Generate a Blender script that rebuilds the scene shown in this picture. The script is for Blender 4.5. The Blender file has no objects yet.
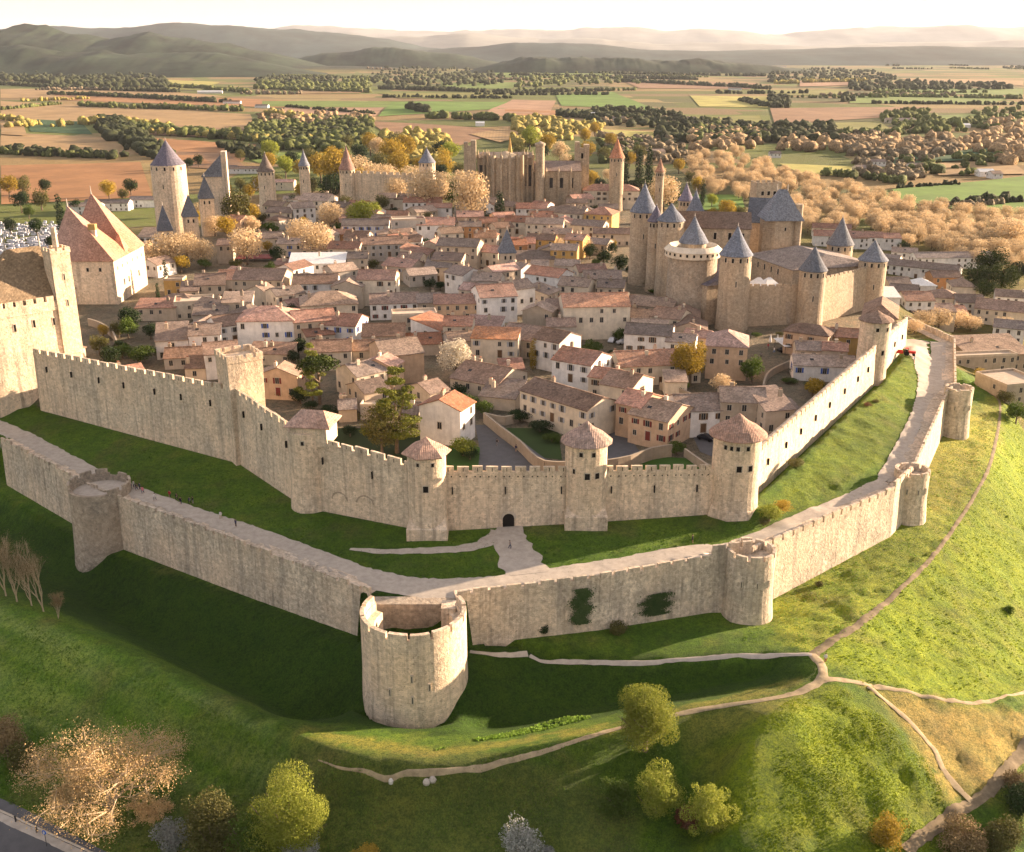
import bpy, bmesh, math, random
import numpy as np
from mathutils import Vector, Matrix
R = math.radians
random.seed(7); rng = np.random.default_rng(7)
scene = bpy.context.scene
COL = scene.collection
# ---------------------------------------------------------------- camera
FPX, PITCH, CAMZ = 1060.0, 19.6, 100.0
cp, sp = math.cos(R(PITCH)), math.sin(R(PITCH))
cam = bpy.data.cameras.new('camera'); camo = bpy.data.objects.new('camera', cam); COL.objects.link(camo)
cam.sensor_fit = 'HORIZONTAL'; cam.sensor_width = 36.0; cam.lens = FPX / 1024 * 36.0
cam.clip_start = 1.0; cam.clip_end = 80000.0
camo.location = (0, 0, CAMZ); camo.rotation_euler = (R(90 - PITCH), 0, 0)
scene.camera = camo
def ray(px, py):
    a, b = (px - 512) / FPX, (426 - py) / FPX
    return (a, cp + b * sp, -sp + b * cp)
def P(px, py, z):                       # the ground spot that a survey point of the photograph sits on, at height z
    d = ray(px, py); t = (z - CAMZ) / d[2]
    return (d[0] * t, d[1] * t)
def PY(px, py, Y):
    d = ray(px, py); t = Y / d[1]
    return (d[0] * t, Y, CAMZ + d[2] * t)
def pxm(x, y, z):                       # pixels per metre there
    return FPX / (y * cp - (z - CAMZ) * sp)
def proj(x, y, z):
    dep = y * cp - (z - CAMZ) * sp
    return (512 + FPX * x / dep, 426 - FPX * (y * sp + (z - CAMZ) * cp) / dep)
# ---------------------------------------------------------------- objects
def tag(o, label=None, cat=None, group=None, kind=None):
    if label: o['label'] = label
    if cat: o['category'] = cat
    if group: o['group'] = group
    if kind: o['kind'] = kind
    return o
def empty(name, loc=(0, 0, 0), rz=0, label=None, cat=None, group=None):
    o = bpy.data.objects.new(name, None); COL.objects.link(o)
    o.location = loc; o.rotation_euler = (0, 0, rz); o.empty_display_size = 0.5
    return tag(o, label, cat, group)
class MB:
    def __init__(s): s.v = []; s.f = []; s.m = []; s.mi = 0
    def quad(s, a, b, c, d):
        n = len(s.v); s.v += [a, b, c, d]; s.f.append((n, n+1, n+2, n+3)); s.m.append(s.mi)
    def poly(s, pts):
        n = len(s.v); s.v += list(pts); s.f.append(tuple(range(n, n+len(pts)))); s.m.append(s.mi)
    def box(s, x0, x1, y0, y1, z0, z1, M=None):
        p = [(x0,y0,z0),(x1,y0,z0),(x1,y1,z0),(x0,y1,z0),(x0,y0,z1),(x1,y0,z1),(x1,y1,z1),(x0,y1,z1)]
        s.hexa(p, M)
    def hexa(s, p, M=None):             # 4 bottom ccw, 4 top ccw
        if M is not None: p = [tuple(M @ Vector(q)) for q in p]
        n = len(s.v); s.v += p
        for f in ((3,2,1,0),(4,5,6,7),(0,1,5,4),(1,2,6,5),(2,3,7,6),(3,0,4,7)):
            s.f.append(tuple(n+i for i in f)); s.m.append(s.mi)
    def prism(s, pts, z0, z1, cap=True, bottom=False):     # pts ccw; z may be lists
        k = len(pts); n = len(s.v)
        za = z0 if hasattr(z0, '__len__') else [z0]*k
        zb = z1 if hasattr(z1, '__len__') else [z1]*k
        s.v += [(p[0], p[1], za[i]) for i, p in enumerate(pts)] + [(p[0], p[1], zb[i]) for i, p in enumerate(pts)]
        for i in range(k):
            j = (i+1) % k; s.f.append((n+i, n+j, n+k+j, n+k+i)); s.m.append(s.mi)
        if cap: s.f.append(tuple(n+k+i for i in range(k))); s.m.append(s.mi)
        if bottom: s.f.append(tuple(n+i for i in reversed(range(k)))); s.m.append(s.mi)
    def lathe(s, prof, seg=32, cx=0, cy=0, a0=0, a1=2*math.pi, cap=False):
        full = abs(a1-a0-2*math.pi) < 1e-6
        k = seg if full else seg+1; n = len(s.v)
        for r, z in prof:
            for i in range(k):
                a = a0 + (a1-a0)*i/seg
                s.v.append((cx+r*math.cos(a), cy+r*math.sin(a), z))
        for j in range(len(prof)-1):
            for i in range(seg):
                i2 = (i+1) % k
                s.f.append((n+j*k+i, n+j*k+i2, n+(j+1)*k+i2, n+(j+1)*k+i)); s.m.append(s.mi)
        if cap and full:
            s.f.append(tuple(n+(len(prof)-1)*k+i for i in range(k))); s.m.append(s.mi)
    def tube(s, pts, rad, seg=6):
        n0 = len(s.v); prev = None
        for i, p in enumerate(pts):
            p = Vector(p)
            t = (Vector(pts[min(i+1, len(pts)-1)]) - Vector(pts[max(i-1, 0)])).normalized()
            u = t.orthogonal().normalized() if prev is None else (prev - t*prev.dot(t)).normalized()
            prev = u; w = t.cross(u); r = rad[i] if hasattr(rad, '__len__') else rad
            for q in range(seg):
                a = 2*math.pi*q/seg
                s.v.append(tuple(p + u*(r*math.cos(a)) + w*(r*math.sin(a))))
        for i in range(len(pts)-1):
            for q in range(seg):
                q2 = (q+1) % seg
                s.f.append((n0+i*seg+q, n0+i*seg+q2, n0+(i+1)*seg+q2, n0+(i+1)*seg+q)); s.m.append(s.mi)
        s.f.append(tuple(n0+(len(pts)-1)*seg+q for q in range(seg))); s.m.append(s.mi)
    def mesh(s, name, mats):
        me = bpy.data.meshes.new(name); me.from_pydata(s.v, [], s.f)
        if not isinstance(mats, (list, tuple)): mats = [mats]
        for m in mats: me.materials.append(m)
        if len(mats) > 1: me.polygons.foreach_set('material_index', s.m)
        me.update(); return me
    def build(s, name, mats, parent=None, loc=(0,0,0), smooth=False):
        o = bpy.data.objects.new(name, s.mesh(name, mats)); COL.objects.link(o)
        o.location = loc
        if smooth: o.data.shade_smooth() if hasattr(o.data, 'shade_smooth') else None
        if parent: o.parent = parent
        return o
def npmesh(name, v, f, mats, midx=None, smooth=False):
    me = bpy.data.meshes.new(name); k = f.shape[1]
    me.vertices.add(len(v)); me.vertices.foreach_set('co', np.asarray(v, np.float32).ravel())
    me.loops.add(f.size); me.loops.foreach_set('vertex_index', f.astype(np.int32).ravel())
    me.polygons.add(len(f)); me.polygons.foreach_set('loop_start', np.arange(0, f.size, k, dtype=np.int32))
    if midx is not None: me.polygons.foreach_set('material_index', midx.astype(np.int32))
    if smooth: me.polygons.foreach_set('use_smooth', np.ones(len(f), bool))
    for m in (mats if isinstance(mats, (list, tuple)) else [mats]): me.materials.append(m)
    me.update(calc_edges=True); me.validate(); return me
# ---------------------------------------------------------------- noise
def vnoise(x, y, seed=0):
    xi = np.floor(x).astype(np.int64); yi = np.floor(y).astype(np.int64)
    xf = x - xi; yf = y - yi
    def h(a, b):
        n = (a * 374761393 + b * 668265263 + seed * 974634777) & 0x7fffffff
        n = ((n ^ (n >> 13)) * 1274126177) & 0x7fffffff
        return ((n ^ (n >> 16)) & 0xffff) / 65535.0
    u = xf*xf*(3-2*xf); v = yf*yf*(3-2*yf)
    return (h(xi,yi)*(1-u)+h(xi+1,yi)*u)*(1-v) + (h(xi,yi+1)*(1-u)+h(xi+1,yi+1)*u)*v
def fbm(x, y, seed=0, octs=4):
    t = 0; a = 0.5; n = 0
    for i in range(octs):
        t = t + a*vnoise(x, y, seed+i); n += a; a *= 0.5; x = x*2.03+7.1; y = y*2.03+3.7
    return t/n
def inpoly(x, y, poly):
    r = np.zeros(np.shape(x), bool); n = len(poly)
    for i in range(n):
        x0, y0 = poly[i]; x1, y1 = poly[(i+1) % n]
        c = ((y0 > y) != (y1 > y)) & (x < (x1-x0)*(y-y0)/((y1-y0) if y1 != y0 else 1e-9)+x0)
        r ^= c
    return r
def segdist(x, y, pts):
    d = np.full(np.shape(x), 1e9)
    for (x0, y0), (x1, y1) in zip(pts[:-1], pts[1:]):
        dx, dy = x1-x0, y1-y0; L = dx*dx+dy*dy+1e-9
        t = np.clip(((x-x0)*dx+(y-y0)*dy)/L, 0, 1)
        d = np.minimum(d, np.hypot(x-x0-t*dx, y-y0-t*dy))
    return d
# ---------------------------------------------------------------- materials
class NT:
    def __init__(s, name):
        s.m = bpy.data.materials.new(name); s.m.use_nodes = True; s.t = s.m.node_tree
        s.b = s.t.nodes['Principled BSDF']; s.b.inputs['Roughness'].default_value = 0.9
        s.b.inputs['Specular IOR Level'].default_value = 0.2
    def n(s, typ, **kw):
        o = s.t.nodes.new(typ)
        for k, v in kw.items(): setattr(o, k, v)
        return o
    def l(s, a, b): s.t.links.new(a, b)
    def coord(s, kind='Object', scale=(1,1,1)):
        c = s.n('ShaderNodeTexCoord'); mp = s.n('ShaderNodeMapping'); s.l(c.outputs[kind], mp.inputs[0])
        mp.inputs['Scale'].default_value = scale; return mp.outputs[0]
    def wcoord(s, scale=(1,1,1)):
        c = s.n('ShaderNodeNewGeometry'); mp = s.n('ShaderNodeMapping'); s.l(c.outputs['Position'], mp.inputs[0])
        mp.inputs['Scale'].default_value = scale; return mp.outputs[0]
    def noise(s, vec, scale, detail=4, rough=0.6, dist=0):
        o = s.n('ShaderNodeTexNoise'); s.l(vec, o.inputs['Vector']); o.inputs['Scale'].default_value = scale
        o.inputs['Detail'].default_value = detail; o.inputs['Roughness'].default_value = rough
        o.inputs['Distortion'].default_value = dist; return o.outputs['Fac']
    def ramp(s, fac, stops):
        o = s.n('ShaderNodeValToRGB'); s.l(fac, o.inputs[0]); e = o.color_ramp.elements
        while len(e) < len(stops): e.new(0.5)
        for i, (p, c) in enumerate(stops):
            e[i].position = p; e[i].color = (*c, 1) if hasattr(c, '__len__') else (c, c, c, 1)
        return o.outputs[0]
    def mix(s, fac, a, b, mode='MIX'):
        o = s.n('ShaderNodeMix', data_type='RGBA', blend_type=mode)
        for k, v in ((0, fac), (6, a), (7, b)):
            if isinstance(v, bpy.types.NodeSocket): s.l(v, o.inputs[k])
            else: o.inputs[k].default_value = v if k == 0 else (*v, 1)
        return o.outputs[2]
    def bump(s, h, strength=0.5, dist=0.1):
        o = s.n('ShaderNodeBump'); s.l(h, o.inputs['Height']); o.inputs['Strength'].default_value = strength
        o.inputs['Distance'].default_value = dist; s.l(o.outputs[0], s.b.inputs['Normal']); return o
    def base(s, c):
        if isinstance(c, bpy.types.NodeSocket): s.l(c, s.b.inputs['Base Color'])
        else: s.b.inputs['Base Color'].default_value = (*c, 1)
        return s.m
def scl(c, k): return tuple(min(1, x*k) for x in c)
def stone(name, c, dark=0.55, light=1.15, streak=0.5, blotch=1.0, bmp=0.6):
    t = NT(name); w = t.wcoord()
    a = t.noise(w, 0.16, 5, 0.65)
    col = t.mix(t.ramp(a, [(0.3, 0), (0.7, 1)]), scl(c, dark*1.25), scl(c, light))
    blk = t.noise(w, 1.3, 3, 0.7)
    col = t.mix(t.ramp(blk, [(0.35, 0.0), (0.62, 1.0)]), t.mix(0.6*blotch, col, scl(c, dark)), col)
    st = t.noise(t.wcoord((1.1, 1.1, 0.07)), 0.9, 4, 0.6)
    col = t.mix(t.ramp(st, [(0.52, 0.0), (0.72, streak)]), col, scl((c[0]*.8, c[1]*.82, c[2]*.85), dark*0.8))
    hue = t.noise(w, 0.09, 3, 0.6)
    col = t.mix(t.ramp(hue, [(0.38, 0.0), (0.62, 0.55)]), col, (c[0]*1.02, c[1]*0.93, c[2]*0.86)); 
    st2 = t.noise(t.wcoord((0.55, 0.55, 0.035)), 1.0, 5, 0.7)
    col = t.mix(t.ramp(st2, [(0.50, 0.0), (0.66, streak*0.8)]), col, (c[0]*.42, c[1]*.43, c[2]*.45))
    pit = t.noise(w, 2.6, 2, 0.5)
    col = t.mix(t.ramp(pit, [(0.63, 0.0), (0.69, 0.6)]), col, scl(c, 0.28))
    # courses of squared blocks
    br = t.n('ShaderNodeTexBrick'); g = t.n('ShaderNodeNewGeometry'); sx = t.n('ShaderNodeSeparateXYZ'); t.l(g.outputs['Position'], sx.inputs[0])
    ad = t.n('ShaderNodeMath', operation='ADD'); t.l(sx.outputs[0], ad.inputs[0]); t.l(sx.outputs[1], ad.inputs[1])
    cb = t.n('ShaderNodeCombineXYZ'); t.l(ad.outputs[0], cb.inputs[0]); t.l(sx.outputs[2], cb.inputs[1]); t.l(cb.outputs[0], br.inputs['Vector'])
    br.inputs['Scale'].default_value = 1.0; br.inputs['Brick Width'].default_value = 0.75; br.inputs['Row Height'].default_value = 0.38
    br.inputs['Mortar Size'].default_value = 0.035; br.inputs['Color1'].default_value = (1,1,1,1); br.inputs['Color2'].default_value = (.84,.82,.78,1); br.inputs['Mortar'].default_value = (.7,.68,.65,1)
    col = t.mix(0.55, col, br.outputs['Color'], 'MULTIPLY')
    vo = t.n('ShaderNodeTexVoronoi'); t.l(w, vo.inputs['Vector']); vo.inputs['Scale'].default_value = 1.7; vs_ = t.n('ShaderNodeSeparateColor'); t.l(vo.outputs['Color'], vs_.inputs[0])
    col = t.mix(0.7, col, t.ramp(vs_.outputs[0], [(0.0, 0.72), (0.5, 0.97), (1.0, 1.18)]), 'MULTIPLY')
    p2 = t.noise(t.wcoord((.6,.6,.9)), 1.0, 5, .8); col = t.mix(t.ramp(p2, [(0.56, 0.0), (0.64, 0.3*blotch)]), col, scl(c, 0.5))
    t.bump(t.mix(0.5, t.noise(w, 2.2, 4, 0.7), blk), bmp, 0.4)
    return t.base(col)
def plaster(name, c, stain=0.3):
    t = NT(name); w = t.wcoord()
    oi = t.n('ShaderNodeObjectInfo')
    a = t.noise(w, 0.5, 4, 0.65)
    col = t.mix(t.ramp(a, [(0.35, 0), (0.7, 1)]), scl(c, 0.8), scl(c, 1.06))
    st = t.noise(t.wcoord((1.5, 1.5, 0.15)), 0.8, 4, 0.6)
    col = t.mix(t.ramp(st, [(0.5, 0.0), (0.78, stain)]), col, scl(c, 0.5))
    v = t.n('ShaderNodeMapRange'); t.l(oi.outputs['Random'], v.inputs[0]); v.inputs[3].default_value = 0.82; v.inputs[4].default_value = 1.08
    h = t.n('ShaderNodeHueSaturation'); t.l(v.outputs[0], h.inputs['Value']); t.l(col, h.inputs['Color'])
    t.bump(t.noise(w, 5, 3, 0.6), 0.25, 0.05)
    return t.base(h.outputs[0])
def tiles(name, c, moss=0.3, var=0.5, alt=None):
    t = NT(name); o = t.coord('Object'); w = t.wcoord()
    a = t.noise(w, 0.35, 5, 0.7)
    col = t.mix(t.ramp(a, [(0.32, 0), (0.68, 1)]), scl(c, 1-var*0.7), scl(c, 1+var*0.35))
    s1 = t.noise(w, 1.9, 3, 0.7)
    col = t.mix(t.ramp(s1, [(0.42, 0), (0.66, 0.75)]), col, alt or (c[0]*1.15, c[1]*0.85, c[2]*0.7))
    s2 = t.noise(w, 1.1, 4, 0.7)
    col = t.mix(t.ramp(s2, [(0.5, 0), (0.72, moss)]), col, (0.13, 0.115, 0.085))
    vo = t.n('ShaderNodeTexVoronoi'); t.l(w, vo.inputs['Vector']); vo.inputs['Scale'].default_value = 2.4; vs_ = t.n('ShaderNodeSeparateColor'); t.l(vo.outputs['Color'], vs_.inputs[0])
    col = t.mix(0.75, col, t.ramp(vs_.outputs[0], [(0.0, 0.62), (0.5, 0.95), (1.0, 1.35)]), 'MULTIPLY')
    wv = t.n('ShaderNodeTexWave', wave_type='BANDS', bands_direction='X'); t.l(o, wv.inputs[0]); wv.inputs['Scale'].default_value = 0.9; wv.inputs['Distortion'].default_value = 0.6
    oi = t.n('ShaderNodeObjectInfo'); v = t.n('ShaderNodeMapRange'); t.l(oi.outputs['Random'], v.inputs[0]); v.inputs[3].default_value = 0.68; v.inputs[4].default_value = 1.2
    h = t.n('ShaderNodeHueSaturation'); t.l(v.outputs[0], h.inputs['Value']); v2 = t.n('ShaderNodeMath', operation='MULTIPLY_ADD'); t.l(t.noise(t.wcoord(), 0.021, 1, .5), v2.inputs[0]); v2.inputs[1].default_value = 1.1; v2.inputs[2].default_value = 0.32; t.l(v2.outputs[0], h.inputs['Saturation'])
    t.l(t.mix(t.ramp(wv.outputs['Fac'], [(0.0, 0.35), (0.5, 0.0)]), col, scl(c, 0.35)), h.inputs['Color'])
    t.bump(t.mix(0.5, wv.outputs['Fac'], s1), 0.6, 0.12)
    return t.base(h.outputs[0])
def plain(name, c, rough=0.8, var=0.15, scale=1.0):
    t = NT(name); t.b.inputs['Roughness'].default_value = rough
    a = t.noise(t.wcoord(), scale, 4, 0.65)
    return t.base(t.mix(t.ramp(a, [(0.3, 0), (0.7, 1)]), scl(c, 1-var), scl(c, 1+var)))
def leaf(name, c, c2=None, trans=0.25, var=0.45):
    t = NT(name); c2 = c2 or scl(c, 1.5)
    a = t.noise(t.wcoord(), 0.9, 3, 0.6)
    g = t.n('ShaderNodeNewGeometry')
    oi = t.n('ShaderNodeObjectInfo'); v = t.n('ShaderNodeMapRange'); t.l(oi.outputs['Random'], v.inputs[0]); v.inputs[3].default_value = 0.8; v.inputs[4].default_value = 1.2
    col = t.mix(t.ramp(a, [(0.3, 0), (0.7, 1)]), c, c2)
    col = t.mix(t.ramp(g.outputs['Random Per Island'], [(0.0, var), (1.0, 0.0)]), col, scl(c, 0.45))
    h = t.n('ShaderNodeHueSaturation'); t.l(v.outputs[0], h.inputs['Value']); t.l(col, h.inputs['Color'])
    t.base(h.outputs[0])
    if trans > 0:
        tr = t.n('ShaderNodeBsdfTranslucent'); t.l(h.outputs[0], tr.inputs[0])
        mx = t.n('ShaderNodeMixShader'); mx.inputs[0].default_value = trans
        t.l(t.b.outputs[0], mx.inputs[1]); t.l(tr.outputs[0], mx.inputs[2])
        t.l(mx.outputs[0], t.t.nodes['Material Output'].inputs[0])
    return t.m
M = {}
M['wall'] = stone('rampart_stone', (0.80, 0.665, 0.505), streak=0.8, blotch=0.9)
M['wall2'] = stone('outer_wall_stone', (0.78, 0.67, 0.53), dark=0.45, streak=0.85, blotch=1.4)
M['walk'] = stone('walkway_stone', (0.48, 0.40, 0.31), streak=0.0)
M['castle'] = stone('castle_stone', (0.55, 0.45, 0.33), dark=0.6, streak=0.45)
M['cath'] = stone('church_stone', (0.50, 0.42, 0.31), dark=0.5, streak=0.6)
M['rubble'] = stone('rubble_stone', (0.52, 0.45, 0.36), dark=0.4, streak=0.2, blotch=1.5)
M['dark'] = plain('dark_opening', (0.012, 0.010, 0.009), 0.9)  # near-black colour stands in for shade inside openings; also used on tyres
M['r_tower'] = tiles('weathered_tower_tiles', (0.42, 0.235, 0.155), 0.35, 0.5, alt=(0.30, 0.21, 0.16))
M['r_salmon'] = tiles('salmon_roof_tiles', (0.56, 0.24, 0.13), 0.12, 0.3, alt=(0.50, 0.23, 0.13))
M['r_golden'] = tiles('lichened_brown_tiles', (0.30, 0.185, 0.075), 0.3, 0.5, alt=(0.36, 0.24, 0.10))
M['slate'] = tiles('slate', (0.15, 0.17, 0.21), 0.1, 0.35, alt=(0.20, 0.21, 0.24))
M['slate2'] = tiles('violet_slate', (0.16, 0.145, 0.19), 0.1, 0.35, alt=(0.2, 0.19, 0.23))
RC = dict(rust=(0.40, 0.185, 0.11), orange=(0.50, 0.235, 0.12), brown=(0.26, 0.17, 0.12), grey=(0.25, 0.20, 0.165), pink=(0.54, 0.29, 0.21), tan=(0.37, 0.27, 0.195))
for k, c in RC.items(): M['r_'+k] = tiles(k+'_roof_tiles', c, 0.45, 0.7, alt=(0.30, 0.20, 0.15))
M['r_white'] = plain('white_canvas', (0.7, 0.7, 0.68), 0.7)
WC = dict(white=(0.80, 0.77, 0.73), cream=(0.70, 0.61, 0.48), tan=(0.57, 0.47, 0.36), peach=(0.56, 0.40, 0.27), ochre=(0.55, 0.36, 0.13), grey=(0.52, 0.47, 0.41), stone=(0.40, 0.33, 0.25), orange=(0.52, 0.28, 0.13))
for k, c in WC.items(): M['w_'+k] = plaster(k+'_render', c, 0.4)
M['trim'] = plain('stone_trim', (0.45, 0.39, 0.31))
M['glass'] = plain('window_glass', (0.03, 0.032, 0.036), 0.2, 0.3)
for k, c in dict(blue=(0.06, 0.12, 0.38), red=(0.16, 0.03, 0.025), green=(0.10, 0.16, 0.12), brown=(0.13, 0.075, 0.04), grey=(0.35, 0.36, 0.38)).items():
    M['s_'+k] = plain(k+'_shutter_paint', c, 0.6)
M['path'] = plain('pale_gravel', (0.40, 0.355, 0.30), 0.95, 0.16, 0.8)
M['track'] = plain('worn_track', (0.17, 0.135, 0.085), 0.95, 0.35, 0.9)
M['dust'] = plain('dirt_track', (0.30, 0.24, 0.15), 0.95, 0.3, 0.9)
M['asphalt'] = plain('asphalt', (0.10, 0.10, 0.105), 0.9, 0.15, 0.6)
M['metal'] = plain('dark_metal', (0.05, 0.05, 0.055), 0.5)
M['bark'] = plain('bark', (0.14, 0.105, 0.075), 0.9, 0.3, 2)
M['bark2'] = plain('pale_bark', (0.42, 0.33, 0.22), 0.9, 0.2, 2)
# ---------------------------------------------------------------- terrain heights
PLAIN = -12.0
def L(*pts): return [(*P(a, b, z), z) for a, b, z in pts]
# town rampart line (outer foot)
IW = L((-45,396,10),(42,410,10),(240,463,10),(306,507,10),(428,531,9.7),(586,522,9.7),(737,512,9.7),(872,391,11),(904,350,12))
bx, by, _ = IW[-1]
IW_back = [(bx+14, by+55, 13), (bx+24, by+150, 13), (120, 520, 14), (60, 640, 15), (-60, 650, 15), (-150, 560, 14), (-215, 440, 13), (-190, 330, 12)]
TOWN = [(a, b) for a, b, _ in IW[1:]] + [(a, b) for a, b, _ in IW_back]
# outer wall line
OW = L((-60,412,9.5),(0,436,9.5),(97,486,9.8),(250,543,9.8),(362,585,9.8),(466,592,10.3),(600,576,10.3),(712,556,10.3),(752,552,10.5),(895,490,11),(912,474,11),(946,398,12),(956,388,12.3),(955,340,13.2),(906,318,13.2))
BARB = (-16.6, 157.5)
cons = []      # (x, y, z) lines
def line(pts, w=1.0): cons.append(([(a, b) for a, b, _ in pts], [c for _, _, c in pts], w))
def offset(pts, d):                     # shift a polyline to its right-hand side by d
    out = []
    for i, p in enumerate(pts):
        a = pts[max(i-1, 0)]; b = pts[min(i+1, len(pts)-1)]
        dx, dy = b[0]-a[0], b[1]-a[1]; l = math.hypot(dx, dy) or 1
        out.append((p[0]+dy/l*d, p[1]-dx/l*d))
    return out
# the lists: ground between the two walls
for dd in (-1.2, -0.4, 0.6, 1.6): line([(a, b, IW[i][2]+(1.5 if i >= 7 else 0)) for i, (a, b) in enumerate(offset(IW, dd))])
line([(a, b, z+1.6) for (a, b), z in zip(offset(IW, 3.0)[6:9], (10.6, 12.6, 12.2))])
zin = [8.0,8.0,8.2,8.3,8.4,8.8,8.9,9.2,9.2,10,10.2,11,11.2,12,12.2]
for dd in (-2.0, -3.0, -4.2, -6.5): line([(a, b, zin[i]) for i, (a, b) in enumerate(offset(OW, dd))])
zout = [-3.5,-3.5,-3.5,-2.2,-0.8,-0.2,-0.6,-1.5,-2.2,0.2,0.6,1.0,1.2,3,5]
for dd in (-1.0, -0.2, 0.6, 1.4, 2.4, 3.4):
    q = [(a, b, zout[i]-max(dd, 0)*0.08) for i, (a, b) in enumerate(offset(OW, dd))]
    line(q[:5]); line(q[5:])
for dd in (0.5, -0.7, -1.8): line([(a, b, 8.5) for a, b in offset(OW, dd)[4:6]])
# ditch, counterscarp, glacis, mound, hillside
line(L((-80,480,-6.5),(0,520,-8),(60,562,-9),(110,602,-9.5),(200,655,-10),(300,712,-10),(420,742,-9),(480,733,-8.6),(560,712,-8),(700,690,-6),(780,674,-3.2)))
line(L((0,545,-8.3),(60,580,-9.2),(120,620,-9.8),(200,670,-10),(300,725,-9.6)))
for r_ in (0.5, 2, 4, 6): line([(BARB[0]+r_*math.cos(a), BARB[1]+r_*math.sin(a)-.5, 1.8) for a in [math.pi*i/8 for i in range(17)]])
line([(BARB[0]+11*math.cos(a), BARB[1]+11*math.sin(a), -4.3) for a in [math.pi*(1.05+0.09*i) for i in range(11)]])
line(L((-80,560,-1.5),(0,597,-1.2),(150,660,-1.2),(255,711,-1.2),(310,741,-0.8),(370,760,-0.6),(430,765,-0.6),(520,753,-0.6),(600,733,-1.2),(700,706,-0.4),(790,691,0.6),(824,674,1.2),(812,653,1.2)))
line(L((470,652,-3.0),(600,663,-2.6),(700,660,-1.6),(780,656,0.4)))
line(L((0,620,-2.5),(150,690,-3),(250,735,-2.9),(320,762,-2.4),(380,778,-2.2),(440,780,-2.2),(520,768,-2.0)))
line(L((0,690,-8),(120,745,-9),(230,790,-10),(330,810,-8.5),(430,812,-7.5),(560,800,-6.5),(640,775,-5.2),(700,752,-4)))
line(L((-60,790,-13),(0,812,-13),(90,852,-13)))
line(L((-60,840,-13.4),(0,860,-13.4)))
line(L((200,850,-13),(350,858,-12),(500,856,-11),(640,858,-10.5)))
line(L((800,704,2.6),(765,722,2.2),(743,745,1.0),(729,790,-2.2),(722,848,-6.3)))
line(L((835,690,1.6),(880,722,-0.6),(920,760,-4.6),(938,795,-7.5)))
line(L((800,735,0.9),(815,780,-2.6),(820,845,-7.6)))
line(L((716,762,-4.5),(706,800,-7.5),(698,850,-10.8)))
line(L((880,790,-5.2),(880,850,-10)))
line(L((930,750,-6),(950,790,-8.5),(935,835,-11)))
line(L((1024,745,-9.5),(985,800,-10),(940,856,-12.5)))
line(L((1004,398,-0.5),(998,430,-0.8),(985,480,-0.8),(950,532,-1),(900,590,-0.8),(850,631,0.2),(818,655,1.2)))
line(L((1075,430,-17),(1075,520,-17),(1075,600,-17),(1060,680,-15)))
line(L((1030,445,-8),(1024,520,-8),(980,600,-6),(935,650,-4),(900,675,-2.5)))
line(L((826,678,1.2),(880,690,-0.8),(950,702,-4.2),(1010,712,-7.5),(1060,720,-10)))
line(L((1100,760,-16),(1100,860,-18)))
line(L((960,384,0.8),(1000,392,-1),(1024,420,-7)))
NX, NY, NS = 600, 660, 1.0
GX0, GY0 = -300.0, 70.0
gx = GX0 + NS*np.arange(NX); gy = GY0 + NS*np.arange(NY)
XX, YY = np.meshgrid(gx, gy)
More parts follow.
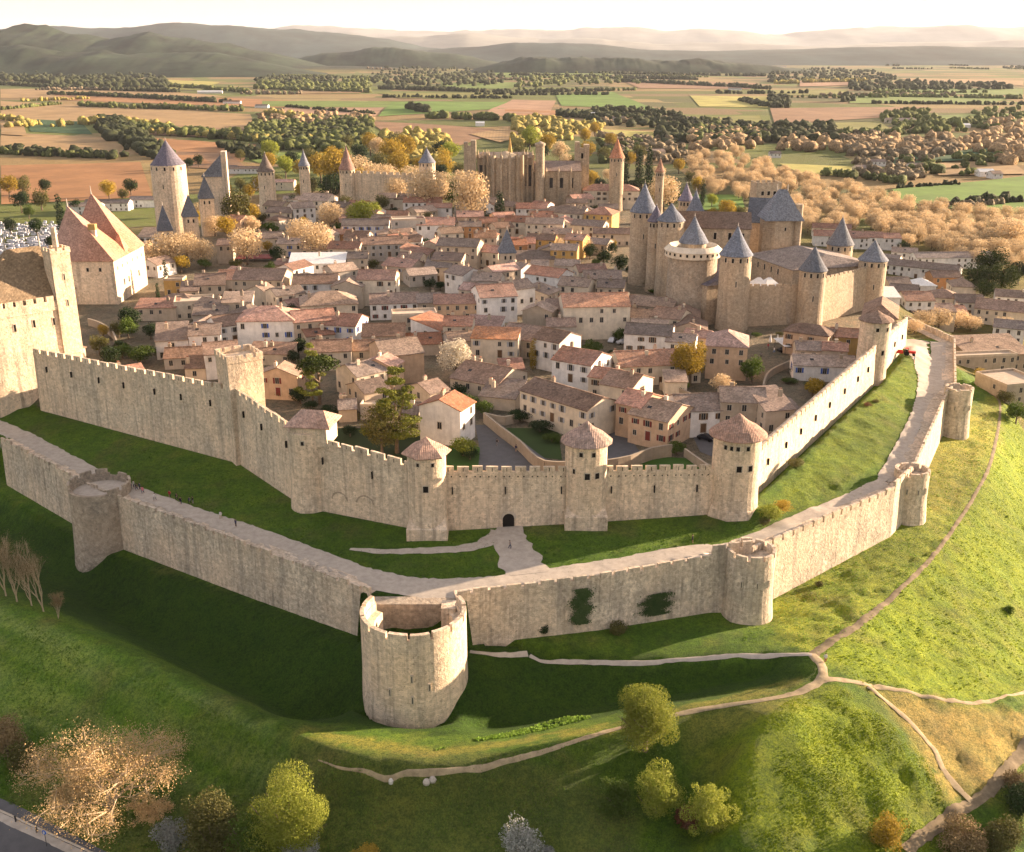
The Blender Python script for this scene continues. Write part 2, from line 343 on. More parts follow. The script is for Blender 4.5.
def solve():
    Z = np.full((NY, NX), np.nan); 
    tw = inpoly(XX, YY, TOWN)
    tw &= segdist(XX, YY, [(a, b) for a, b, _ in IW]) > 2.4
    Z[tw] = 11.5 + np.clip((YY[tw]-240)/400, 0, 1)*3.5
    for pts, zs, w in cons:
        for (a, za), (b, zb) in zip(zip(pts[:-1], zs[:-1]), zip(pts[1:], zs[1:])):
            n = max(2, int(math.hypot(b[0]-a[0], b[1]-a[1])/0.5))
            for i in range(n+1):
                t = i/n; x = a[0]+(b[0]-a[0])*t; y = a[1]+(b[1]-a[1])*t
                ix = int(round((x-GX0)/NS)); iy = int(round((y-GY0)/NS))
                if 0 <= ix < NX and 0 <= iy < NY: Z[iy, ix] = za+(zb-za)*t
    Z[0, :] = -17; Z[:, 0] = PLAIN; Z[:, -1] = PLAIN; Z[-1, :] = PLAIN
    rb = [(bx+45, by+40), (bx+60, by+140), (190, 520), (110, 690), (-100, 700), (-215, 600), (-270, 470), (-262, 330)]
    for (a, b) in zip(rb[:-1], rb[1:]):
        for i in range(200):
            t = i/200; ix = int(round((a[0]+(b[0]-a[0])*t-GX0)/NS)); iy = int(round((a[1]+(b[1]-a[1])*t-GY0)/NS))
            if 0 <= ix < NX and 0 <= iy < NY: Z[iy, ix] = -6 if ix > NX//2 else 2
    fixed = ~np.isnan(Z)
    def relax(z, fx, zf, it):
        for k in range(it):
            p = np.pad(z, 1, 'edge')
            n = (p[:-2,1:-1]+p[2:,1:-1]+p[1:-1,:-2]+p[1:-1,2:])/4
            z = np.where(fx, zf, n)
        return z
    levels = [(Z, fixed)]
    for _ in range(5):
        z, f = levels[-1]; h, w = (z.shape[0]+1)//2, (z.shape[1]+1)//2
        zp = np.pad(z, ((0, h*2-z.shape[0]), (0, w*2-z.shape[1])), constant_values=np.nan)
        bl = zp.reshape(h, 2, w, 2); c = (~np.isnan(bl)).sum((1, 3)); s = np.nansum(bl, axis=(1, 3))
        levels.append((np.where(c > 0, s/np.maximum(c, 1), np.nan), c > 0))
    z = np.zeros(levels[-1][0].shape)
    for zl, fl in reversed(levels):
        if z.shape != zl.shape: z = np.repeat(np.repeat(z, 2, 0), 2, 1)[:zl.shape[0], :zl.shape[1]]
        z = relax(z, fl, np.nan_to_num(zl), 160)
    # soften, except across the walls
    nearw = np.minimum(segdist(XX, YY, [(a, b) for a, b, _ in IW]), segdist(XX, YY, [(a, b) for a, b, _ in OW])) < 4.5
    for _ in range(5):
        p = np.pad(z, 1, 'edge'); n = (p[:-2,1:-1]+p[2:,1:-1]+p[1:-1,:-2]+p[1:-1,2:]+4*z)/8
        z = np.where(nearw | tw, z, n)
    return z
ZG = solve()
def hgt_np(x, y):
    x = np.asarray(x, float); y = np.asarray(y, float)
    fx = np.clip((x-GX0)/NS, 0, NX-1.001); fy = np.clip((y-GY0)/NS, 0, NY-1.001)
    ix = fx.astype(int); iy = fy.astype(int); u = fx-ix; v = fy-iy
    z = (ZG[iy,ix]*(1-u)+ZG[iy,ix+1]*u)*(1-v) + (ZG[iy+1,ix]*(1-u)+ZG[iy+1,ix+1]*u)*v
    d = np.hypot(np.maximum(np.maximum(GX0-x, x-(GX0+NS*NX-2)), 0), np.maximum(np.maximum(GY0-y, y-(GY0+NS*NY-2)), 0))
    far = PLAIN + (fbm(x/420, y/420, 5)-0.5)*np.clip(d/300, 0, 1)*8
    z = np.where(d > 0, far + (z-far)*np.clip(1-d/120, 0, 1), z)
    return z
def H(x, y): return float(hgt_np(x, y))
def Ptz(px, py, dz=0, z=9.0):           # survey point on the terrain itself
    for _ in range(25):
        x, y = P(px, py, z+dz); z = 0.5*z + 0.5*H(x, y)
    return x, y, H(x, y)
# hill relief far away, part of the same sheet
def far_hills(x, y):
    z = 0
    for cx, cy, rx, ry, h in ((-2350, 5600, 900, 500, 30), (-900, 6000, 500, 400, 20)):
        z = z + h*np.exp(-((x-cx)/rx)**2-((y-cy)/ry)**2)*(0.55+0.85*fbm(x/480, y/480, 11, 5))
    return z
def axis(lo, hi, s, near, growth):
    a = list(np.arange(lo, hi+0.01, s)); d = s
    l = [lo]; r = [hi]
    while r[-1] < near: d *= growth; r.append(r[-1]+d)
    d = s
    while l[-1] > -near: d *= growth; l.append(l[-1]-d)
    return l, a, r
l, a, r = axis(-172, 172, 1.0, 30000, 1.045)
gxs = np.array(l[:0:-1]+a+r[1:])
ys = list(np.arange(92, 330.01, 1.0)); d = 1.0; y = 330
while y < 32000:
    d = min(d*1.03, 8) if y < 1200 else d*1.035
    y += d; ys.append(y)
gys = np.array([-3000, -1000, -300, 0, 60, 80]+ys)
SX, SY = np.meshgrid(gxs, gys)
SZ = hgt_np(SX, SY)
tm = inpoly(SX, SY, TOWN)
bed = ((segdist(SX, SY, [(a, b) for a, b, _ in OW]) > 3) & (segdist(SX, SY, [(a, b) for a, b, _ in IW]) > 2.5) & ~tm)
near = (SY < 420) & (np.abs(SX) < 260)
hum = (fbm(SX/5.5, SY/5.5, 3, 4)-0.5)*1.0
rough = np.clip((SX-38)/25, 0, 1)*np.clip(1-(SY-60)/400, 0, 1)
rg = np.abs(fbm((SX+SY*0.6)/3.2, (SY-SX*0.6)/6.5, 9, 3)-0.5)*2
hum2 = (fbm(SX/2.3, SY/2.3, 41, 3)-.5)*rough*1.1
SZ = SZ + np.where(bed & near, hum2+hum*(0.35+0.7*rough) + rg*rough*1.1*(segdist(SX,SY,[(a,b) for a,b,_ in OW]) > 9), 0)
SZ = SZ + far_hills(SX, SY)
def build_ground():
    ny, nx = SX.shape
    v = np.stack([SX, SY, SZ], -1).reshape(-1, 3)
    i = np.arange((ny-1)*(nx-1)); r_, c_ = i//(nx-1), i % (nx-1); q = r_*nx+c_
    f = np.stack([q, q+1, q+nx+1, q+nx], -1)
    # ground cover: what grows or lies there, by place, some light and shade painted in
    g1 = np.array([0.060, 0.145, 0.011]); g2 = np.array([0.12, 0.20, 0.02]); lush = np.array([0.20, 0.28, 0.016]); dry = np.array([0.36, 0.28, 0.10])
    street = np.array([0.21, 0.18, 0.16]); dirt = np.array([0.17, 0.13, 0.08]); field = np.array([0.13, 0.13, 0.045])
    n1 = fbm(SX/14, SY/14, 21)[..., None]; n2 = fbm(SX/4, SY/4, 31)[..., None]
    c = g1*(1-n1)+g2*n1
    def blend(c, mask, col, amt=1.0):
        m = np.clip(mask, 0, 1)[..., None]*amt; return c*(1-m)+col*m
    def soft(poly, w=3.0):
        pts = [P(a, b, z) for a, b, z in poly]; ins = inpoly(SX, SY, pts)
        d = segdist(SX, SY, pts+[pts[0]]) + (fbm(SX/3, SY/3, 77)-0.5)*5
        return np.where(ins, np.clip(0.5+d/w, 0, 1), np.clip(0.5-d/w, 0, 1))
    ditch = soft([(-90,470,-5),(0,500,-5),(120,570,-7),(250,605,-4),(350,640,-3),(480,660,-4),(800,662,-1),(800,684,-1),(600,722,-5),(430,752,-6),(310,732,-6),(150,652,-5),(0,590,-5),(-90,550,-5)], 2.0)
    c = blend(c, ditch, g1*0.6, 0.95)  # shade of the ditch painted in as darker grass
    strk = fbm((SX*0.53+SY*0.85)/1.5, (SX*0.85-SY*0.53)/24, 61, 3)[..., None]; strk = np.clip((strk-.35)*3, 0, 1)
    c = blend(c, soft([(-90,560,-1),(0,600,-1),(150,663,-1),(300,742,-1),(330,770,-3),(200,775,-8),(0,720,-9),(-90,690,-9)], 2.5), np.array([0.12,0.25,0.028])*(1-strk)+np.array([0.28,0.38,0.12])*strk, 0.95)
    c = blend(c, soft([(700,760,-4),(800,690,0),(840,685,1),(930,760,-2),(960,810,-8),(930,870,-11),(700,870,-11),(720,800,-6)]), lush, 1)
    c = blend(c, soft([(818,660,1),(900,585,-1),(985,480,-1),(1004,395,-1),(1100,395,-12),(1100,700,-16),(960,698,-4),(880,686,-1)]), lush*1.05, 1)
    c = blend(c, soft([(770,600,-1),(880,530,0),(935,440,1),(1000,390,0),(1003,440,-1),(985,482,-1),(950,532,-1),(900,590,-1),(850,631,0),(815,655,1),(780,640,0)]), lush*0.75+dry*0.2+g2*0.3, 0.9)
    c = blend(c, soft([(925,450,0),(1000,395,0),(1000,440,-1),(960,510,-1),(925,520,-1)]), dry*0.8+lush*.3, 0.5)
    c = blend(c, soft([(870,690,-1),(950,703,-4),(1040,715,-9),(1040,740,-9),(1000,790,-10),(950,790,-7),(925,750,-4)]), dry*1.2, 0.9)
    c = blend(c, soft([(680,715,-1),(815,688,1),(800,715,0),(740,740,-2),(690,745,-3)]), dry*0.5+g2*0.6, 0.7)
    c = blend(c, soft([(300,740,-2),(430,762,-2),(600,728,-1),(800,690,0),(800,680,0),(600,717,-1),(430,748,-2),(310,728,-2)],1.5), dry*0.5+lush*0.45, 0.85)  # sunlit crest of the bank painted in as a brighter yellow strip
    c = blend(c, soft([(40,770,-10),(200,800,-11),(560,790,-8),(640,810,-8),(640,870,-11),(60,870,-13)]), dirt*0.9+g1*.4, 0.42)
    c = blend(c, soft([(0,640,-5),(200,720,-6),(330,790,-7),(200,770,-9),(0,700,-8)]), g2*1.3, 0.5)
    c = blend(c, soft([(775,505,10),(868,398,12),(905,352,13),(925,350,12),(915,400,11),(885,462,10),(800,520,9)]), lush*0.45+g2*0.4, 0.85)  # sunlit part of the right lists painted in as brighter grass
    # worn strips and dry patches
    c = blend(c, (n2[..., 0]-0.6)*5*(1-ditch), dry*0.45+g1*0.5, 0.35)
    c = blend(c, (fbm(SX/8, SY/8, 55)-0.62)*6*(1-ditch), dirt, 0.3)
    tmf = tm.astype(float)
    c = blend(c, tmf, street*(0.75+0.5*n2), 1)
    out_t = (SY > 330) & ~tm | (SX > 150) & (SY > 290) | (SY > 600)
    fcol = field*(0.6+0.9*fbm(SX/160, SY/60, 91)[..., None]) + np.array([0.03, 0.0, 0.0])*fbm(SX/90, SY/40, 93)[..., None]
    c = blend(c, out_t.astype(float), fcol, 1)
    fhz = far_hills(SX, SY)
    wood = np.clip((far_hills(SX, SY)-7)/10, 0, 1)*np.clip((fbm(SX/200, SY/200, 17)-0.22)*6, 0.55, 1)
    c = blend(c, wood, np.array([0.014, 0.026, 0.018])*(.6+.9*fbm(SX/130, SY/130, 19))[..., None], 1)
    t = NT('ground_cover'); at = t.n('ShaderNodeAttribute', attribute_name='cover'); w = t.wcoord()
    a = t.noise(w, 0.9, 5, 0.75); b = t.noise(w, 0.22, 4, 0.6)
    col = t.mix(1.0, at.outputs['Color'], t.ramp(a, [(0.30, (0.42,0.50,0.45)), (0.5, (0.95,0.95,0.9)), (0.68, (1.25,1.15,1.0))]), 'MULTIPLY')
    col = t.mix(1.0, col, t.ramp(b, [(0.3, (0.78,0.86,0.8)), (0.7, (1.22,1.1,1.0))]), 'MULTIPLY')
    broad = t.noise(t.wcoord((.008,.016,.01)), 1.0, 7, 0.7); col = t.mix(1.0, col, t.ramp(broad, [(0.35, (0.6,0.62,0.62)), (0.65, (1.25,1.22,1.15))]), 'MULTIPLY')
    fine = t.noise(w, 3.2, 3, 0.8); col = t.mix(1.0, col, t.ramp(fine, [(0.35, (0.50,0.58,0.5)), (0.6, (1.2,1.16,1.1))]), 'MULTIPLY')
    vo = t.n('ShaderNodeTexVoronoi', feature='F1', distance='CHEBYCHEV'); t.l(t.wcoord((0.0042, 0.0065, 0)), vo.inputs['Vector']); vo.inputs['Scale'].default_value = 1.0; sxx = t.n('ShaderNodeSeparateColor'); t.l(vo.outputs['Color'], sxx.inputs[0])
    plots = t.ramp(sxx.outputs[0], [(0.0, (0.10,0.13,0.03)), (0.22, (0.30,0.20,0.09)), (0.4, (0.13,0.17,0.035)), (0.58, (0.22,0.15,0.08)), (0.75, (0.09,0.10,0.04)), (0.9, (0.33,0.25,0.11))]); 
    for n_ in t.t.nodes:
        if n_.type == 'VALTORGB' and len(n_.color_ramp.elements) == 6: n_.color_ramp.interpolation = 'CONSTANT'
    col = t.mix(at.outputs['Alpha'], col, t.mix(t.ramp(b, [(0.3, .0), (0.7, .5)]), plots, (0.10, 0.09, 0.04)))
    mx = col
    t.bump(t.noise(w, 1.1, 6, 0.85), 1.0, 0.7)
    me = npmesh('ground', v, f, t.base(mx), smooth=True)
    ca = me.color_attributes.new('cover', 'FLOAT_COLOR', 'POINT')
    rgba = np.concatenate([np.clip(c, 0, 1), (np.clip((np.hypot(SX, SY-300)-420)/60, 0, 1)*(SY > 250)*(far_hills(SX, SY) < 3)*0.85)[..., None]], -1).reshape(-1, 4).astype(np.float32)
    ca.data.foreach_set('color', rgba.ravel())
    o = bpy.data.objects.new('ground', me); COL.objects.link(o); tag(o, kind='structure')
build_ground()
def bilin(A, x, y):
    ix = np.clip(np.searchsorted(gxs, x)-1, 0, len(gxs)-2); iy = np.clip(np.searchsorted(gys, y)-1, 0, len(gys)-2)
    u = np.clip((x-gxs[ix])/(gxs[ix+1]-gxs[ix]), 0, 1); v = np.clip((y-gys[iy])/(gys[iy+1]-gys[iy]), 0, 1)
    return (A[iy,ix]*(1-u)+A[iy,ix+1]*u)*(1-v)+(A[iy+1,ix]*(1-u)+A[iy+1,ix+1]*u)*v
def G(x, y): return float(bilin(SZ, np.array(x, float), np.array(y, float)))      # true surface
def smooth_line(pts, step=1.0):
    out = []
    n = len(pts)
    for i in range(n-1):
        p0, p1, p2, p3 = pts[max(i-1, 0)], pts[i], pts[i+1], pts[min(i+2, n-1)]
        k = max(1, int(math.hypot(p2[0]-p1[0], p2[1]-p1[1])/step))
        for j in range(k):
            t = j/k
            out.append(tuple(0.5*((2*p1[c])+(-p0[c]+p2[c])*t+(2*p0[c]-5*p1[c]+4*p2[c]-p3[c])*t*t+(-p0[c]+3*p1[c]-3*p2[c]+p3[c])*t**3) for c in (0, 1)))
    out.append(tuple(pts[-1][:2])); return out
def strip(name, pix, width, mat, lift=0.07, cross=5, jag=0.35, world=False):
    pts = smooth_line(pix if world else [Ptz(a, b)[:2] for a, b in pix])
    n = len(pts); V = []; 
    for i, p in enumerate(pts):
        a = pts[max(i-1, 0)]; b = pts[min(i+1, n-1)]; dx, dy = b[0]-a[0], b[1]-a[1]; l = math.hypot(dx, dy) or 1
        w = width if not hasattr(width, '__len__') else np.interp(i/(n-1), np.linspace(0, 1, len(width)), width)
        wl = w/2*(1+(random.random()-0.5)*jag); wr = w/2*(1+(random.random()-0.5)*jag)
        for k in range(cross+1):
            t = -wl+(wl+wr)*k/cross
            x = p[0]-dy/l*t*-1; y = p[1]-dx/l*t
            edge = 0.05 if k in (0, cross) else 0
            V.append((x, y, G(x, y)+lift-edge*1.2))
    V = np.array(V); c = cross+1
    f = [(i*c+k, i*c+k+1, (i+1)*c+k+1, (i+1)*c+k) for i in range(n-1) for k in range(cross)]
    me = npmesh(name, V, np.array(f), mat, smooth=True)
    o = bpy.data.objects.new(name, me); COL.objects.link(o); return tag(o, kind='structure')
strip('path', offset(OW[:-1], -4.7), [5.4,5.4,5.4,5.4,6.2,7,6.2,5,4.2,3.6,3.4,3.6,5], M['path'], lift=0.16, cross=8, jag=0.15, world=True)
strip('path', [(885,470),(905,440),(921,400),(926,372),(918,350),(912,340)], [1.5,2,3,6.5,9], M['path'], lift=0.19, cross=8)
strip('path', [(507,521),(510,535),(517,552),(525,570),(527,590)], [4,6,7,8,8], M['path'], lift=0.2, cross=8)
strip('path', [(500,532),(485,543),(460,549),(425,551),(385,552),(350,549)], [4,3,2.4,1.8,0.8], M['path'], lift=0.13)
strip('footpath', [(470,652),(500,655),(540,661),(600,663),(660,662),(720,657),(780,655),(812,656)], [.8,.8,.9,1.2], M['path'], lift=0.14)
strip('footpath', [(318,760),(350,770),(400,774),(460,770),(520,758),(570,743),(610,730),(660,718),(710,708),(765,700),(800,692),(820,680),(822,668),(812,655)], [.1,0.6,.8,.9,1.1,1.3,2.0], M['dust'], lift=0.11)
strip('footpath', [(812,656),(830,642),(850,631),(875,612),(900,590),(930,560),(955,527),(975,495),(988,470),(996,440),(1000,415),(998,400),(985,390)], [2.0,1.0,.8,.8,.8,.7], M['track'], lift=0.10)
strip('footpath', [(822,680),(850,682),(875,687),(905,693),(940,701),(975,704),(1010,697),(1030,690)], [1.5,.8,.7,.6], M['dust'], lift=0.10)
strip('footpath', [(868,688),(890,705),(915,730),(934,752),(942,770),(962,793),(972,803)], [1.2,1.0,1.2], M['dust'], lift=0.14)
strip('footpath', [(905,852),(930,833),(955,815),(985,796),(1015,762),(1030,745)], [1.6,1.8,2.2], M['track'], lift=0.14)
strip('road', [(-60,800),(0,830),(50,856),(100,885)], 9, M['asphalt'], lift=0.1, jag=0)
# ---------------------------------------------------------------- ramparts
def wallrun(label, p0, p1, z0, z1, t=2.8, pitch=3.0, gap=0.75, mer=1.05, name='curtain_wall', group=None, mat='wall', slits=True, holes=False, zb=None, cat='wall', jit=0.12, base=None, slit_z=3.6, wz=None):
    dx, dy = p1[0]-p0[0], p1[1]-p0[1]; Ln = math.hypot(dx, dy); ux, uy = dx/Ln, dy/Ln
    nx, ny = uy, -ux                       # outward: right-hand side of the run
    e = empty(name, (p0[0], p0[1], 0), 0, label, cat, group)
    ang = math.atan2(uy, ux); e.rotation_euler = (0, 0, ang)   # local x along, -y outward
    bt = lambda s: z0+(z1-z0)*s/Ln
    def gb(s, off):
        x, y = p0[0]+ux*s+nx*off, p0[1]+uy*s+ny*off; return H(x, y)
    n = max(1, int(Ln/4)); b = MB(); wt = (lambda s: bt(s)-mer-1.05) if wz is None else (lambda s: wz[0]+(wz[1]-wz[0])*s/Ln)
    for i in range(n):
        a, c = Ln*i/n, Ln*(i+1)/n
        la = min(gb(a, 1.5), gb(a, 3))-2.0 if zb is None else zb; lc = min(gb(c, 1.5), gb(c, 3))-2.0 if zb is None else zb
        ya, yb = -0.45, -0.0
        b.hexa([(a,ya,la),(c,ya,lc),(c,t,lc),(a,t,la),(a,yb,wt(a)),(c,yb,wt(c)),(c,t,wt(c)),(a,t,wt(a))])
    b.build('wall_body', M[mat], e)
    m = MB(); s = 0.15
    rr = random.Random(int(p0[0]*7+p0[1]*3))
    z_ = lambda s, d: bt(s)-d
    k = 0
    nn = max(1, int(Ln/6))
    for i in range(nn):                    # continuous parapet
        a, c = Ln*i/nn, Ln*(i+1)/nn
        m.hexa([(a,-0.06,min(z_(a,mer+1.3), (wt(a)-.1))),(c,-0.06,min(z_(c,mer+1.3), wt(c)-.1)),(c,0.5,min(z_(c,mer+1.3), wt(c)-.1)),(a,0.5,min(z_(a,mer+1.3), wt(a)-.1)),(a,-0.06,z_(a,mer)),(c,-0.06,z_(c,mer)),(c,0.5,z_(c,mer)),(a,0.5,z_(a,mer))])
    while s < Ln-0.4:
        w_ = (pitch-gap)*(1+(rr.random()-0.5)*jit*1.5); a, c = s, min(s+w_, Ln-0.05); j = -rr.random()*jit*2.0
        m.hexa([(a,-0.062,z_(a,mer+0.02)),(c,-0.062,z_(c,mer+0.02)),(c,0.5,z_(c,mer+0.02)),(a,0.5,z_(a,mer+0.02)),(a,-0.062,z_(a,-j)),(c,-0.062,z_(c,-j)),(c,0.5,z_(c,-j)),(a,0.5,z_(a,-j))])
        m.mi = 1
        if slits: q = (a+c)/2; m.box(q-0.07, q+0.07, -0.075, 0.0, z_(q,mer*0.95), z_(q,mer*0.3))
        if holes:
            for q in (a+0.5, c-0.5): m.box(q-0.13, q+0.13, -0.08, 0.0, z_(q,mer+1.15), z_(q,mer+0.88))
        m.mi = 0
        s += w_+gap
    m.build('battlement', [M[mat], M['dark']], e)
    if slits and Ln > 12:
        q = 5.0
        while q < Ln-4:
            sl_ = MB(); zc = bt(q)-slit_z-1.5
            sl_.box(-0.09, 0.09, -0.32, 0.3, -0.75, 0.75)
            yy = -0.10-0.3*(slit_z)/12
            sl_.build('arrow_slit', M['dark'], e, (q, yy, zc)); q += 8.5+rr.random()*3
    return e
def ztop(px, py, xy):
    Y = xy[1]; d = ray(px, py); return CAMZ+d[2]*Y/d[1]
def crenels(m, r, z, n=14, h=1.0, th=0.5, low=0.9, a0=0.0, a1=2*math.pi, gapf=0.3, seg=3):
    rr = random.Random(int(r*100+z))
    k = max(1, int(n*(a1-a0)/(2*math.pi)))
    m_ = lambda aa, ab, z0, z1: [m.hexa([((r)*math.cos(p),(r)*math.sin(p),z0),((r)*math.cos(q),(r)*math.sin(q),z0),((r-th)*math.cos(q),(r-th)*math.sin(q),z0),((r-th)*math.cos(p),(r-th)*math.sin(p),z0),
        ((r)*math.cos(p),(r)*math.sin(p),z1),((r)*math.cos(q),(r)*math.sin(q),z1),((r-th)*math.cos(q),(r-th)*math.sin(q),z1),((r-th)*math.cos(p),(r-th)*math.sin(p),z1)])
        for p, q in [(aa+(ab-aa)*i/seg, aa+(ab-aa)*(i+1)/seg) for i in range(seg)]]
    for i in range(k):
        A = a0+(a1-a0)*i/k; B = a0+(a1-a0)*(i+1)/k
        m_(A, B, z-0.01, z+low)
        m_(A+(B-A)*gapf/2, B-(B-A)*gapf/2, z+low, z+low+h*(0.85+0.2*rr.random()))
def opening(e, ang, r, z, w=0.9, h=1.3, name='window'):
    b = MB(); b.box(-0.12, 0.05, -w/2, w/2, -h/2, h/2); b.mi = 1
    b.box(-0.2, 0.07, -w/2-0.16, -w/2, -h/2-0.1, h/2+0.18); b.box(-0.2, 0.07, w/2, w/2+0.16, -h/2-0.1, h/2+0.18); b.box(-0.2, 0.09, -w/2-0.01, w/2+0.01, h/2, h/2+0.18)
    o = b.build(name, [M['dark'], M['trim']], e, (r*math.cos(ang), r*math.sin(ang), z)); o.rotation_euler = (0, 0, ang); return o
def cone_roof(e, r, z, h, seg=24, mat='slate', rot=0, flare=0.25, finial=True, name='roof', rx=1.0, dz=0):
    b = MB(); b.lathe([(r*0.6, z-0.25), (r, z-0.2), (r, z), (r*(1-0.30), z+h*flare), (r*0.36, z+h*0.6), (0.10, z+h)], seg, a0=rot, a1=rot+2*math.pi, cap=True)
    o = b.build(name, M[mat], e)
    if finial:
        f = MB(); f.tube([(0,0,z+h-0.3),(0,0,z+h+0.12*h)], [0.16,0.05]); f.lathe([(0.02,z+h),(0.28,z+h+0.25),(0.02,z+h+0.5)], 8); f.build('finial', M['w_grey'], o)
    return o
def round_tower(label, x, y, r, zb, ze, roof=None, name='wall_tower', cat='tower', group=None, mat='wall', wins=(), batter=0.5, crenel=False, seg=32, name_shaft='shaft', rz=0):
    e = empty(name, (x, y, 0), rz, label, cat, group)
    b = MB(); b.lathe([(r+batter, zb-3), (r+batter*0.8, zb), (r+0.05, zb+(ze-zb)*0.3), (r, ze)], seg, cap=True); b.build(name_shaft, M[mat], e, smooth=False)
    if crenel:
        c = MB(); crenels(c, r+0.06, ze-0.9, n=int(r*2.0), h=0.9); c.build('battlement', M[mat], e)
    if roof:
        kind, h, over, m = roof[:4]
        cone_roof(e, r+over, ze, h, roof[4] if len(roof) > 4 else 24, m, finial=kind == 'spire', flare=0.25 if kind == 'spire' else 0.30)
    for a, z, w, h in wins: opening(e, R(a), r+0.02*(0), z, w, h)
    return e
# inner curtain, straight runs between the towers
itops = [(-45,338),(42,348),(240,386),(306,431),(428,466),(586,466),(737,464),(870,344),(904,316)]
IZ = [ztop(a, b, IW[i]) for i, (a, b) in enumerate(itops)]
ilab = ['tall curtain wall at the far left edge beyond the huge round tower',
 'long shaded inner curtain wall between the huge left tower and the square crenellated tower',
 'short patched inner curtain wall between the square tower and the orange hipped tower',
 'inner curtain wall with relieving arches between the orange hipped tower and hexagon roofed tower',
 'front inner curtain wall pierced by the small arched gate',
 'front inner curtain wall with a row of holes, grass lawn behind its top',
 'sunlit high inner curtain wall climbing to the right above the lit grass',
 'short sunlit inner curtain wall ending beside the red vehicle']
W_ = {}
for i in range(1, 8):
    e = wallrun(ilab[i], IW[i][:2], IW[i+1][:2], IZ[i], IZ[i+1], pitch=2.9 if i > 3 else 3.3, gap=0.7, mer=1.2, holes=i in (4, 5), group='inner rampart walls', jit=0.25 if i in (2, 3) else 0.12)
    W_[i] = e
# gate arch in the front curtain
def local(e, x, y):
    m = e.matrix_basis.inverted() @ Vector((x, y, 0)); return m.x, m.y
e = W_[4]; gxp, gyp = P(506, 519, 9.8); lx, ly = local(e, gxp, gyp)
b = MB(); pts = [(lx-1.15, 9.0), (lx+1.15, 9.0), (lx+1.15, 11.6)] + [(lx+1.15*math.cos(a), 11.6+1.15*math.sin(a)) for a in [math.pi*i/8 for i in range(1, 8)]] + [(lx-1.15, 11.6)]
yo = -0.50
n = len(pts); b.poly([(p[0], yo, p[1]) for p in pts]); b.build('gate_opening', M['dark'], e)
b = MB()
for i in range(9):
    a = math.pi*i/9; c = math.pi*(i+1)/9
    q = [(lx+r_*math.cos(t_), r_*math.sin(t_)+11.6) for t_, r_ in ((a,1.17),(a,1.6),(c,1.6),(c,1.17))]
    b.hexa([(q[0][0],-0.62,q[0][1]),(q[1][0],-0.62,q[1][1]),(q[1][0],-0.2,q[1][1]),(q[0][0],-0.2,q[0][1]),(q[3][0],-0.62,q[3][1]),(q[2][0],-0.62,q[2][1]),(q[2][0],-0.2,q[2][1]),(q[3][0],-0.2,q[3][1])])
b.build('gate_arch', M['trim'], e)
# relieving arches on the patched run
e = W_[3]
for pxc, pyc, rr_ in ((337,498,1.7),(358,506,1.9)):
    x, y = P(pxc, pyc, 14); lx, ly = local(e, x, y); b = MB()
    zc = 13.0
    for i in range(10):
        a = math.pi*(0.05+0.09*i); c = a+0.09*math.pi
        q = [(lx+r_*math.cos(t_), r_*math.sin(t_)+zc) for t_, r_ in ((a,rr_),(a,rr_+0.3),(c,rr_+0.3),(c,rr_))]
        b.hexa([(q[0][0],-0.36,q[0][1]),(q[1][0],-0.36,q[1][1]),(q[1][0],0.1,q[1][1]),(q[0][0],0.1,q[0][1]),(q[3][0],-0.36,q[3][1]),(q[2][0],-0.36,q[2][1]),(q[2][0],0.1,q[2][1]),(q[3][0],0.1,q[3][1])])
    b.build('relieving_arch', M['walk'], e)
# ---- inner towers
def width_r(x, y, z, wpx): return wpx/2/pxm(x, y, z)
def plinth(e, hw, z0, z1, rot=0, inset=0.5):
    b = MB(); c, s_ = math.cos(rot), math.sin(rot)
    q = lambda u, v, z: (u*c-v*s_, u*s_+v*c, z)
    o, i = hw, hw-inset
    b.hexa([q(-o,-o,z0),q(o,-o,z0),q(o,o,z0),q(-o,o,z0),q(-o,-o,z1-1.6),q(o,-o,z1-1.6),q(o,o,z1-1.6),q(-o,o,z1-1.6)])
    b.hexa([q(-o,-o,z1-1.6),q(o,-o,z1-1.6),q(o,o,z1-1.6),q(-o,o,z1-1.6),q(-i,-i*0.55,z1),q(i,-i*0.55,z1),q(i,i,z1),q(-i,i,z1)])
    b.build('plinth', M['wall'], e)
# hexagon roofed tower
x, y = P(427, 541, 9.6); y += 4.2
ze = ztop(424, 459, (0, y-4)); e = round_tower('slim round tower under a low hexagonal roof, half grey half orange, on square plinth', x, y, 3.75, 9, ze, group='roofed towers of the inner wall', wins=((-90, ze-6.4, 1.0, 1.3),(-112, ze-1.5, 0.55, 0.7),(-68, ze-1.5, 0.55, 0.7)), batter=0.2)
cone_roof(e, 4.9, ze+0.05, 3.0, 6, 'r_tower', rot=R(12), flare=0.34, finial=False); plinth(e, 4.0, 5, 13.4)
x, y = P(586, 531, 9.6); y += 4.4
ze = ztop(586, 447, (0, y-4)); e = round_tower('round tower with half brown half orange tiled roof right of the small gate', x, y, 4.15, 9, ze, group='roofed towers of the inner wall', wins=((-90, ze-6.2, 1.0, 1.3),(-62, ze-6.2, 0.9, 1.2),(-108, ze-1.7, 0.7, 0.9),(-74, ze-1.7, 0.7, 0.9),(-128, ze-5.4, 0.5, 1.0)), batter=0.2)
cone_roof(e, 5.2, ze+0.05, 3.9, 14, 'r_tower', rot=R(5), flare=0.34, finial=False); plinth(e, 4.25, 5, 14.0)
x, y = P(737, 522, 9.6); y += 5.0
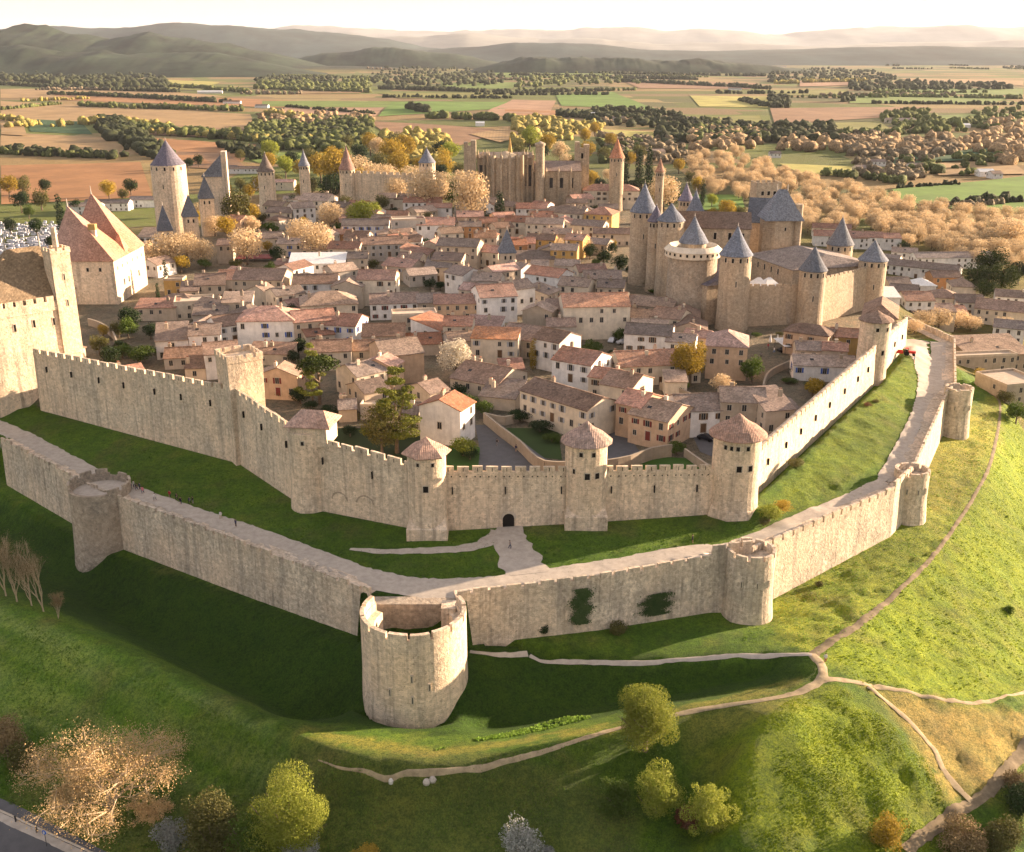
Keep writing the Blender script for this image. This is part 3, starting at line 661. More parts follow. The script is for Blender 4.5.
ze = ztop(737, 441, (0, y-4.6)); e = round_tower('stout round tower with pinkish brown conical roof at the corner of the inner wall', x, y, 4.8, 9, ze, group='roofed towers of the inner wall', wins=((-94, ze-6.0, 1.0, 1.3),(-66, ze-6.0, 0.9, 1.2),(-130, ze-1.7, 0.6, 0.9),(-115, ze-1.7, 0.6, 0.9),(-100, ze-1.7, 0.7, 0.9),(-76, ze-1.7, 0.7, 0.9)), batter=0.5)
cone_roof(e, 5.9, ze+0.05, 4.2, 20, 'r_tower', flare=0.34, finial=False)
b = MB(); b.lathe([(6.6, 7), (5.4, 11.6), (4.6, 12.4)], 8, a0=R(22), a1=R(382)); b.build('plinth', M['wall'], e)
x, y = P(873, 391, 11); y += 4
ze = ztop(873, 323, (0, y-4)); e = round_tower('narrow sunlit tower with flat brown tile roof partway up the right wall', x, y, 4.1, 10, ze, group='roofed towers of the inner wall', wins=((-100, ze-2.0, 0.8, 1.0),(-60, ze-2.0, 0.8, 1.0),(-70, ze-8.5, 0.8, 1.3)), batter=0.3)
cone_roof(e, 4.8, ze+0.05, 2.6, 12, 'r_brown', flare=0.34, finial=False)
# orange hipped tower
def hip_roof(b, hx, hy, z, h, ridge=0.5, over=0.6, th=0.25, axis='x'):
    X, Y = hx+over, hy+over
    rx = hx*ridge if axis == 'x' else 0.01; ry = hy*ridge if axis == 'y' else 0.01
    P0 = [(-X,-Y,z),(X,-Y,z),(X,Y,z),(-X,Y,z)]
    if axis == 'x': A, B = (-rx,0,z+h), (rx,0,z+h); fs = [(P0[0],P0[1],B,A),(P0[2],P0[3],A,B)]; tr = [(P0[1],P0[2],B),(P0[3],P0[0],A)]
    else: A, B = (0,-ry,z+h), (0,ry,z+h); fs = [(P0[1],P0[2],B,A),(P0[3],P0[0],A,B)]; tr = [(P0[0],P0[1],A),(P0[2],P0[3],B)]
    for f in fs: b.quad(*f)
    for f in tr: b.poly(f)
    b.box(-X, X, -Y, Y, z-th, z-0.003)
x, y = P(309, 512, 10); y += 3.8; x0 = x
ze = ztop(312, 428, (0, y-3))
e = round_tower('round fronted tower with a small orange hipped roof on its right half', x, y, 4.0, 9, ze-1.2, group='roofed towers of the inner wall', wins=((-95, ze-3.0, 0.6, 0.8),), batter=0.5)
b = MB(); b.box(-2.6, 5.0, -3.0, 4.2, ze-4, ze); b.build('upper_room', M['wall'], e).rotation_euler = (0, 0, R(-8))
opening(e, R(-90), 3.05, ze-1.6, 0.9, 1.9, 'doorway').location.x = 2.2
b = MB(); hip_roof(b, 4.2, 3.7, 0, 2.4, 0.55); o = b.build('roof', M['r_tower'], e, (1.2, 0.6, ze+0.27)); o.rotation_euler = (0, 0, R(-8))
# square crenellated tower
x, y = P(243, 464, 10); y += 4.6
ze = ztop(246, 360, (0, y-3)); e = empty('square_tower', (x, y, 0), R(33), 'tall square tower with crenellated flat top, lit on its right face, in the left wall', 'tower')
hw = 4.1; b = MB(); b.hexa([(-hw*.93,-hw*.93,12),(hw*.93,-hw*.93,12),(hw*.93,hw*.93,12),(-hw*.93,hw*.93,12),(-hw,-hw,ze),(hw,-hw,ze),(hw,hw,ze),(-hw,hw,ze)])
b.build('shaft', M['wall'], e)
b = MB(); b.hexa([(-hw-.5,-hw-.5,5),(hw+.5,-hw-.5,5),(hw+.5,hw+.5,5),(-hw-.5,hw+.5,5),(-hw*.95,-hw*.95,13.2),(hw*.95,-hw*.95,13.2),(hw*.95,hw*.95,13.2),(-hw*.95,hw*.95,13.2)]); b.build('plinth', M['wall'], e)
b = MB()
def sq_battlement(b, hx, hy, z, low=0.8, h=0.9, pitch=2.4, gap=0.7, th=0.5):
    for ax in range(4):
        L_ = hx if ax % 2 == 0 else hy; D = hy if ax % 2 == 0 else hx
        Mx = Matrix.Rotation(ax*math.pi/2, 4, 'Z')
        b.box(-L_, L_-th, -D-0.04, -D+th, z, z+low, Mx)
        k = max(1, round((2*L_+gap)/pitch)); w_ = (2*L_-gap*(k-1))/k
        for i in range(k): b.box(-L_+i*(w_+gap)+(0.003 if i == 0 else 0), -L_+i*(w_+gap)+w_-(th+0.003 if i == k-1 else 0), -D-0.042, -D+th-0.002, z+low, z+low+h, Mx)
sq_battlement(b, hw+0.1, hw+0.1, ze-0.3); b.build('battlement', M['wall'], e)
opening(e, R(-90), hw*0.97, ze-13, 0.7, 1.0).location.x = 1.0
opening(e, R(0), hw*0.98, ze-8.6, 0.9, 1.2).location.y = 1.3
# building with the dark roof where the inner wall ends
x, y = P(900, 350, 12); e = empty('gatehouse', (x-3.5, y+11, 0), R(70), 'low rampart tower under a dark brown tile roof where the sunlit wall ends', 'tower')
b = MB(); b.box(-9, 9, -5, 5, 10, 21.5); b.build('wall_body', M['wall'], e)
b = MB(); hip_roof(b, 9, 5, 21.75, 3.6, 0.7, 0.5); b.build('roof', M['r_brown'], e)
# ---- huge tower, far left
ox, oy = P(30, 402, 10)
zE = 37.5; e = empty('keep_tower', (ox-0.4, oy+6, 0), R(45), 'huge tower with steep brown hipped roof and square stair turret at the left edge', 'tower')
b = MB(); hx, hy = 10.4, 8.0
pts = [(hx, -hy), (hx, hy), (-hx, hy)] + [(-hx-7.5*math.sin(a), hy*math.cos(a)) for a in [math.pi*i/12 for i in range(1, 12)]] + [(-hx, -hy)]
big = [(p[0]*1.05+0.2, p[1]*1.06) for p in pts]
n = len(pts)
b.prism(big, 4, 16, cap=False); 
nb = len(b.v); b.v += [(p[0], p[1], 16) for p in big]+[(p[0], p[1], 24) for p in pts]
for i in range(n): j = (i+1) % n; b.f.append((nb+i, nb+j, nb+n+j, nb+n+i)); b.m.append(0)
b.prism(pts, 24, zE-3); b.build('shaft', M['wall'], e)
b = MB(); up = [(p[0]*1.03, p[1]*1.03) for p in pts]; b.prism(up, zE-3, zE-0.5, bottom=True)
for i in range(n):
    p, q = up[i], up[(i+1) % n]; ll = math.hypot(q[0]-p[0], q[1]-p[1]); k = max(1, round(ll/2.6))
    for j in range(k):
        f0, f1 = (j+0.15)/k, (j+0.85)/k
        a0 = (p[0]+(q[0]-p[0])*f0, p[1]+(q[1]-p[1])*f0); a1 = (p[0]+(q[0]-p[0])*f1, p[1]+(q[1]-p[1])*f1)
        c0 = (a0[0]*0.94, a0[1]*0.94); c1 = (a1[0]*0.94, a1[1]*0.94)
        b.hexa([(*a0,zE-.5),(*a1,zE-.5),(*c1,zE-.5),(*c0,zE-.5),(*a0,zE+.9),(*a1,zE+.9),(*c1,zE+.9),(*c0,zE+.9)])
b.build('battlement', M['wall'], e)
b = MB(); X, Yr = hx*0.95, hy*0.93; xl = -hx-6.2
A, B = (-2.5, 0, 50.5), (hx*0.62, 0, 50.5)
P0 = [(X,-Yr,zE-.3),(X,Yr,zE-.3),(-hx,Yr,zE-.3),(-hx,-Yr,zE-.3)]
arc = [(-hx-6.6*math.sin(a), Yr*math.cos(a), zE-.3) for a in [math.pi*i/8 for i in range(9)]]
b.quad(P0[3], P0[0], B, A); b.quad(P0[1], P0[2], A, B); b.poly([P0[0], P0[1], B])
for i in range(8): b.poly([arc[i], arc[i+1], A])
r_ = b.build('roof', M['r_golden'], e)
for q in (A, B): f = MB(); f.tube([(q[0],q[1],q[2]-.3),(q[0],q[1],q[2]+3.2)], [.25,.06]); f.build('finial', M['w_grey'], r_)
b = MB(); b.box(hx-4.8, hx+0.35, -hy-0.5, -hy+4.6, 22, 49.5); sq = MB()
b.build('stair_turret', M['wall'], e)
tb = MB(); sq_battlement(tb, 2.7, 2.7, 0, low=0.6, h=0.8, pitch=1.9, gap=0.6, th=0.4); tb.build('battlement', M['wall'], e, (hx-2.2, -hy+2.05, 49.3))
tb = MB(); tb.tube([(0,0,0),(0,0,6)], [.9,.7], 8); tb.build('chimney', M['wall'], e, (hx-1.6, -hy+3.2, 49.5))
for xx, zz in ((-6, 31.5), (-1, 31.8), (4.2, 31.5)): opening(e, R(-90), hy+0.02, zz, 0.6, 1.9).location.x = xx
opening(e, R(-90), hy+0.52, 43, .35, 1.6).location.x = hx-2; opening(e, R(-90), hy+0.52, 36, .35, 1.6).location.x = hx-2
# ---- outer wall
ow_top = [z for _, _, z in OW]
T3 = P(751, 628, -2.6); T4 = P(912, 524, 0.6); T5 = P(958, 438, 0.9); T1 = P(97, 566, -6)
olab = ['outer wall stretch at the left edge above the dark ditch', 'straight outer wall from the ruined round tower down past the walking people', 'weathered outer wall ending at the large open barbican tower',
 'outer wall with ivy patches right of the open barbican tower', 'low stretch of outer wall beside the ivy patch', 'raised end of outer wall with a pedestrian beside it', 'short link of outer wall behind the stout round tower',
 'sunlit outer wall with evenly spaced crenels above the green bank', 'short grey piece of outer wall by the cut off tower', 'steep lit outer wall climbing beside the white path', 'short ruined wall piece with a doorway by the upper tower', 'narrow wall running up beside the paved corner', 'brownish parapet wall closing the paved corner at the top']
runs = [(1,2),(2,3),(3,4),None,(5,6),(6,7),(7,8),(8,9),(9,10),(10,11),(11,12),(12,13),(13,14)]
runs = [(0,1,0),(1,2,0),(2,3,1),(3,4,2),(5,6,3),(6,7,4),(7,8,5),(8,9,7),(9,10,8),(10,11,9),(11,12,10),(12,13,11),(13,14,12)]
for a, c, li in runs:
    if a == 0: continue
    zoff = 2.4 if li == 5 else (1.9 if li in (8, 10) else (1.0 if li >= 7 else (0.5 if li in (3, 4) else 0)))
    q0, q1 = Vector(OW[a][:2]), Vector(OW[c][:2]); dq = (q1-q0).normalized(); q1 = q1+dq*1.8 if li == 2 else q1; q0 = q0-dq*1.6 if li == 3 else q0
    wallrun(olab[li], tuple(q0), tuple(q1), ow_top[a]+zoff, ow_top[c]+zoff, t=3.6, pitch=3.0 if li < 7 else 3.2, gap=0.85 if li < 3 else .65, mer=1.05 if li < 3 else (0.9 if li in (3, 4) else 1.35), mat='wall2', group='outer rampart walls', slits=False, jit=0.3 if li < 3 else 0.15, name='outer_wall', wz=(min(zin[a]+.12, ow_top[a]-.7), min(zin[c]+.12, ow_top[c]-.7)))
# left round tower, flat broken top
x, y = T1; y += 7.2; e = empty('round_tower', (x, y, 0), 0, 'squat round tower with broken pale rim beside the walking people', 'tower')
b = MB(); b.lathe([(7.4, -9), (7.0, -5), (6.6, 2), (6.5, 9.4)], 36); b.build('shaft', M['rubble'], e)
b = MB(); b.lathe([(6.5, 9.4), (6.5, 9.9), (5.7, 9.9), (5.7, 8.9)], 36); 
crenels(b, 6.52, 9.6, n=12, h=0.8, low=0.5, a0=R(-60), a1=R(75), gapf=.3); crenels(b, 6.52, 9.6, n=12, h=0.9, low=0.9, a0=R(90), a1=R(215), gapf=.25); b.build('battlement', M['rubble'], e)
b = MB(); b.lathe([(5.75, 8.9), (0.01, 8.9)], 36); b.build('terrace', M['path'], e)
# large open barbican
x, y = BARB; e = empty('barbican_tower', (x, y, 0), 0, 'largest round tower, open and hollow with sunlit inner rim, in front of the white path', 'tower')
a0, a1 = R(148), R(392)
b = MB(); b.lathe([(9.3, -8), (9.15, -4), (8.95, 1), (8.9, 10.0)], 56, a0=a0, a1=a1); 
b.lathe([(8.9, 10.0), (8.0, 10.0)], 56, a0=a0, a1=a1); b.lathe([(8.0, 10.0), (8.0, 8.6), (6.7, 8.6), (6.6, 2.6)], 56, a0=a0, a1=a1)
for a in (a0, a1):
    c, s_ = math.cos(a), math.sin(a); q = [(9.3*c,9.3*s_,-8),(8.9*c,8.9*s_,10),(8.0*c,8.0*s_,10),(8*c,8*s_,8.6),(6.7*c,6.7*s_,8.6),(6.6*c,6.6*s_,2.6),(6.6*c,6.6*s_,-8)]; b.poly(q if a == a1 else q[::-1])
b.build('shaft', M['wall'], e)
b = MB(); crenels(b, 8.92, 9.98, n=16, h=1.15, low=0.35, th=0.75, a0=a0, a1=a1, gapf=0.13, seg=5); b.build('battlement', M['wall'], e)
b = MB(); b.lathe([(7, 2.7), (0.01, 2.7)], 40); b.build('floor_inside', plain('earth_floor', (0.10, 0.085, 0.06), 0.95, 0.3), e)
b = MB(); b.box(-7.6, 7.7, 6.4, 9.2, -4, 8.6); b.build('rear_wall', M['rubble'], e)
b = MB(); b.box(4.4, 6.9, 3.4, 6.397, 2, 9.4); b.build('stair_block', M['wall'], e)
for a, z in ((-112, 0.5), (-88, 3.4), (-70, 1.5), (-88, -0.6)): opening(e, R(a), 9.1, z, 0.15, 1.2, 'arrow_slit')
# other outer towers
def open_tower(label, T, r, zb, zt, mat='wall2', n=10, gap=(0.22), low=1.0, h=0.9):
    x, y = T; y += r; e = empty('round_tower', (x, y, 0), 0, label, 'tower', 'towers of the outer wall')
    b = MB(); b.lathe([(r+0.7, zb-4), (r+0.5, zb), (r+0.05, zb+5), (r, zt-1.9)], 32, cap=True); b.build('shaft', M[mat], e)
    b = MB(); crenels(b, r+0.05, zt-1.95, n=n, h=h, low=low, th=0.6, gapf=gap); b.build('battlement', M[mat], e)
    for a in (-120, -84, -50): opening(e, R(a), r+0.1, (zt+zb)/2+1.5, 0.14, 1.1, 'arrow_slit')
    return e
open_tower('stout crenellated round tower on the outer wall, lit on its right edge', T3, 4.5, -2.6, 12.0)
open_tower('grey round tower of the outer wall with jagged top beside the lit slope', T4, 3.7, 0.4, 12.8, n=9, low=0.7)
open_tower('uppermost round tower of the outer wall next to the yellowish bank', T5, 3.6, 0.8, 14.6, n=6, low=1.3, h=0.4)
# ---------------------------------------------------------------- castle inside the walls
def tower_at(label, cx, wpx, apex, eave, Y, base=11, mat='castle', roofmat='slate', name='castle_tower', group='towers of the castle', kind='spire', over=0.15, cat='tower', wins=True, seg=24, flare=None, bell=False):
    x, y, z = PY(cx, eave, Y); sc = pxm(x, Y, z); r = wpx/2/sc
    _, _, ze = PY(cx, eave, Y-r); _, _, za = PY(cx, apex, Y)
    h = za-ze
    ws = []
    if wins:
        for a in (-140, -112, -84, -56, -28): ws.append((a, ze-1.4, 0.7, 1.4))
        ws += [(-95, ze-9, 0.35, 1.8)]
    return round_tower(label, x, Y, r-over, base, ze, (kind, h, over+0.3, roofmat, seg), mat=mat, name=name, group=group, wins=ws, cat=cat)
def wbox(name, mat, x0, x1, y0, y1, z0, z1, parent=None):
    b = MB(); b.box(x0, x1, y0, y1, z0, z1); return b.build(name, mat, parent)
tower_at('castle tower with blue cone nearest the pink hipped house, tallest in front', 736, 32, 226, 257, 343)
tower_at('slim castle tower with blue cone in the middle of the plain courtyard wall', 813, 27, 246, 272, 347)
tower_at('castle corner tower with blue cone at the right end of the courtyard wall', 873, 28, 240, 262, 372)
tower_at('short castle turret with broad blue cone behind the large grey roof', 840, 26, 217, 246, 403)
tower_at('castle tower with wide split cone, leftmost of the castle', 644, 27, 183, 213, 412)
tower_at('castle gate tower with truncated blue roof beside the round barbican', 671, 27, 203, 222, 392, kind='cap')
tower_at('thin castle gate turret with violet cone squeezed between two bigger towers', 656, 16, 205, 222, 398, roofmat='slate2')
tower_at('castle tower with blue spire rising above the long brown castle roof', 695, 21, 190, 216, 432)
tower_at('small far castle turret with violet cone and chimney stacks behind', 686, 15, 183, 201, 450, roofmat='slate2')
# round barbican with timber gallery
x, y, z = PY(693, 252, 357); r = 50/2/pxm(x, y, z)
e = empty('barbican_tower', (x, y, 0), 0, 'broad round castle drum with a pale ring gallery round a small blue cone', 'tower')
b = MB(); b.lathe([(r+.6, 6), (r, 14), (r-.2, z-1)], 40, cap=True); b.build('shaft', M['rubble'], e)
b = MB(); b.lathe([(r-.2, z-1.2), (r+1.0, z-1.1), (r+1.0, z+1.0), (r+1.3, z+1.0), (r-0.4, z+2.6), (r-1.8, z+1.2), (r-1.8, z-1)], 40); b.mi = 1
for i in range(26):
    a = 2*math.pi*i/26; Mx = Matrix.Rotation(a, 4, 'Z'); b.box(r+0.9, r+1.06, -0.35, 0.35, z-0.3, z+0.6, Mx)
b.build('gallery', [M['w_cream'], M['dark']], e)
zc = PY(700, 243, 357)[2]; o = empty
b = MB(); b.lathe([(4.3, z-1), (4.3, z+3.5)], 24); b.build('inner_turret', M['castle'], e)
cone_roof(e, 5.0, z+3.5, PY(700, 216, 357)[2]-z-3.5, 24, 'slate', flare=0.3)
# curtain walls of the castle
def cw(label, a, b_, ytopa, ytopb, zb=9, base=12, mer=0.8, slits=False):
    (xa, Ya), (xb, Yb) = a, b_
    return wallrun(label, (xa, Ya), (xb, Yb), PY(0, ytopa, Ya)[2], PY(0, ytopb, Yb)[2], t=2, pitch=2.6, gap=0.7, mer=mer, mat='castle', group='courtyard walls of the castle', slits=slits, zb=zb, name='castle_wall')
def at(px, Y): return (PY(px, 300, Y)[0], Y)
cw('castle courtyard wall between the two slim blue cone towers', at(745, 345), at(806, 349), 284, 284)
cw('castle courtyard wall running to the right corner tower', at(820, 350), at(873, 372), 277, 264)
cw('castle wall strip between the leftmost tower and gate tower', at(647, 410), at(668, 398), 226, 229)
# range with lean slate roof
def castle_house(label, corners, zt, roof, h, mat='castle', ov=0.4, wins=(), name='castle_building'):
    (x0, y0), (x1, y1), (x2, y2) = corners         # front-left, front-right, back-right
    L_ = math.hypot(x1-x0, y1-y0); W = math.hypot(x2-x1, y2-y1); a = math.atan2(y1-y0, x1-x0)
    cx, cy = (x0+x2)/2, (y0+y2)/2
    e = empty(name, (cx, cy, 0), a, label, 'castle building', 'ranges of the castle')
    b = MB(); b.box(-L_/2, L_/2, -W/2, W/2, 9, zt-0.3); b.build('wall', M[mat], e)
    b = MB()
    if roof[0] == 'hip': hip_roof(b, L_/2, W/2, 0, h, roof[1], ov)
    elif roof[0] == 'hipy': hip_roof(b, L_/2, W/2, 0, h, roof[1], ov, axis='y')
    elif roof[0] == 'lean': 
        X, Yy = L_/2+ov, W/2+ov; b.hexa([(-X,-Yy,-.3),(X,-Yy,-.3),(X,Yy,-.3),(-X,Yy,-.3),(-X,-Yy,0),(X,-Yy,0),(X,Yy,h),(-X,Yy,h)])
    elif roof[0] == 'gablex':
        X, Yy = L_/2+ov, W/2+ov; b.quad((-X,-Yy,0),(X,-Yy,0),(X,0,h),(-X,0,h)); b.quad((X,Yy,0),(-X,Yy,0),(-X,0,h),(X,0,h)); b.box(-X,X,-Yy,Yy,-.3,-.003)
        b.poly([(X-.4,-Yy,0),(X-.4,Yy,0),(X-.4,0,h-.05)]); b.poly([(-X+.4,Yy,0),(-X+.4,-Yy,0),(-X+.4,0,h-.05)])
    elif roof[0] == 'gabley':
        X, Yy = L_/2+ov, W/2+ov; b.quad((X,-Yy,0),(X,Yy,0),(0,Yy,h),(0,-Yy,h)); b.quad((-X,Yy,0),(-X,-Yy,0),(0,-Yy,h),(0,Yy,h)); b.box(-X,X,-Yy,Yy,-.3,-.003)
        b.poly([(-X,-Yy+.4,0),(X,-Yy+.4,0),(0,-Yy+.4,h-.05)])
    ro = b.build('roof', M[roof[-1]], e, (0, 0, zt))
    for u, zz, w_, hh in wins:
        opening(e, R(-90), W/2+0.02, zz, w_, hh).location.x = u*L_/2
    return e
def fl(pxl, Y): return at(pxl, Y)
zt = PY(725, 228, 402)[2]
castle_house('long castle range under a straight brown roof behind the round barbican', (fl(676, 404), fl(748, 400), (fl(748, 400)[0], 414)), zt, ('gablex', 'r_brown'), 5.2, wins=[(-.75, zt-3, 2.2, 2), (-.35, zt-3, 1.2, 2.6), (0.05, zt-3, 1, 2.4), (0.45, zt-3, 1.1, 2.6), (0.8, zt-3, 1.1, 2.4)])
zt = PY(712, 283, 350)[2]
castle_house('low castle range with violet slate lean roof against the front tower', (fl(701, 353), fl(722, 343), (fl(722, 343)[0]+4, 357)), zt, ('lean', 'slate2'), 4.5, wins=[(-.2, zt-5, .7, 1.6)])
zt = PY(795, 270, 366)[2]
castle_house('broad castle range with a large flat grey brown roof inside the courtyard', (fl(764, 388), fl(812, 358), (fl(850, 384)[0], 384)), zt, ('hip', 0.6, 'r_grey'), 3.6, wins=[(-.8, zt-2.4, .8, 2.0), (-.5, zt-2.4, .8, 2.0), (-.2, zt-2.4, .8, 2.0), (.1, zt-2.4, .8, 2.0), (.4, zt-2.4, .8, 2.0)])
# keep
zt = PY(770, 221, 404)[2]; x, y = fl(772, 410); 
e = empty('keep_tower', (x, y, 0), 0, 'eight sided castle keep under a steep slate roof with round chimney turret', 'tower')
b = MB(); b.lathe([(7.2, 9), (7.0, zt)], 8, a0=R(22.5), a1=R(382.5), cap=True); b.build('shaft', M['castle'], e)
zr = PY(780, 190, 410)[2]
b = MB(); hip_roof(b, 6.9, 6.6, 0, zr-zt, 0.22, 0.5); b.build('roof', M['slate'], e, (0.6, 0, zt+.3))
b = MB(); b.tube([(0,0,9),(0,0,PY(0,205,404)[2])], [1.7,1.5], 14); b.build('chimney_turret', M['castle'], e, (6.6, -3.4, 0))
for a in (-110, -80): opening(e, R(a), 6.7, zt-3, .7, 1.2)
for q in (-1.5, 2.5): f = MB(); f.tube([(q,0,zr-.3),(q,0,zr+2.4)], [.25,.08]); f.build('finial', M['w_grey'], e)
zt = PY(760, 187, 436)[2]; x, y = fl(757, 440); e = empty('square_tower', (x, y, 0), R(5), 'tall square castle tower with crenellated top just behind the slate keep roof', 'tower')
b = MB(); b.box(-5.2, 5.2, -4, 4, 9, zt); b.build('shaft', M['castle'], e); b = MB(); sq_battlement(b, 5.2, 4, zt-.02, .8, 1, 2.4, .8); b.build('battlement', M['castle'], e)
for u in (-2.5, 0, 2.5): opening(e, R(-90), 4.02, zt-2.5, 1.1, 1.6).location.x = u
zt = PY(758, 222, 424)[2]
castle_house('steep slate roofed castle hall with pale gable left of the keep', (fl(746, 424), fl(771, 421), (fl(771, 421)[0], 432)), zt, ('gablex', 'slate'), 9.0)
ta, tb_ = at(744, 350)[0], at(790, 350)[0]
b = MB(); b.box(ta, tb_, 347.5, 366, 9, 20.2); tag(b.build('terrace', M['walk']), kind='structure')
# white tents in the court
for i, (px, py) in enumerate(((759, 279), (769, 281))):
    x, y, _ = PY(px, py, 362); e = empty('marquee', (x, y, 20.2), R(20*i), ['left of the two white tents inside the castle courtyard', 'right of the two white tents inside the castle courtyard'][i], 'tent')
    b = MB(); hip_roof(b, 2.8, 2.6, 0, 2.4, .2, .1); b.build('canopy', M['r_white'], e, (0, 0, 3.0)); b = MB(); b.box(-2.6, 2.6, -2.5, 2.5, 0, 2.7); b.build('side_cloth', M['r_white'], e)
# ---------------------------------------------------------------- gate with twin towers (far left)
e = empty('twin_gate_tower', (-154, 393, 0), 0, 'great pale double gate tower under two steep salmon pyramid roofs', 'tower')
zt = 28.3; b = MB(); b.box(-11, 11.5, -16.5, 16.5, 8, zt); b.build('wall_body', M['wall'], e)
for k, (yy, zap) in enumerate(((-8.4, 46.5), (8.4, 49.0))):
    ax_ = (-5.5, -3.0)[k]; b = MB(); q_ = [(-11.6,-8.55,0),(12.0,-8.55,0),(12.0,8.55,0),(-11.6,8.55,0)]; [b.poly([q_[i], q_[(i+1)%4], (ax_,0,zap-zt)]) for i in range(4)]; b.box(-11.6,12.0,-8.55,8.55,-.25,-.003); b.build('roof', M['r_salmon'], e, (0, yy+(.02 if k else -.02), zt+.3))
    f = MB(); f.tube([(ax_,yy,zap),(ax_,yy,zap+3)], [.3,.08]); f.build('finial', M['w_grey'], e)
b = MB(); hip_roof(b, 3, 3, 0, 7, .05, .2); b.build('roof', M['r_salmon'], e, (8.4, 0, zt+.3))
b = MB(); b.box(-1.1, 1.1, -.8, .8, 0, 6); b.mi = 1; b.box(-1.3, 1.3, -1, 1, 6, 8); b.build('chimney', [M['wall'], M['w_ochre']], e, (3.5, -11, zt+4.5))
b = MB(); b.lathe([(8.0, 8), (7.6, zt-1)], 24, a0=R(90), a1=R(270)); 
for yy in (-8.4, 8.4): b.build('gate_drum', M['wall'], e, (-11, yy, 0))
for yy in (-13, -8, -3, 3, 8, 13):
    opening(e, 0, 11.52, zt-3.0, .5, 1.1).location.y = yy
    if yy in (-8, -3, 8): opening(e, 0, 11.52, zt-9.0, 1.1, 2.2).location.y = yy
for xx in (4, 8.5): opening(e, R(-90), 16.52, zt-3.0, .8, 1.3).location.x = xx-2
# ---------------------------------------------------------------- towers along the far rampart
FT = 'distant towers of the far rampart'
tower_at('tall round tower with slate cone and lit crenellated crown behind the double gate tower', 168, 33, 140, 166, 480, mat='wall', roofmat='slate2', group=FT, over=-0.3)
tower_at('far tower with pale cone roof above white houses near the green field', 266, 17, 153, 172, 640, mat='wall', roofmat='r_grey', group=FT)
tower_at('far thin tower with dark pointed cone among yellow trees', 304, 11, 150, 166, 650, mat='wall', group=FT)
tower_at('far tower with blue black conical roof above orange plane trees', 427, 17, 148, 163, 640, mat='wall', group=FT)
tower_at('far tower with salmon cone half hidden in yellow trees', 347, 16, 146, 170, 655, mat='wall', roofmat='r_pink', group=FT)
tower_at('far tower with slanted bright pink cone beside the cypress trees', 617, 15, 138, 158, 600, mat='cath', roofmat='r_rust', group=FT)
tower_at('far small tower with peach cone above the orange plane tree', 660, 9, 158, 172, 560, mat='cath', roofmat='r_orange', group=FT)
def pyr_tower(label, cx, wpx, apex, eave, Y, roofmat='slate', mat='wall', rot=20, group=None, wall=None):
    x, y, z = PY(cx, eave, Y); hw = wpx/2/pxm(x, y, z)/1.25; za = PY(cx, apex, Y)[2]
    e = empty('square_tower', (x, y, 0), R(rot), label, 'tower', group)
    b = MB(); b.box(-hw, hw, -hw, hw, 9, z); b.build('shaft', M[mat], e)
    b = MB(); hip_roof(b, hw, hw, 0, za-z, .04, .45); ro = b.build('roof', M[roofmat], e, (0, 0, z+.25))
    f = MB(); f.tube([(0,0,za-z),(0,0,za-z+1.8)], [.18,.05]); f.build('finial', M['w_grey'], ro)
    for a in (-90, 0, 180):
        for u in (-.35, .35):
            o = opening(e, R(a), hw+.02, z-1.8, .7, 1.5)
            if a == -90: o.location.x = u*hw
            else: o.location.y = u*hw
    return e
PG = 'square towers with pyramid slate roofs'
pyr_tower('square tower with blue pyramid roof directly right of the double gate tower', 165, 17, 206, 230, 455, group=PG)
pyr_tower('square tower with slate pyramid roof in front of the tall round tower', 190, 18, 195, 216, 470, group=PG)
pyr_tower('slate pyramid roofed tower half hidden behind golden trees', 206, 17, 177, 198, 520, group=PG)
pyr_tower('village bell tower with steep blue pyramid roof in the middle of the houses', 507, 19, 230, 252, 433, mat='w_tan', rot=8, group=PG)
x, y, z = PY(213, 176, 560); e = empty('ruined_tower', (x, y, 0), R(10), 'tower with sloping slate roof against one high free standing wall', 'tower')
b = MB(); b.box(-5, 5, -4, 4, 9, z); b.build('shaft', M['wall'], e); b = MB(); b.box(5, 7.6, -4, 4, 9, PY(0, 152, 556)[2]); b.build('high_wall', M['wall'], e)
b = MB(); b.hexa([(-5.6,-4.5,0),(4.99,-4.5,0),(4.99,4.5,0),(-5.6,4.5,0),(-5.6,-4.5,.3),(4.99,-4.5,11),(4.99,4.5,11),(-5.6,4.5,.3)]); b.build('roof', M['slate'], e, (0, 0, z+.003))
# ---------------------------------------------------------------- basilica
YC = 600; x0 = PY(477, 170, YC)[0]; x1 = PY(534, 170, YC)[0]; xe = PY(582, 170, YC)[0]
zt = PY(500, 157, YC)[2]; e = empty('basilica', ((x0+x1)/2, YC, 0), 0, 'large gothic basilica with tall narrow windows, buttresses and a slim round turret', 'church')
cx = (x0+x1)/2; hw = (x1-x0)/2
b = MB(); b.box(-hw, hw, 2, 16, 10, zt-1); b.build('choir', M['cath'], e)
b = MB(); b.lathe([(9.6, 10), (9.6, zt)], 12, a0=R(180), a1=R(360)); b.lathe([(9.6, zt), (0.1, zt+3.2)], 12, a0=R(180), a1=R(360)); b.build('apse', M['cath'], e, (0, 2.1, 0))
rf = MB(); hip_roof(rf, hw, 7, 0, 2.6, .9, .2); rf.build('roof', M['r_grey'], e, (0, 9, zt-.7))
for i in range(7):
    a = R(180+15+25*i); w_ = MB(); w_.box(-.1, .16, -1.15, 1.15, zt-17, zt-4); o = w_.build('window', M['glass'], e, (9.3*math.cos(a), 2.1+9.3*math.sin(a), 0)); o.rotation_euler = (0,0,a)
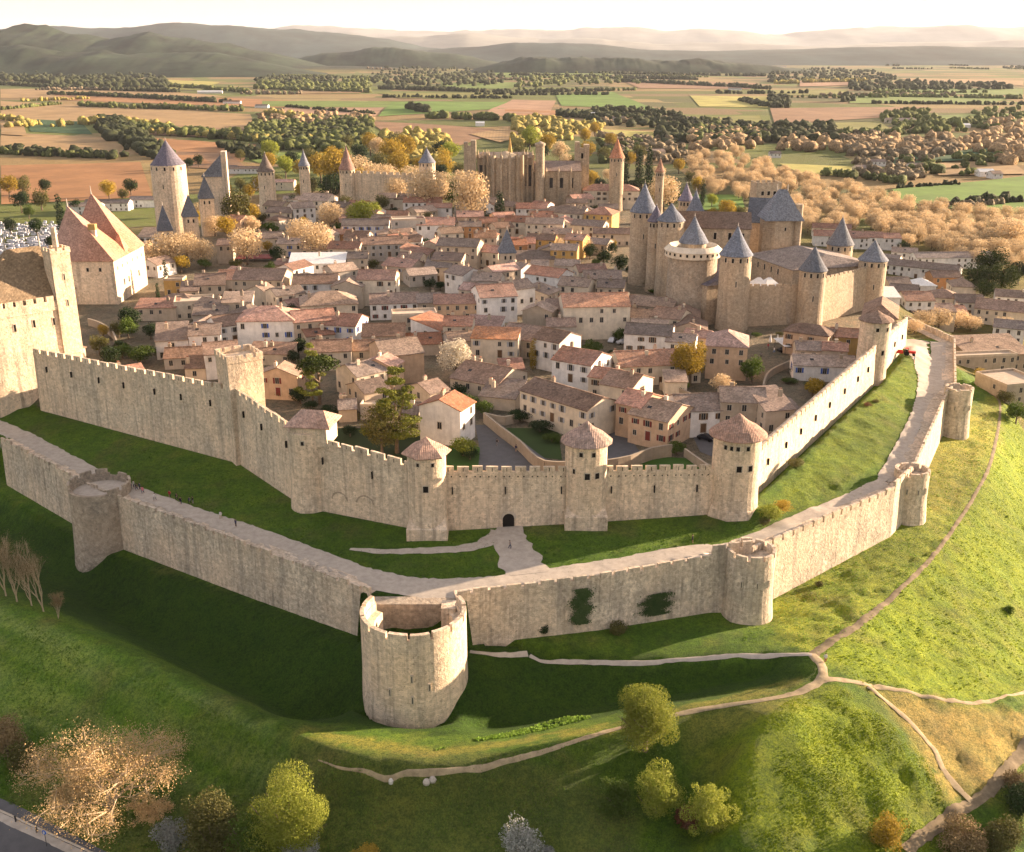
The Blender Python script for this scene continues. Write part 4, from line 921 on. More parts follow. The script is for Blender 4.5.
for i in range(8):
    a = R(180+2.5+25*i); w_ = MB(); w_.box(-.3, 1.7, -.6, .6, 10, zt+1.3); w_.lathe([(0.6, zt+1.3), (.05, zt+4.2)], 4, cx=1.0); o = w_.build('buttress', M['cath'], e, (9.4*math.cos(a), 2.1+9.4*math.sin(a), 0)); o.rotation_euler = (0,0,a)
for u in (-.86, -.68, -.5, .5, .68, .86):
    w_ = MB(); w_.box(-1.2, 1.2, -.1, .2, zt-16, zt-4.5); w_.build('window', M['glass'], e, (u*hw, 1.9, 0))
for u in (-.95, -.77, -.59, .59, .77, .95):
    w_ = MB(); w_.box(-.55, .55, -1.5, .3, 10, zt+1); w_.lathe([(.6, zt+1), (.05, zt+3.8)], 4, cy=-.6); w_.build('buttress', M['cath'], e, (u*hw, 2, 0))
for i in range(15):
    w_ = MB(); 
    w_.box(-.35, .35, -.25, .25, zt-1, zt+1.0+.5*(i % 2)); w_.build('pinnacle', M['cath'], e, (-hw+2*hw*i/14, 1.6, 0))
sp_ = MB(); sp_.lathe([(1.3, zt+2), (.1, PY(0, 137, YC+3)[2])], 8); sp_.build('spire', M['w_ochre'], e, (PY(510, 150, YC)[0]-cx, 4, 0))
tw_ = MB(); tw_.tube([(0,0,10),(0,0,PY(0,146,YC-3)[2])], [2.7,2.4], 20); tw_.lathe([(2.5, PY(0,146,YC-3)[2]), (2.9, PY(0,146,YC-3)[2]+.3), (2.9, PY(0,145,YC-3)[2]+.9), (.1, PY(0,143,YC-3)[2]+1)], 20); tw_.build('round_turret', M['cath'], e, (PY(540, 150, YC)[0]-cx, -3, 0))
tw_ = MB(); tw_.box(-3.3, 3.3, -3.5, 3.5, 10, PY(0,146,YC)[2]); tw_.box(-3.3, -1.2, -3.5, 3.5, PY(0,146,YC)[2], PY(0,142,YC)[2]); tw_.box(.6, 3.3, -3.5, 3.5, PY(0,146,YC)[2], PY(0,140,YC)[2]); tw_.build('bell_tower', M['cath'], e, (PY(470, 150, YC)[0]-cx, 0, 0))
na = MB(); zn = PY(0, 172, YC)[2]; L1 = xe-x1; na.box(0, L1, 0, 14, 10, zn); na.build('nave', M['cath'], e, (hw, 3, 0))
rf = MB(); rf.hexa([(0,-.5,0),(L1,-.5,0),(L1,14,0),(0,14,0),(0,-.5,.3),(L1,-.5,.3),(L1,14,4.5),(0,14,4.5)]); rf.build('roof', M['r_brown'], e, (hw, 3, zn+.01))
for i in range(4): w_ = MB(); w_.box(-.9, .9, -.1, .2, zn-9, zn-3.5); w_.build('window', M['glass'], e, (hw+4+i*(L1-6)/3.6, 2.9, 0))
for i in range(3): w_ = MB(); w_.box(-.6, .6, -1.2, .2, 10, zn-.5); w_.lathe([(.7, zn-.5), (.05, zn+2.4)], 4, cy=-.5); w_.build('buttress', M['cath'], e, (hw+7+i*(L1-6)/3, 3, 0))
x, y, z = PY(582, 148, 620); e = empty('square_tower', (x, y, 0), 0, 'blunt church tower with ragged top at the right end of the basilica', 'tower')
b = MB(); b.box(-4, 4, -3.5, 3.5, 9, z); b.box(-4, -1.5, -3.5, 3.5, z, z+3.5); b.box(1, 4, -3.5, 3.5, z, z+2); b.build('shaft', M['cath'], e); opening(e, R(-90), 3.52, z-4, 1.4, 3)
# sloping rampart in front of the yellow trees, far left of the basilica
wallrun('distant crenellated rampart lit orange among yellow trees', at(350, 655), at(418, 650), PY(0,170,655)[2], PY(0,173,650)[2], zb=5, mat='wall', name='rampart_wall', mer=1.5, pitch=4, gap=1.4, slits=False)
# ---------------------------------------------------------------- houses
WIN = {}
def win_mesh(shut, w=1.0, h=1.4):
    k = (shut, w, h)
    if k not in WIN:
        b = MB(); b.box(-w/2, w/2, -0.03, 0.1, -h/2, h/2)
        b.mi = 1; b.box(-w/2-.13, w/2+.13, -.10, .05, -h/2-.14, -h/2); b.box(-w/2-.13, w/2+.13, -.06, .05, h/2, h/2+.13); b.box(-w/2-.13, -w/2, -.06, .05, -h/2, h/2); b.box(w/2, w/2+.13, -.06, .05, -h/2, h/2)
        b.box(-.03, .03, -.045, 0, -h/2, h/2)
        if shut:
            b.mi = 2; b.box(-w-.1, -w/2-.11, -.12, -.01, -h/2, h/2); b.box(w/2+.11, w+.1, -.12, -.01, -h/2, h/2)
        WIN[k] = b.mesh('window', [M['glass'], M['trim'], M['s_'+(shut or 'grey')]])
    return WIN[k]
def door_mesh(c='brown'):
    k = ('door', c)
    if k not in WIN:
        b = MB(); b.box(-.65, .65, -.04, .1, 0, 2.3); b.mi = 1; b.box(-.8, -.65, -.09, .05, 0, 2.45); b.box(.65, .8, -.09, .05, 0, 2.45); b.box(-.65, .65, -.09, .05, 2.3, 2.45)
        WIN[k] = b.mesh('door', [M['s_'+c], M['trim']])
    return WIN[k]
HOUSES = []; hr = random.Random(5)
def house(cx, cy, Lpx, W, rot, h, typ, wall, roof, shut=None, zg=None, chim=1, wins=True, pos=None, ext=None, name='house'):
    W *= 1.2; h *= 1.12
    rise = {'g': 0.19, 'h': 0.2, 'l': 0.22, 'f': 0.0, 't': .1}[typ]*W
    if pos is None:
        g = 12.0 if zg is None else zg
        for _ in range(3):
            x, y = P(cx, cy, g+h+rise*0.55)
            g = H(x, y) if zg is None else zg
    else: x, y = pos; g = H(x, y)
    Ln = 1.1*Lpx/pxm(x, y, g+h) if Lpx > 0 else -Lpx
    e = empty(name, (x, y, g), R(rot)); e['category'] = 'house'
    a, w_ = Ln/2, W/2; b = MB(); z0 = -3.5
    if typ in ('g', 't'):
        for sx in (-1, 1):
            q = [(sx*a,-w_,z0),(sx*a,w_,z0),(sx*a,w_,h),(sx*a,0,h+rise),(sx*a,-w_,h)]; b.poly(q if sx > 0 else q[::-1])
        b.quad((-a,-w_,z0),(a,-w_,z0),(a,-w_,h),(-a,-w_,h)); b.quad((a,w_,z0),(-a,w_,z0),(-a,w_,h),(a,w_,h))
    elif typ == 'l':
        b.hexa([(-a,-w_,z0),(a,-w_,z0),(a,w_,z0),(-a,w_,z0),(-a,-w_,h),(a,-w_,h),(a,w_,h+rise),(-a,w_,h+rise)])
    else: b.box(-a, a, -w_, w_, z0, h)
    b.build('wall', M['w_'+wall], e)
    o_ = 0.4; t = 0.2; b = MB(); A, B = a+0.25, w_+o_; dz = rise*o_/w_ if typ in 'gt' else 0
    if typ in ('g', 't'):
        b.hexa([(-A,-B,h-dz),(A,-B,h-dz),(A,0,h+rise),(-A,0,h+rise),(-A,-B,h-dz+t),(A,-B,h-dz+t),(A,0,h+rise+t),(-A,0,h+rise+t)])
        b.hexa([(-A,0,h+rise),(A,0,h+rise),(A,B,h-dz),(-A,B,h-dz),(-A,0,h+rise+t),(A,0,h+rise+t),(A,B,h-dz+t),(-A,B,h-dz+t)])
        n_ = max(2, int(Ln/1.2))                      # ridge tiles
        for i in range(n_): b.box(-A+2*A*i/n_, -A+2*A*(i+.93)/n_, -.16, .16, h+rise+t-.06, h+rise+t+.09+hr.random()*.05)
    elif typ == 'h':
        hip_roof(b, a, w_, h+t, rise+.3, max(0.05, 1-w_/a*0.9), o_, axis='x') if a >= w_ else hip_roof(b, a, w_, h+t, rise+.3, max(0.05, 1-a/w_*0.9), o_, axis='y')
    elif typ == 'l':
        s = rise/(2*w_); b.hexa([(-A,-B,h-s*o_),(A,-B,h-s*o_),(A,B,h+rise+s*o_),(-A,B,h+rise+s*o_),(-A,-B,h-s*o_+t),(A,-B,h-s*o_+t),(A,B,h+rise+s*o_+t),(-A,B,h+rise+s*o_+t)])
    else:
        b.box(-a-.02, a+.02, -w_-.02, w_+.02, h+.002, h+.12)
        for q in ((-a-.04, a+.04, -w_-.04, -w_+.3), (-a-.04, a+.04, w_-.3, w_+.04), (-a-.04, -a+.3, -w_+.303, w_-.303), (a-.3, a+.04, -w_+.303, w_-.303)): b.box(*q, h+.05, h+.8)
    if ext and ext.get('half'):                       # the right part of the roof relaid in fresh tile
        pass
    rm = M['r_'+roof] if typ != 'f' else M['w_tan']
    ro = b.build('roof', rm, e)
    if typ != 'f':
        for i in range(chim):
            u = hr.uniform(-.8, .8)*a; v = hr.uniform(-.35, .35)*w_; zb_ = h+rise*(1-abs(v)/w_)-.3
            c = MB(); c.box(-.45, .45, -.32, .32, 0, 1.5+.5*hr.random()); c.box(-.55, .55, -.42, .42, 1.3, 1.42); c.mi = 1; c.box(-.3, .3, -.2, .2, 1.9, 2.15)
            c.build('chimney', [M['w_'+hr.choice(('cream', 'tan', 'stone'))], M['r_rust']], ro, (u, v, zb_))
        if chim and hr.random() < .35 and Ln > 8:
            c = MB(); c.box(-.5, .5, -.4, .4, 0, .1); c.build('skylight', M['glass'], ro, (hr.uniform(-.5,.5)*a, -w_*.5, h+rise*.5+t+.02)).rotation_euler = (math.atan2(rise, w_), 0, 0)
    if wins:
        far = y > 470
        rr_ = R(rot)
        faces = [(0, -w_, 0, Ln), (a, 0, 90, W), (-a, 0, -90, W), (0, w_, 180, Ln)]
        for fx, fy, fa, fl_ in faces:
            wx, wy = math.cos(rr_+R(fa-90)), math.sin(rr_+R(fa-90))
            px_, py_ = x+fx*math.cos(rr_)-fy*math.sin(rr_), y+fx*math.sin(rr_)+fy*math.cos(rr_)
            d = math.hypot(px_, py_)
            if (wx*-px_+wy*-py_)/d < 0.12: continue
            n_ = int(fl_/3.1) if not far else int(fl_/3.4)
            rows_ = max(1, int((h+.3)/2.9))
            if h < 3.6 and hr.random() < .5: continue
            for r_ in range(rows_):
                zc = h-1.45-r_*2.85
                if r_ >= 2: continue
                for i in range(n_):
                    if hr.random() < (.22 if fl_ == Ln else .5): continue
                    u = (i+.5)/n_*fl_-fl_/2+hr.uniform(-.25, .25)
                    if r_ == rows_-1 and rows_ > 1 and i == n_//2:
                        me = door_mesh(shut if shut in ('red', 'blue') else 'brown'); zc2 = max(0, zc-1.3); nm = 'door'
                    else: me = win_mesh(shut if hr.random() < .8 else None, *hr.choice(((1.0,1.4),(0.85,1.2),(1.0,1.6)))); zc2 = zc; nm = 'window'
                    o = bpy.data.objects.new(nm, me); COL.objects.link(o); o.parent = e
                    ca, sa = math.cos(R(fa)), math.sin(R(fa))
                    o.location = (fx+ca*u, fy+sa*u, zc2); o.rotation_euler = (0, 0, R(fa))
    HOUSES.append(dict(e=e, x=x, y=y, r=max(a, w_), L=Ln, W=W, rot=rot, wall=wall, roof=roof, typ=typ, shut=shut, p=proj(x, y, g+h+rise)))
    return e
HL = [
# left part
(158,303,36,6,0,4,'l','tan','rust'),(175,279,17,5,0,5,'f','ochre','tan'),(190,286,16,7,0,5,'l','tan','brown'),(211,277,27,12,0,6,'g','tan','brown'),(233,273,24,10,2,7,'g','tan','orange'),
(194,300,34,8,5,5,'f','cream','tan'),(238,297,26,7,0,6,'l','tan','tan'),(211,309,30,7,15,4,'l','grey','grey'),(228,318,30,9,25,6,'g','white','brown','grey'),(205,327,28,9,12,6,'g','white','grey'),
(172,331,28,10,25,5,'l','white','grey'),(185,350,34,8,0,3,'g','grey','brown'),(220,345,30,9,20,6.5,'g','white','brown'),(197,362,18,6,0,3,'l','tan','brown'),(281,368,22,9,75,6,'g','peach','tan','red'),
(268,311,50,12,4,7.5,'h','white','pink','blue'),(272,348,40,6,5,3,'l','tan','brown'),(262,272,46,12,-4,7,'g','tan','brown'),(285,289,28,8,25,6,'g','cream','grey'),(262,287,15,8,60,5,'g','cream','tan'),
(316,277,40,10,4,6,'g','white','brown','grey'),(328,296,50,12,12,6,'h','cream','tan'),(349,281,24,9,80,7,'g','tan','tan'),(378,273,34,10,-3,8.5,'g','cream','rust','brown'),(394,296,44,10,0,5,'g','white','brown','red'),
(428,296,22,9,0,5,'g','tan','grey'),(414,313,40,6,0,5.5,'f','tan','tan'),(312,313,38,10,18,7,'g','tan','pink'),(344,317,34,10,-12,6,'g','white','pink','blue'),(384,327,38,10,4,6,'g','tan','brown'),
(318,331,26,5,15,4,'l','cream','rust'),(331,343,36,9,8,5,'g','cream','brown'),(361,343,32,8,0,4,'g','tan','brown'),(396,343,38,12,22,7.5,'g','peach','tan'),(361,365,32,9,30,6,'g','cream','grey'),
(382,359,22,8,60,6.5,'g','peach','pink'),(423,336,32,9,0,3.2,'g','tan','rust'),(368,383,26,8,30,5,'g','tan','brown'),(428,384,22,8,40,4,'g','tan','brown'),(375,402,22,7,-10,3,'f','grey','tan'),(347,402,16,6,10,3,'g','tan','grey'),
# middle
(457,297,42,9,4,5,'g','peach','rust'),(494,288,34,12,14,8,'g','white','orange','grey'),(514,283,28,9,32,8,'g','white','tan'),(459,319,26,8,0,7,'g','cream','rust'),(485,321,32,6,-12,5,'l','white','pink'),
(460,334,26,8,10,5,'g','grey','tan'),(496,333,42,6,-8,7,'l','cream','orange','grey'),(527,329,36,12,-28,5,'g','tan','brown'),(540,306,20,8,80,8,'g','stone','tan'),(558,302,22,9,-8,7,'g','tan','brown'),(594,297,60,12,4,9.5,'g','cream','orange'),
(519,264,22,7,-35,6,'g','white','tan','grey'),(549,270,36,9,-33,7.5,'g','white','rust'),(577,280,28,9,-30,6.5,'g','cream','tan'),(557,333,30,9,-38,8,'g','white','brown','grey'),(582,353,40,10,-32,7,'g','white','rust','grey'),
(489,369,50,13,-32,4,'g','tan','brown'),(503,388,34,8,-20,3,'l','tan','grey'),(511,364,22,5,0,3.5,'l','cream','pink'),(568,391,84,9,-46,7,'g','cream','brown','grey'),(447,399,30,9,66,8,'g','white','rust'),
(612,282,24,8,-20,6,'g','tan','grey'),(602,273,34,9,-10,6,'g','cream','grey'),(628,297,26,8,-22,5,'g','tan','brown'),(657,300,38,9,-24,5,'g','tan','tan'),(671,311,28,9,-28,6,'g','cream','brown'),(643,312,34,8,-20,5,'g','cream','tan'),
(650,327,42,9,-14,6,'g','white','grey','brown'),(682,336,26,7,-25,5,'g','white','tan'),(699,332,24,6,-30,4,'g','peach','pink'),(655,354,74,11,9,5,'g','cream','orange'),(728,336,36,11,-12,8.5,'h','peach','pink'),
(608,357,18,6,0,4,'g','tan','grey'),(608,371,26,7,-28,6,'g','cream','rust','brown'),(627,376,32,10,-34,7,'g','cream','brown','brown'),(662,405,40,11,-36,6.5,'g','peach','tan','red'),(640,395,26,9,-36,7.5,'g','peach','pink','red'),(698,398,46,10,6,6,'g','white','grey','brown'),(675,376,20,5,0,3.5,'l','cream','tan'),
(742,391,40,9,-6,8,'g','stone','tan'),(771,398,28,9,12,7.5,'l','tan','brown'),(788,407,20,6,18,4.5,'l','grey','grey','blue'),(823,358,54,8,-8,4,'g','white','tan','blue'),(818,344,40,7,-8,4,'g','tan','grey'),(848,331,30,7,-14,5,'g','ochre','orange'),(835,345,22,6,-14,4.5,'g','tan','rust'),
# upper left
(262,181,14,8,0,6,'g','white','tan'),(285,181,18,8,0,6,'g','cream','pink'),(262,193,24,10,-4,7,'g','cream','tan'),(277,199,20,9,-30,6,'g','tan','tan'),(292,190,16,8,0,6,'g','white','tan'),(282,209,24,9,0,5,'g','cream','grey'),
(238,217,16,8,-20,6,'g','peach','orange'),(226,241,14,8,0,7,'g','tan','brown'),(268,234,26,9,0,5,'g','cream','tan'),(292,240,24,8,0,5,'g','cream','tan','blue'),(318,196,28,12,-10,8,'g','cream','tan'),(301,204,20,10,30,7,'g','white','tan'),
(345,193,40,8,0,4,'g','tan','brown'),(373,185,24,8,0,5,'g','white','rust'),(414,199,18,9,0,6,'g','white','rust'),(432,199,18,9,0,6,'g','white','rust'),(398,213,20,10,0,5,'g','cream','orange'),(366,221,42,10,0,6,'g','white','grey','blue'),(334,217,26,8,0,4,'g','cream','tan'),
(408,219,30,8,0,9,'f','grey','tan'),(436,220,34,11,-5,7,'g','white','pink'),(342,231,18,7,0,4,'g','orange','orange'),(346,244,28,9,-6,6,'g','tan','rust'),(384,239,42,10,0,6.5,'g','grey','brown','grey'),(318,258,50,9,4,4,'l','white','white'),
(412,255,22,9,-10,5,'g','cream','brown'),(434,242,22,11,70,6,'g','tan','pink'),(358,254,18,8,0,5,'g','tan','grey'),(283,262,14,5,0,3,'l','tan','rust'),(440,262,24,9,0,5,'g','tan','grey'),(420,270,26,8,10,4,'g','grey','tan'),
# upper middle
(470,213,24,9,0,7,'g','peach','pink'),(470,223,20,8,0,6,'g','orange','grey'),(488,219,16,8,0,7,'g','peach','rust'),(503,214,20,8,10,7,'g','peach','pink'),(519,218,24,9,-8,7,'g','cream','rust'),(545,220,34,9,-6,7,'g','cream','tan'),
(485,233,20,9,0,8,'g','tan','brown'),(460,241,38,10,-12,8.5,'g','tan','tan'),(450,255,28,9,-14,7,'g','tan','brown'),(464,269,24,9,-50,7,'g','white','brown','grey'),(488,275,26,9,-20,6,'g','grey','tan'),(533,255,38,8,6,3,'l','tan','grey'),
(542,236,26,8,0,5,'g','ochre','brown'),(519,241,12,8,20,6,'g','orange','orange'),(532,205,28,9,-4,6,'g','white','pink'),(541,212,22,7,0,5,'g','cream','brown'),(501,224,18,8,30,6,'g','tan','brown'),
(573,209,28,11,-20,7,'g','cream','tan'),(580,196,20,9,10,6,'g','tan','pink'),(602,210,26,11,-30,8,'h','ochre','rust'),(611,187,50,11,-4,9,'h','cream','rust','brown'),(612,230,34,8,-4,5,'g','tan','brown'),(590,222,30,9,-25,5,'g','cream','grey'),
(577,236,18,8,-30,7,'g','ochre','orange'),(560,209,20,9,-30,6,'g','grey','tan'),(597,240,26,8,-20,4,'g','tan','grey'),(490,199,20,8,-35,6,'g','tan','tan'),(508,203,20,8,-25,6,'g','tan','grey'),(470,200,18,8,0,5,'g','tan','brown'),
(565,246,24,8,-10,6,'g','ochre','tan'),(540,262,16,6,0,4,'g','tan','tan'),(450,229,20,9,10,6,'g','cream','tan'),
]
for t in HL:
    t = list(t); t[4] += hr.uniform(-11, 11) if t[4] % 5 == 0 else 0
    if t[8] == 'orange' and hr.random() < .3: t[8] = 'rust'
    house(*t[:9], shut=t[9] if len(t) > 9 else None, chim=hr.choice((0,1,1,2)))
n_manual = len(HOUSES)
# the quarter outside the walls, to the right beyond the castle
SUB = [(920,262,70,9,-34,5,'g','white','grey'),(952,253,72,9,3,5,'g','white','grey'),(848,229,60,10,-12,6,'g','white','rust'),(875,232,44,9,0,6,'g','white','rust'),(832,222,34,9,-14,5,'g','cream','rust'),(916,290,26,10,0,5,'g','white','orange'),(943,289,26,10,-12,5,'h','cream','brown'),
 (922,276,20,9,0,4,'h','white','white'),(944,272,26,9,0,5,'g','orange','brown'),(962,281,20,10,-8,5,'h','cream','tan'),(930,301,40,9,0,4,'g','tan','brown'),(950,303,26,9,0,4,'g','tan','rust'),(905,283,24,9,-20,5,'g','tan','grey'),(888,292,16,7,0,4,'l','white','white'),(897,276,20,9,0,5,'g','cream','tan'),
 (968,296,24,10,-10,5,'g','white','grey'),(1003,303,44,12,-28,6,'g','cream','brown'),(1012,292,28,9,-20,5,'g','white','tan'),(990,339,60,12,8,6,'l','stone','tan'),(983,352,60,4,8,5,'f','stone','tan'),(1010,378,40,12,15,6,'f','stone','tan'),(890,250,20,9,-30,5,'g','cream','grey'),(905,247,22,8,-20,5,'g','white','tan'),(1010,322,26,9,-25,5,'g','white','grey')]
for t in SUB:
    e_ = house(*t[:9], chim=hr.choice((0,1)))
    HOUSES[-1]['sub'] = True
for t in [(243,167,30,8,0,4,'g','white','tan'),(226,166,20,8,0,4,'g','white','grey'),(145,197,26,9,0,5,'g','white','grey'),(108,200,40,9,0,5,'g','white','grey'),(85,203,30,9,0,5,'g','white','tan')]:
    house(*t, chim=0); HOUSES[-1]['sub'] = True
# ---- tight side lanes: more roofs wherever the houses above leave the town open
def pxpoly(pts, z=12): return [P(a, b, z) for a, b in pts]
KEEP = [pxpoly(p) for p in ([(615,190),(900,190),(905,340),(830,345),(740,352),(600,290),(612,240)], [(440,420),(500,380),(570,440),(720,440),(730,500),(440,500)], [(225,400),(230,360),(300,380),(345,372),(390,420),(420,480),(300,470)], [(90,280),(150,270),(150,360),(225,385),(225,410),(90,370)], [(660,360),(745,345),(800,345),(760,430),(715,430)], [(735,330),(830,335),(820,350),(735,355)], [(160,225),(300,240),(300,262),(165,262)], [(690,405),(760,420),(760,460),(680,450)], [(780,370),(860,350),(790,425)],[(455,190),(600,190),(590,150),(455,150)],[(555,372),(592,425),(640,425),(610,385)],[(440,350),(470,350),(480,400),(420,395)])]
fr = random.Random(21); cand = []
for i in range(5200):
    x = fr.uniform(-230, 190); y = fr.uniform(225, 620); cand.append((x, y))
iwl = [(a, b) for a, b, _ in IW]
SPOTS = [(h_['x'], h_['y'], h_['r'], h_['W']) for h_ in HOUSES]
tws = [(o.location.x, o.location.y) for o in COL.objects if o.parent is None and o.get('category') in ('tower', 'church', 'castle building')]
added = 0
for x, y in cand:
    if added > 85: break
    xa, ya = np.array([x]), np.array([y])
    if not inpoly(xa, ya, TOWN)[0] or segdist(xa, ya, iwl)[0] < 13 or segdist(xa, ya, TOWN[8:])[0] < 8: continue
    if any(inpoly(xa, ya, k)[0] for k in KEEP): continue
    if any(math.hypot(x-a, y-b) < (3.6+0.42*(r+w/2)) for a, b, r, w in SPOTS): continue
    if any(math.hypot(x-a, y-b) < 13 for a, b in tws): continue
    p = proj(x, y, 18)
    if not (-10 < p[0] < 1034): continue
    Ln = fr.uniform(9, 14); W = fr.uniform(7, 9.5)
    house(0, 0, -Ln, W, fr.choice((0, -8, 10, -30, 35, 80, -25, 60)), fr.uniform(4, 6.2), fr.choice('gggglh'), fr.choice(('cream','tan','tan','white','grey','peach')), fr.choice(('brown','brown','tan','tan','grey','rust','pink')), pos=(x, y), shut=fr.choice((None, None, 'grey', 'brown')), chim=fr.choice((0, 1, 1)))
    SPOTS.append((x, y, Ln/2, W)); added += 1
print('houses', n_manual, added)
# ---- one label per house: its colours and its place among the landmarks
MARK = [('the square crenellated tower',246,400),('the blossoming white tree',455,362),('the tall golden conifer',392,405),('the hexagon roofed tower',425,450),('the tower by the gate',588,450),('the stout corner tower',737,440),('the blue bell tower',507,245),
 ('the round castle drum',693,300),('the front castle tower',736,320),('the double gate tower',110,270),('the gothic basilica',510,180),('the castle corner tower',867,275),('the large green pine',993,272),('the golden garden tree',694,362),('the tall slate cone tower',168,190),('the red parked vehicle',905,352),('the grass bank tree',345,330)]
MARK = MARK[:-1]
ORD = ['nearest','second','third','fourth','fifth','sixth','seventh','eighth','ninth','tenth','eleventh','twelfth','thirteenth','fourteenth','fifteenth','sixteenth','seventeenth','eighteenth','nineteenth','twentieth']+['twenty-'+q for q in ('first','second','third','fourth','fifth','sixth','seventh','eighth','ninth')]
def place_labels(items, noun, describe, mark=MARK):
    bk = {}
    for it in items:
        px, py = it['p'][:2]
        m = min(mark, key=lambda k: math.hypot(k[1]-px, (k[2]-py)*1.6)); dx, dy = px-m[1], (py-m[2])*1.6
        d = ('left of' if dx < 0 else 'right of') if abs(dx) > abs(dy) else ('behind' if dy < 0 else 'in front of')
        bk.setdefault((m[0], d), []).append((math.hypot(dx, dy), id(it), it))
    for (m, d), l_ in bk.items():
        for i, (_, _, it) in enumerate(sorted(l_)):
            o_ = ORD[i] if i < len(ORD) else 'farthest'
            it['e']['label'] = f"{describe(it)}, {o_} {noun} {d} {m}"
RN = dict(rust='rusty red', orange='orange', brown='brown', grey='grey brown', pink='pinkish', tan='tan', white='white')
def hd(it):
    r = 'flat roof' if it['typ'] == 'f' else RN[it['roof']]+' roof'
    return f"{it['wall']} house with {r}"
place_labels([h_ for h_ in HOUSES], 'house', hd)
for h_ in HOUSES: h_['e']['group'] = 'houses beyond the walls' if h_.get('sub') else 'tile roofed houses of the town'
# ---------------------------------------------------------------- trees and shrubs
LC = dict(
 plane=leaf('plane_twigs', (0.56, 0.41, 0.23), (0.68, 0.55, 0.36), .3, .4), gold=leaf('golden_leaves', (0.36, 0.25, 0.03), (0.46, 0.33, 0.06), .3),
 spring=leaf('spring_leaves', (0.20, 0.25, 0.03), (0.36, 0.37, 0.07), .35, .4), green=leaf('green_leaves', (0.06, 0.10, 0.015), (0.11, 0.16, 0.03), .25),
 dark=leaf('dark_leaves', (0.018, 0.035, 0.012), (0.035, 0.06, 0.018), .1), pine=leaf('pine_needles', (0.03, 0.05, 0.012), (0.07, 0.09, 0.018), .1),
 cedar=leaf('cedar_needles', (0.11, 0.14, 0.025), (0.22, 0.22, 0.035), .2), bloss=leaf('white_blossom', (0.6, 0.54, 0.42), (0.75, 0.68, 0.55), .3),
 olive=leaf('olive_leaves', (0.10, 0.10, 0.03), (0.16, 0.15, 0.05), .2), twig=leaf('bare_twigs', (0.55, 0.37, 0.17), (0.68, 0.50, 0.26), .25, .3), scrub=leaf('dry_scrub', (0.20, 0.14, 0.07), (0.28, 0.21, 0.10), .1),
 silver=leaf('silver_leaves', (0.22, 0.24, 0.22), (0.42, 0.42, 0.38), .15), ivy=leaf('ivy_leaves', (0.045, 0.085, 0.025), (0.09, 0.13, 0.045), .15), red=leaf('red_leaves', (0.12, 0.05, 0.03), (0.2, 0.09, 0.05), .1))
def cards(cent, norm, size, rg):
    n = len(cent); norm = norm/np.maximum(np.linalg.norm(norm, axis=1, keepdims=True), 1e-6)
    r_ = rg.normal(size=(n, 3)); u = np.cross(norm, r_); u /= np.maximum(np.linalg.norm(u, axis=1, keepdims=True), 1e-6); v = np.cross(norm, u)
    s = (size*(0.6+0.8*rg.random(n)))[:, None]/2; k = (0.5+0.5*rg.random(n))[:, None]
    V = np.stack([cent-u*s, cent-v*s*k, cent+u*s, cent+v*s*k], 1).reshape(-1, 3)
    return V, np.arange(4*n).reshape(n, 4)
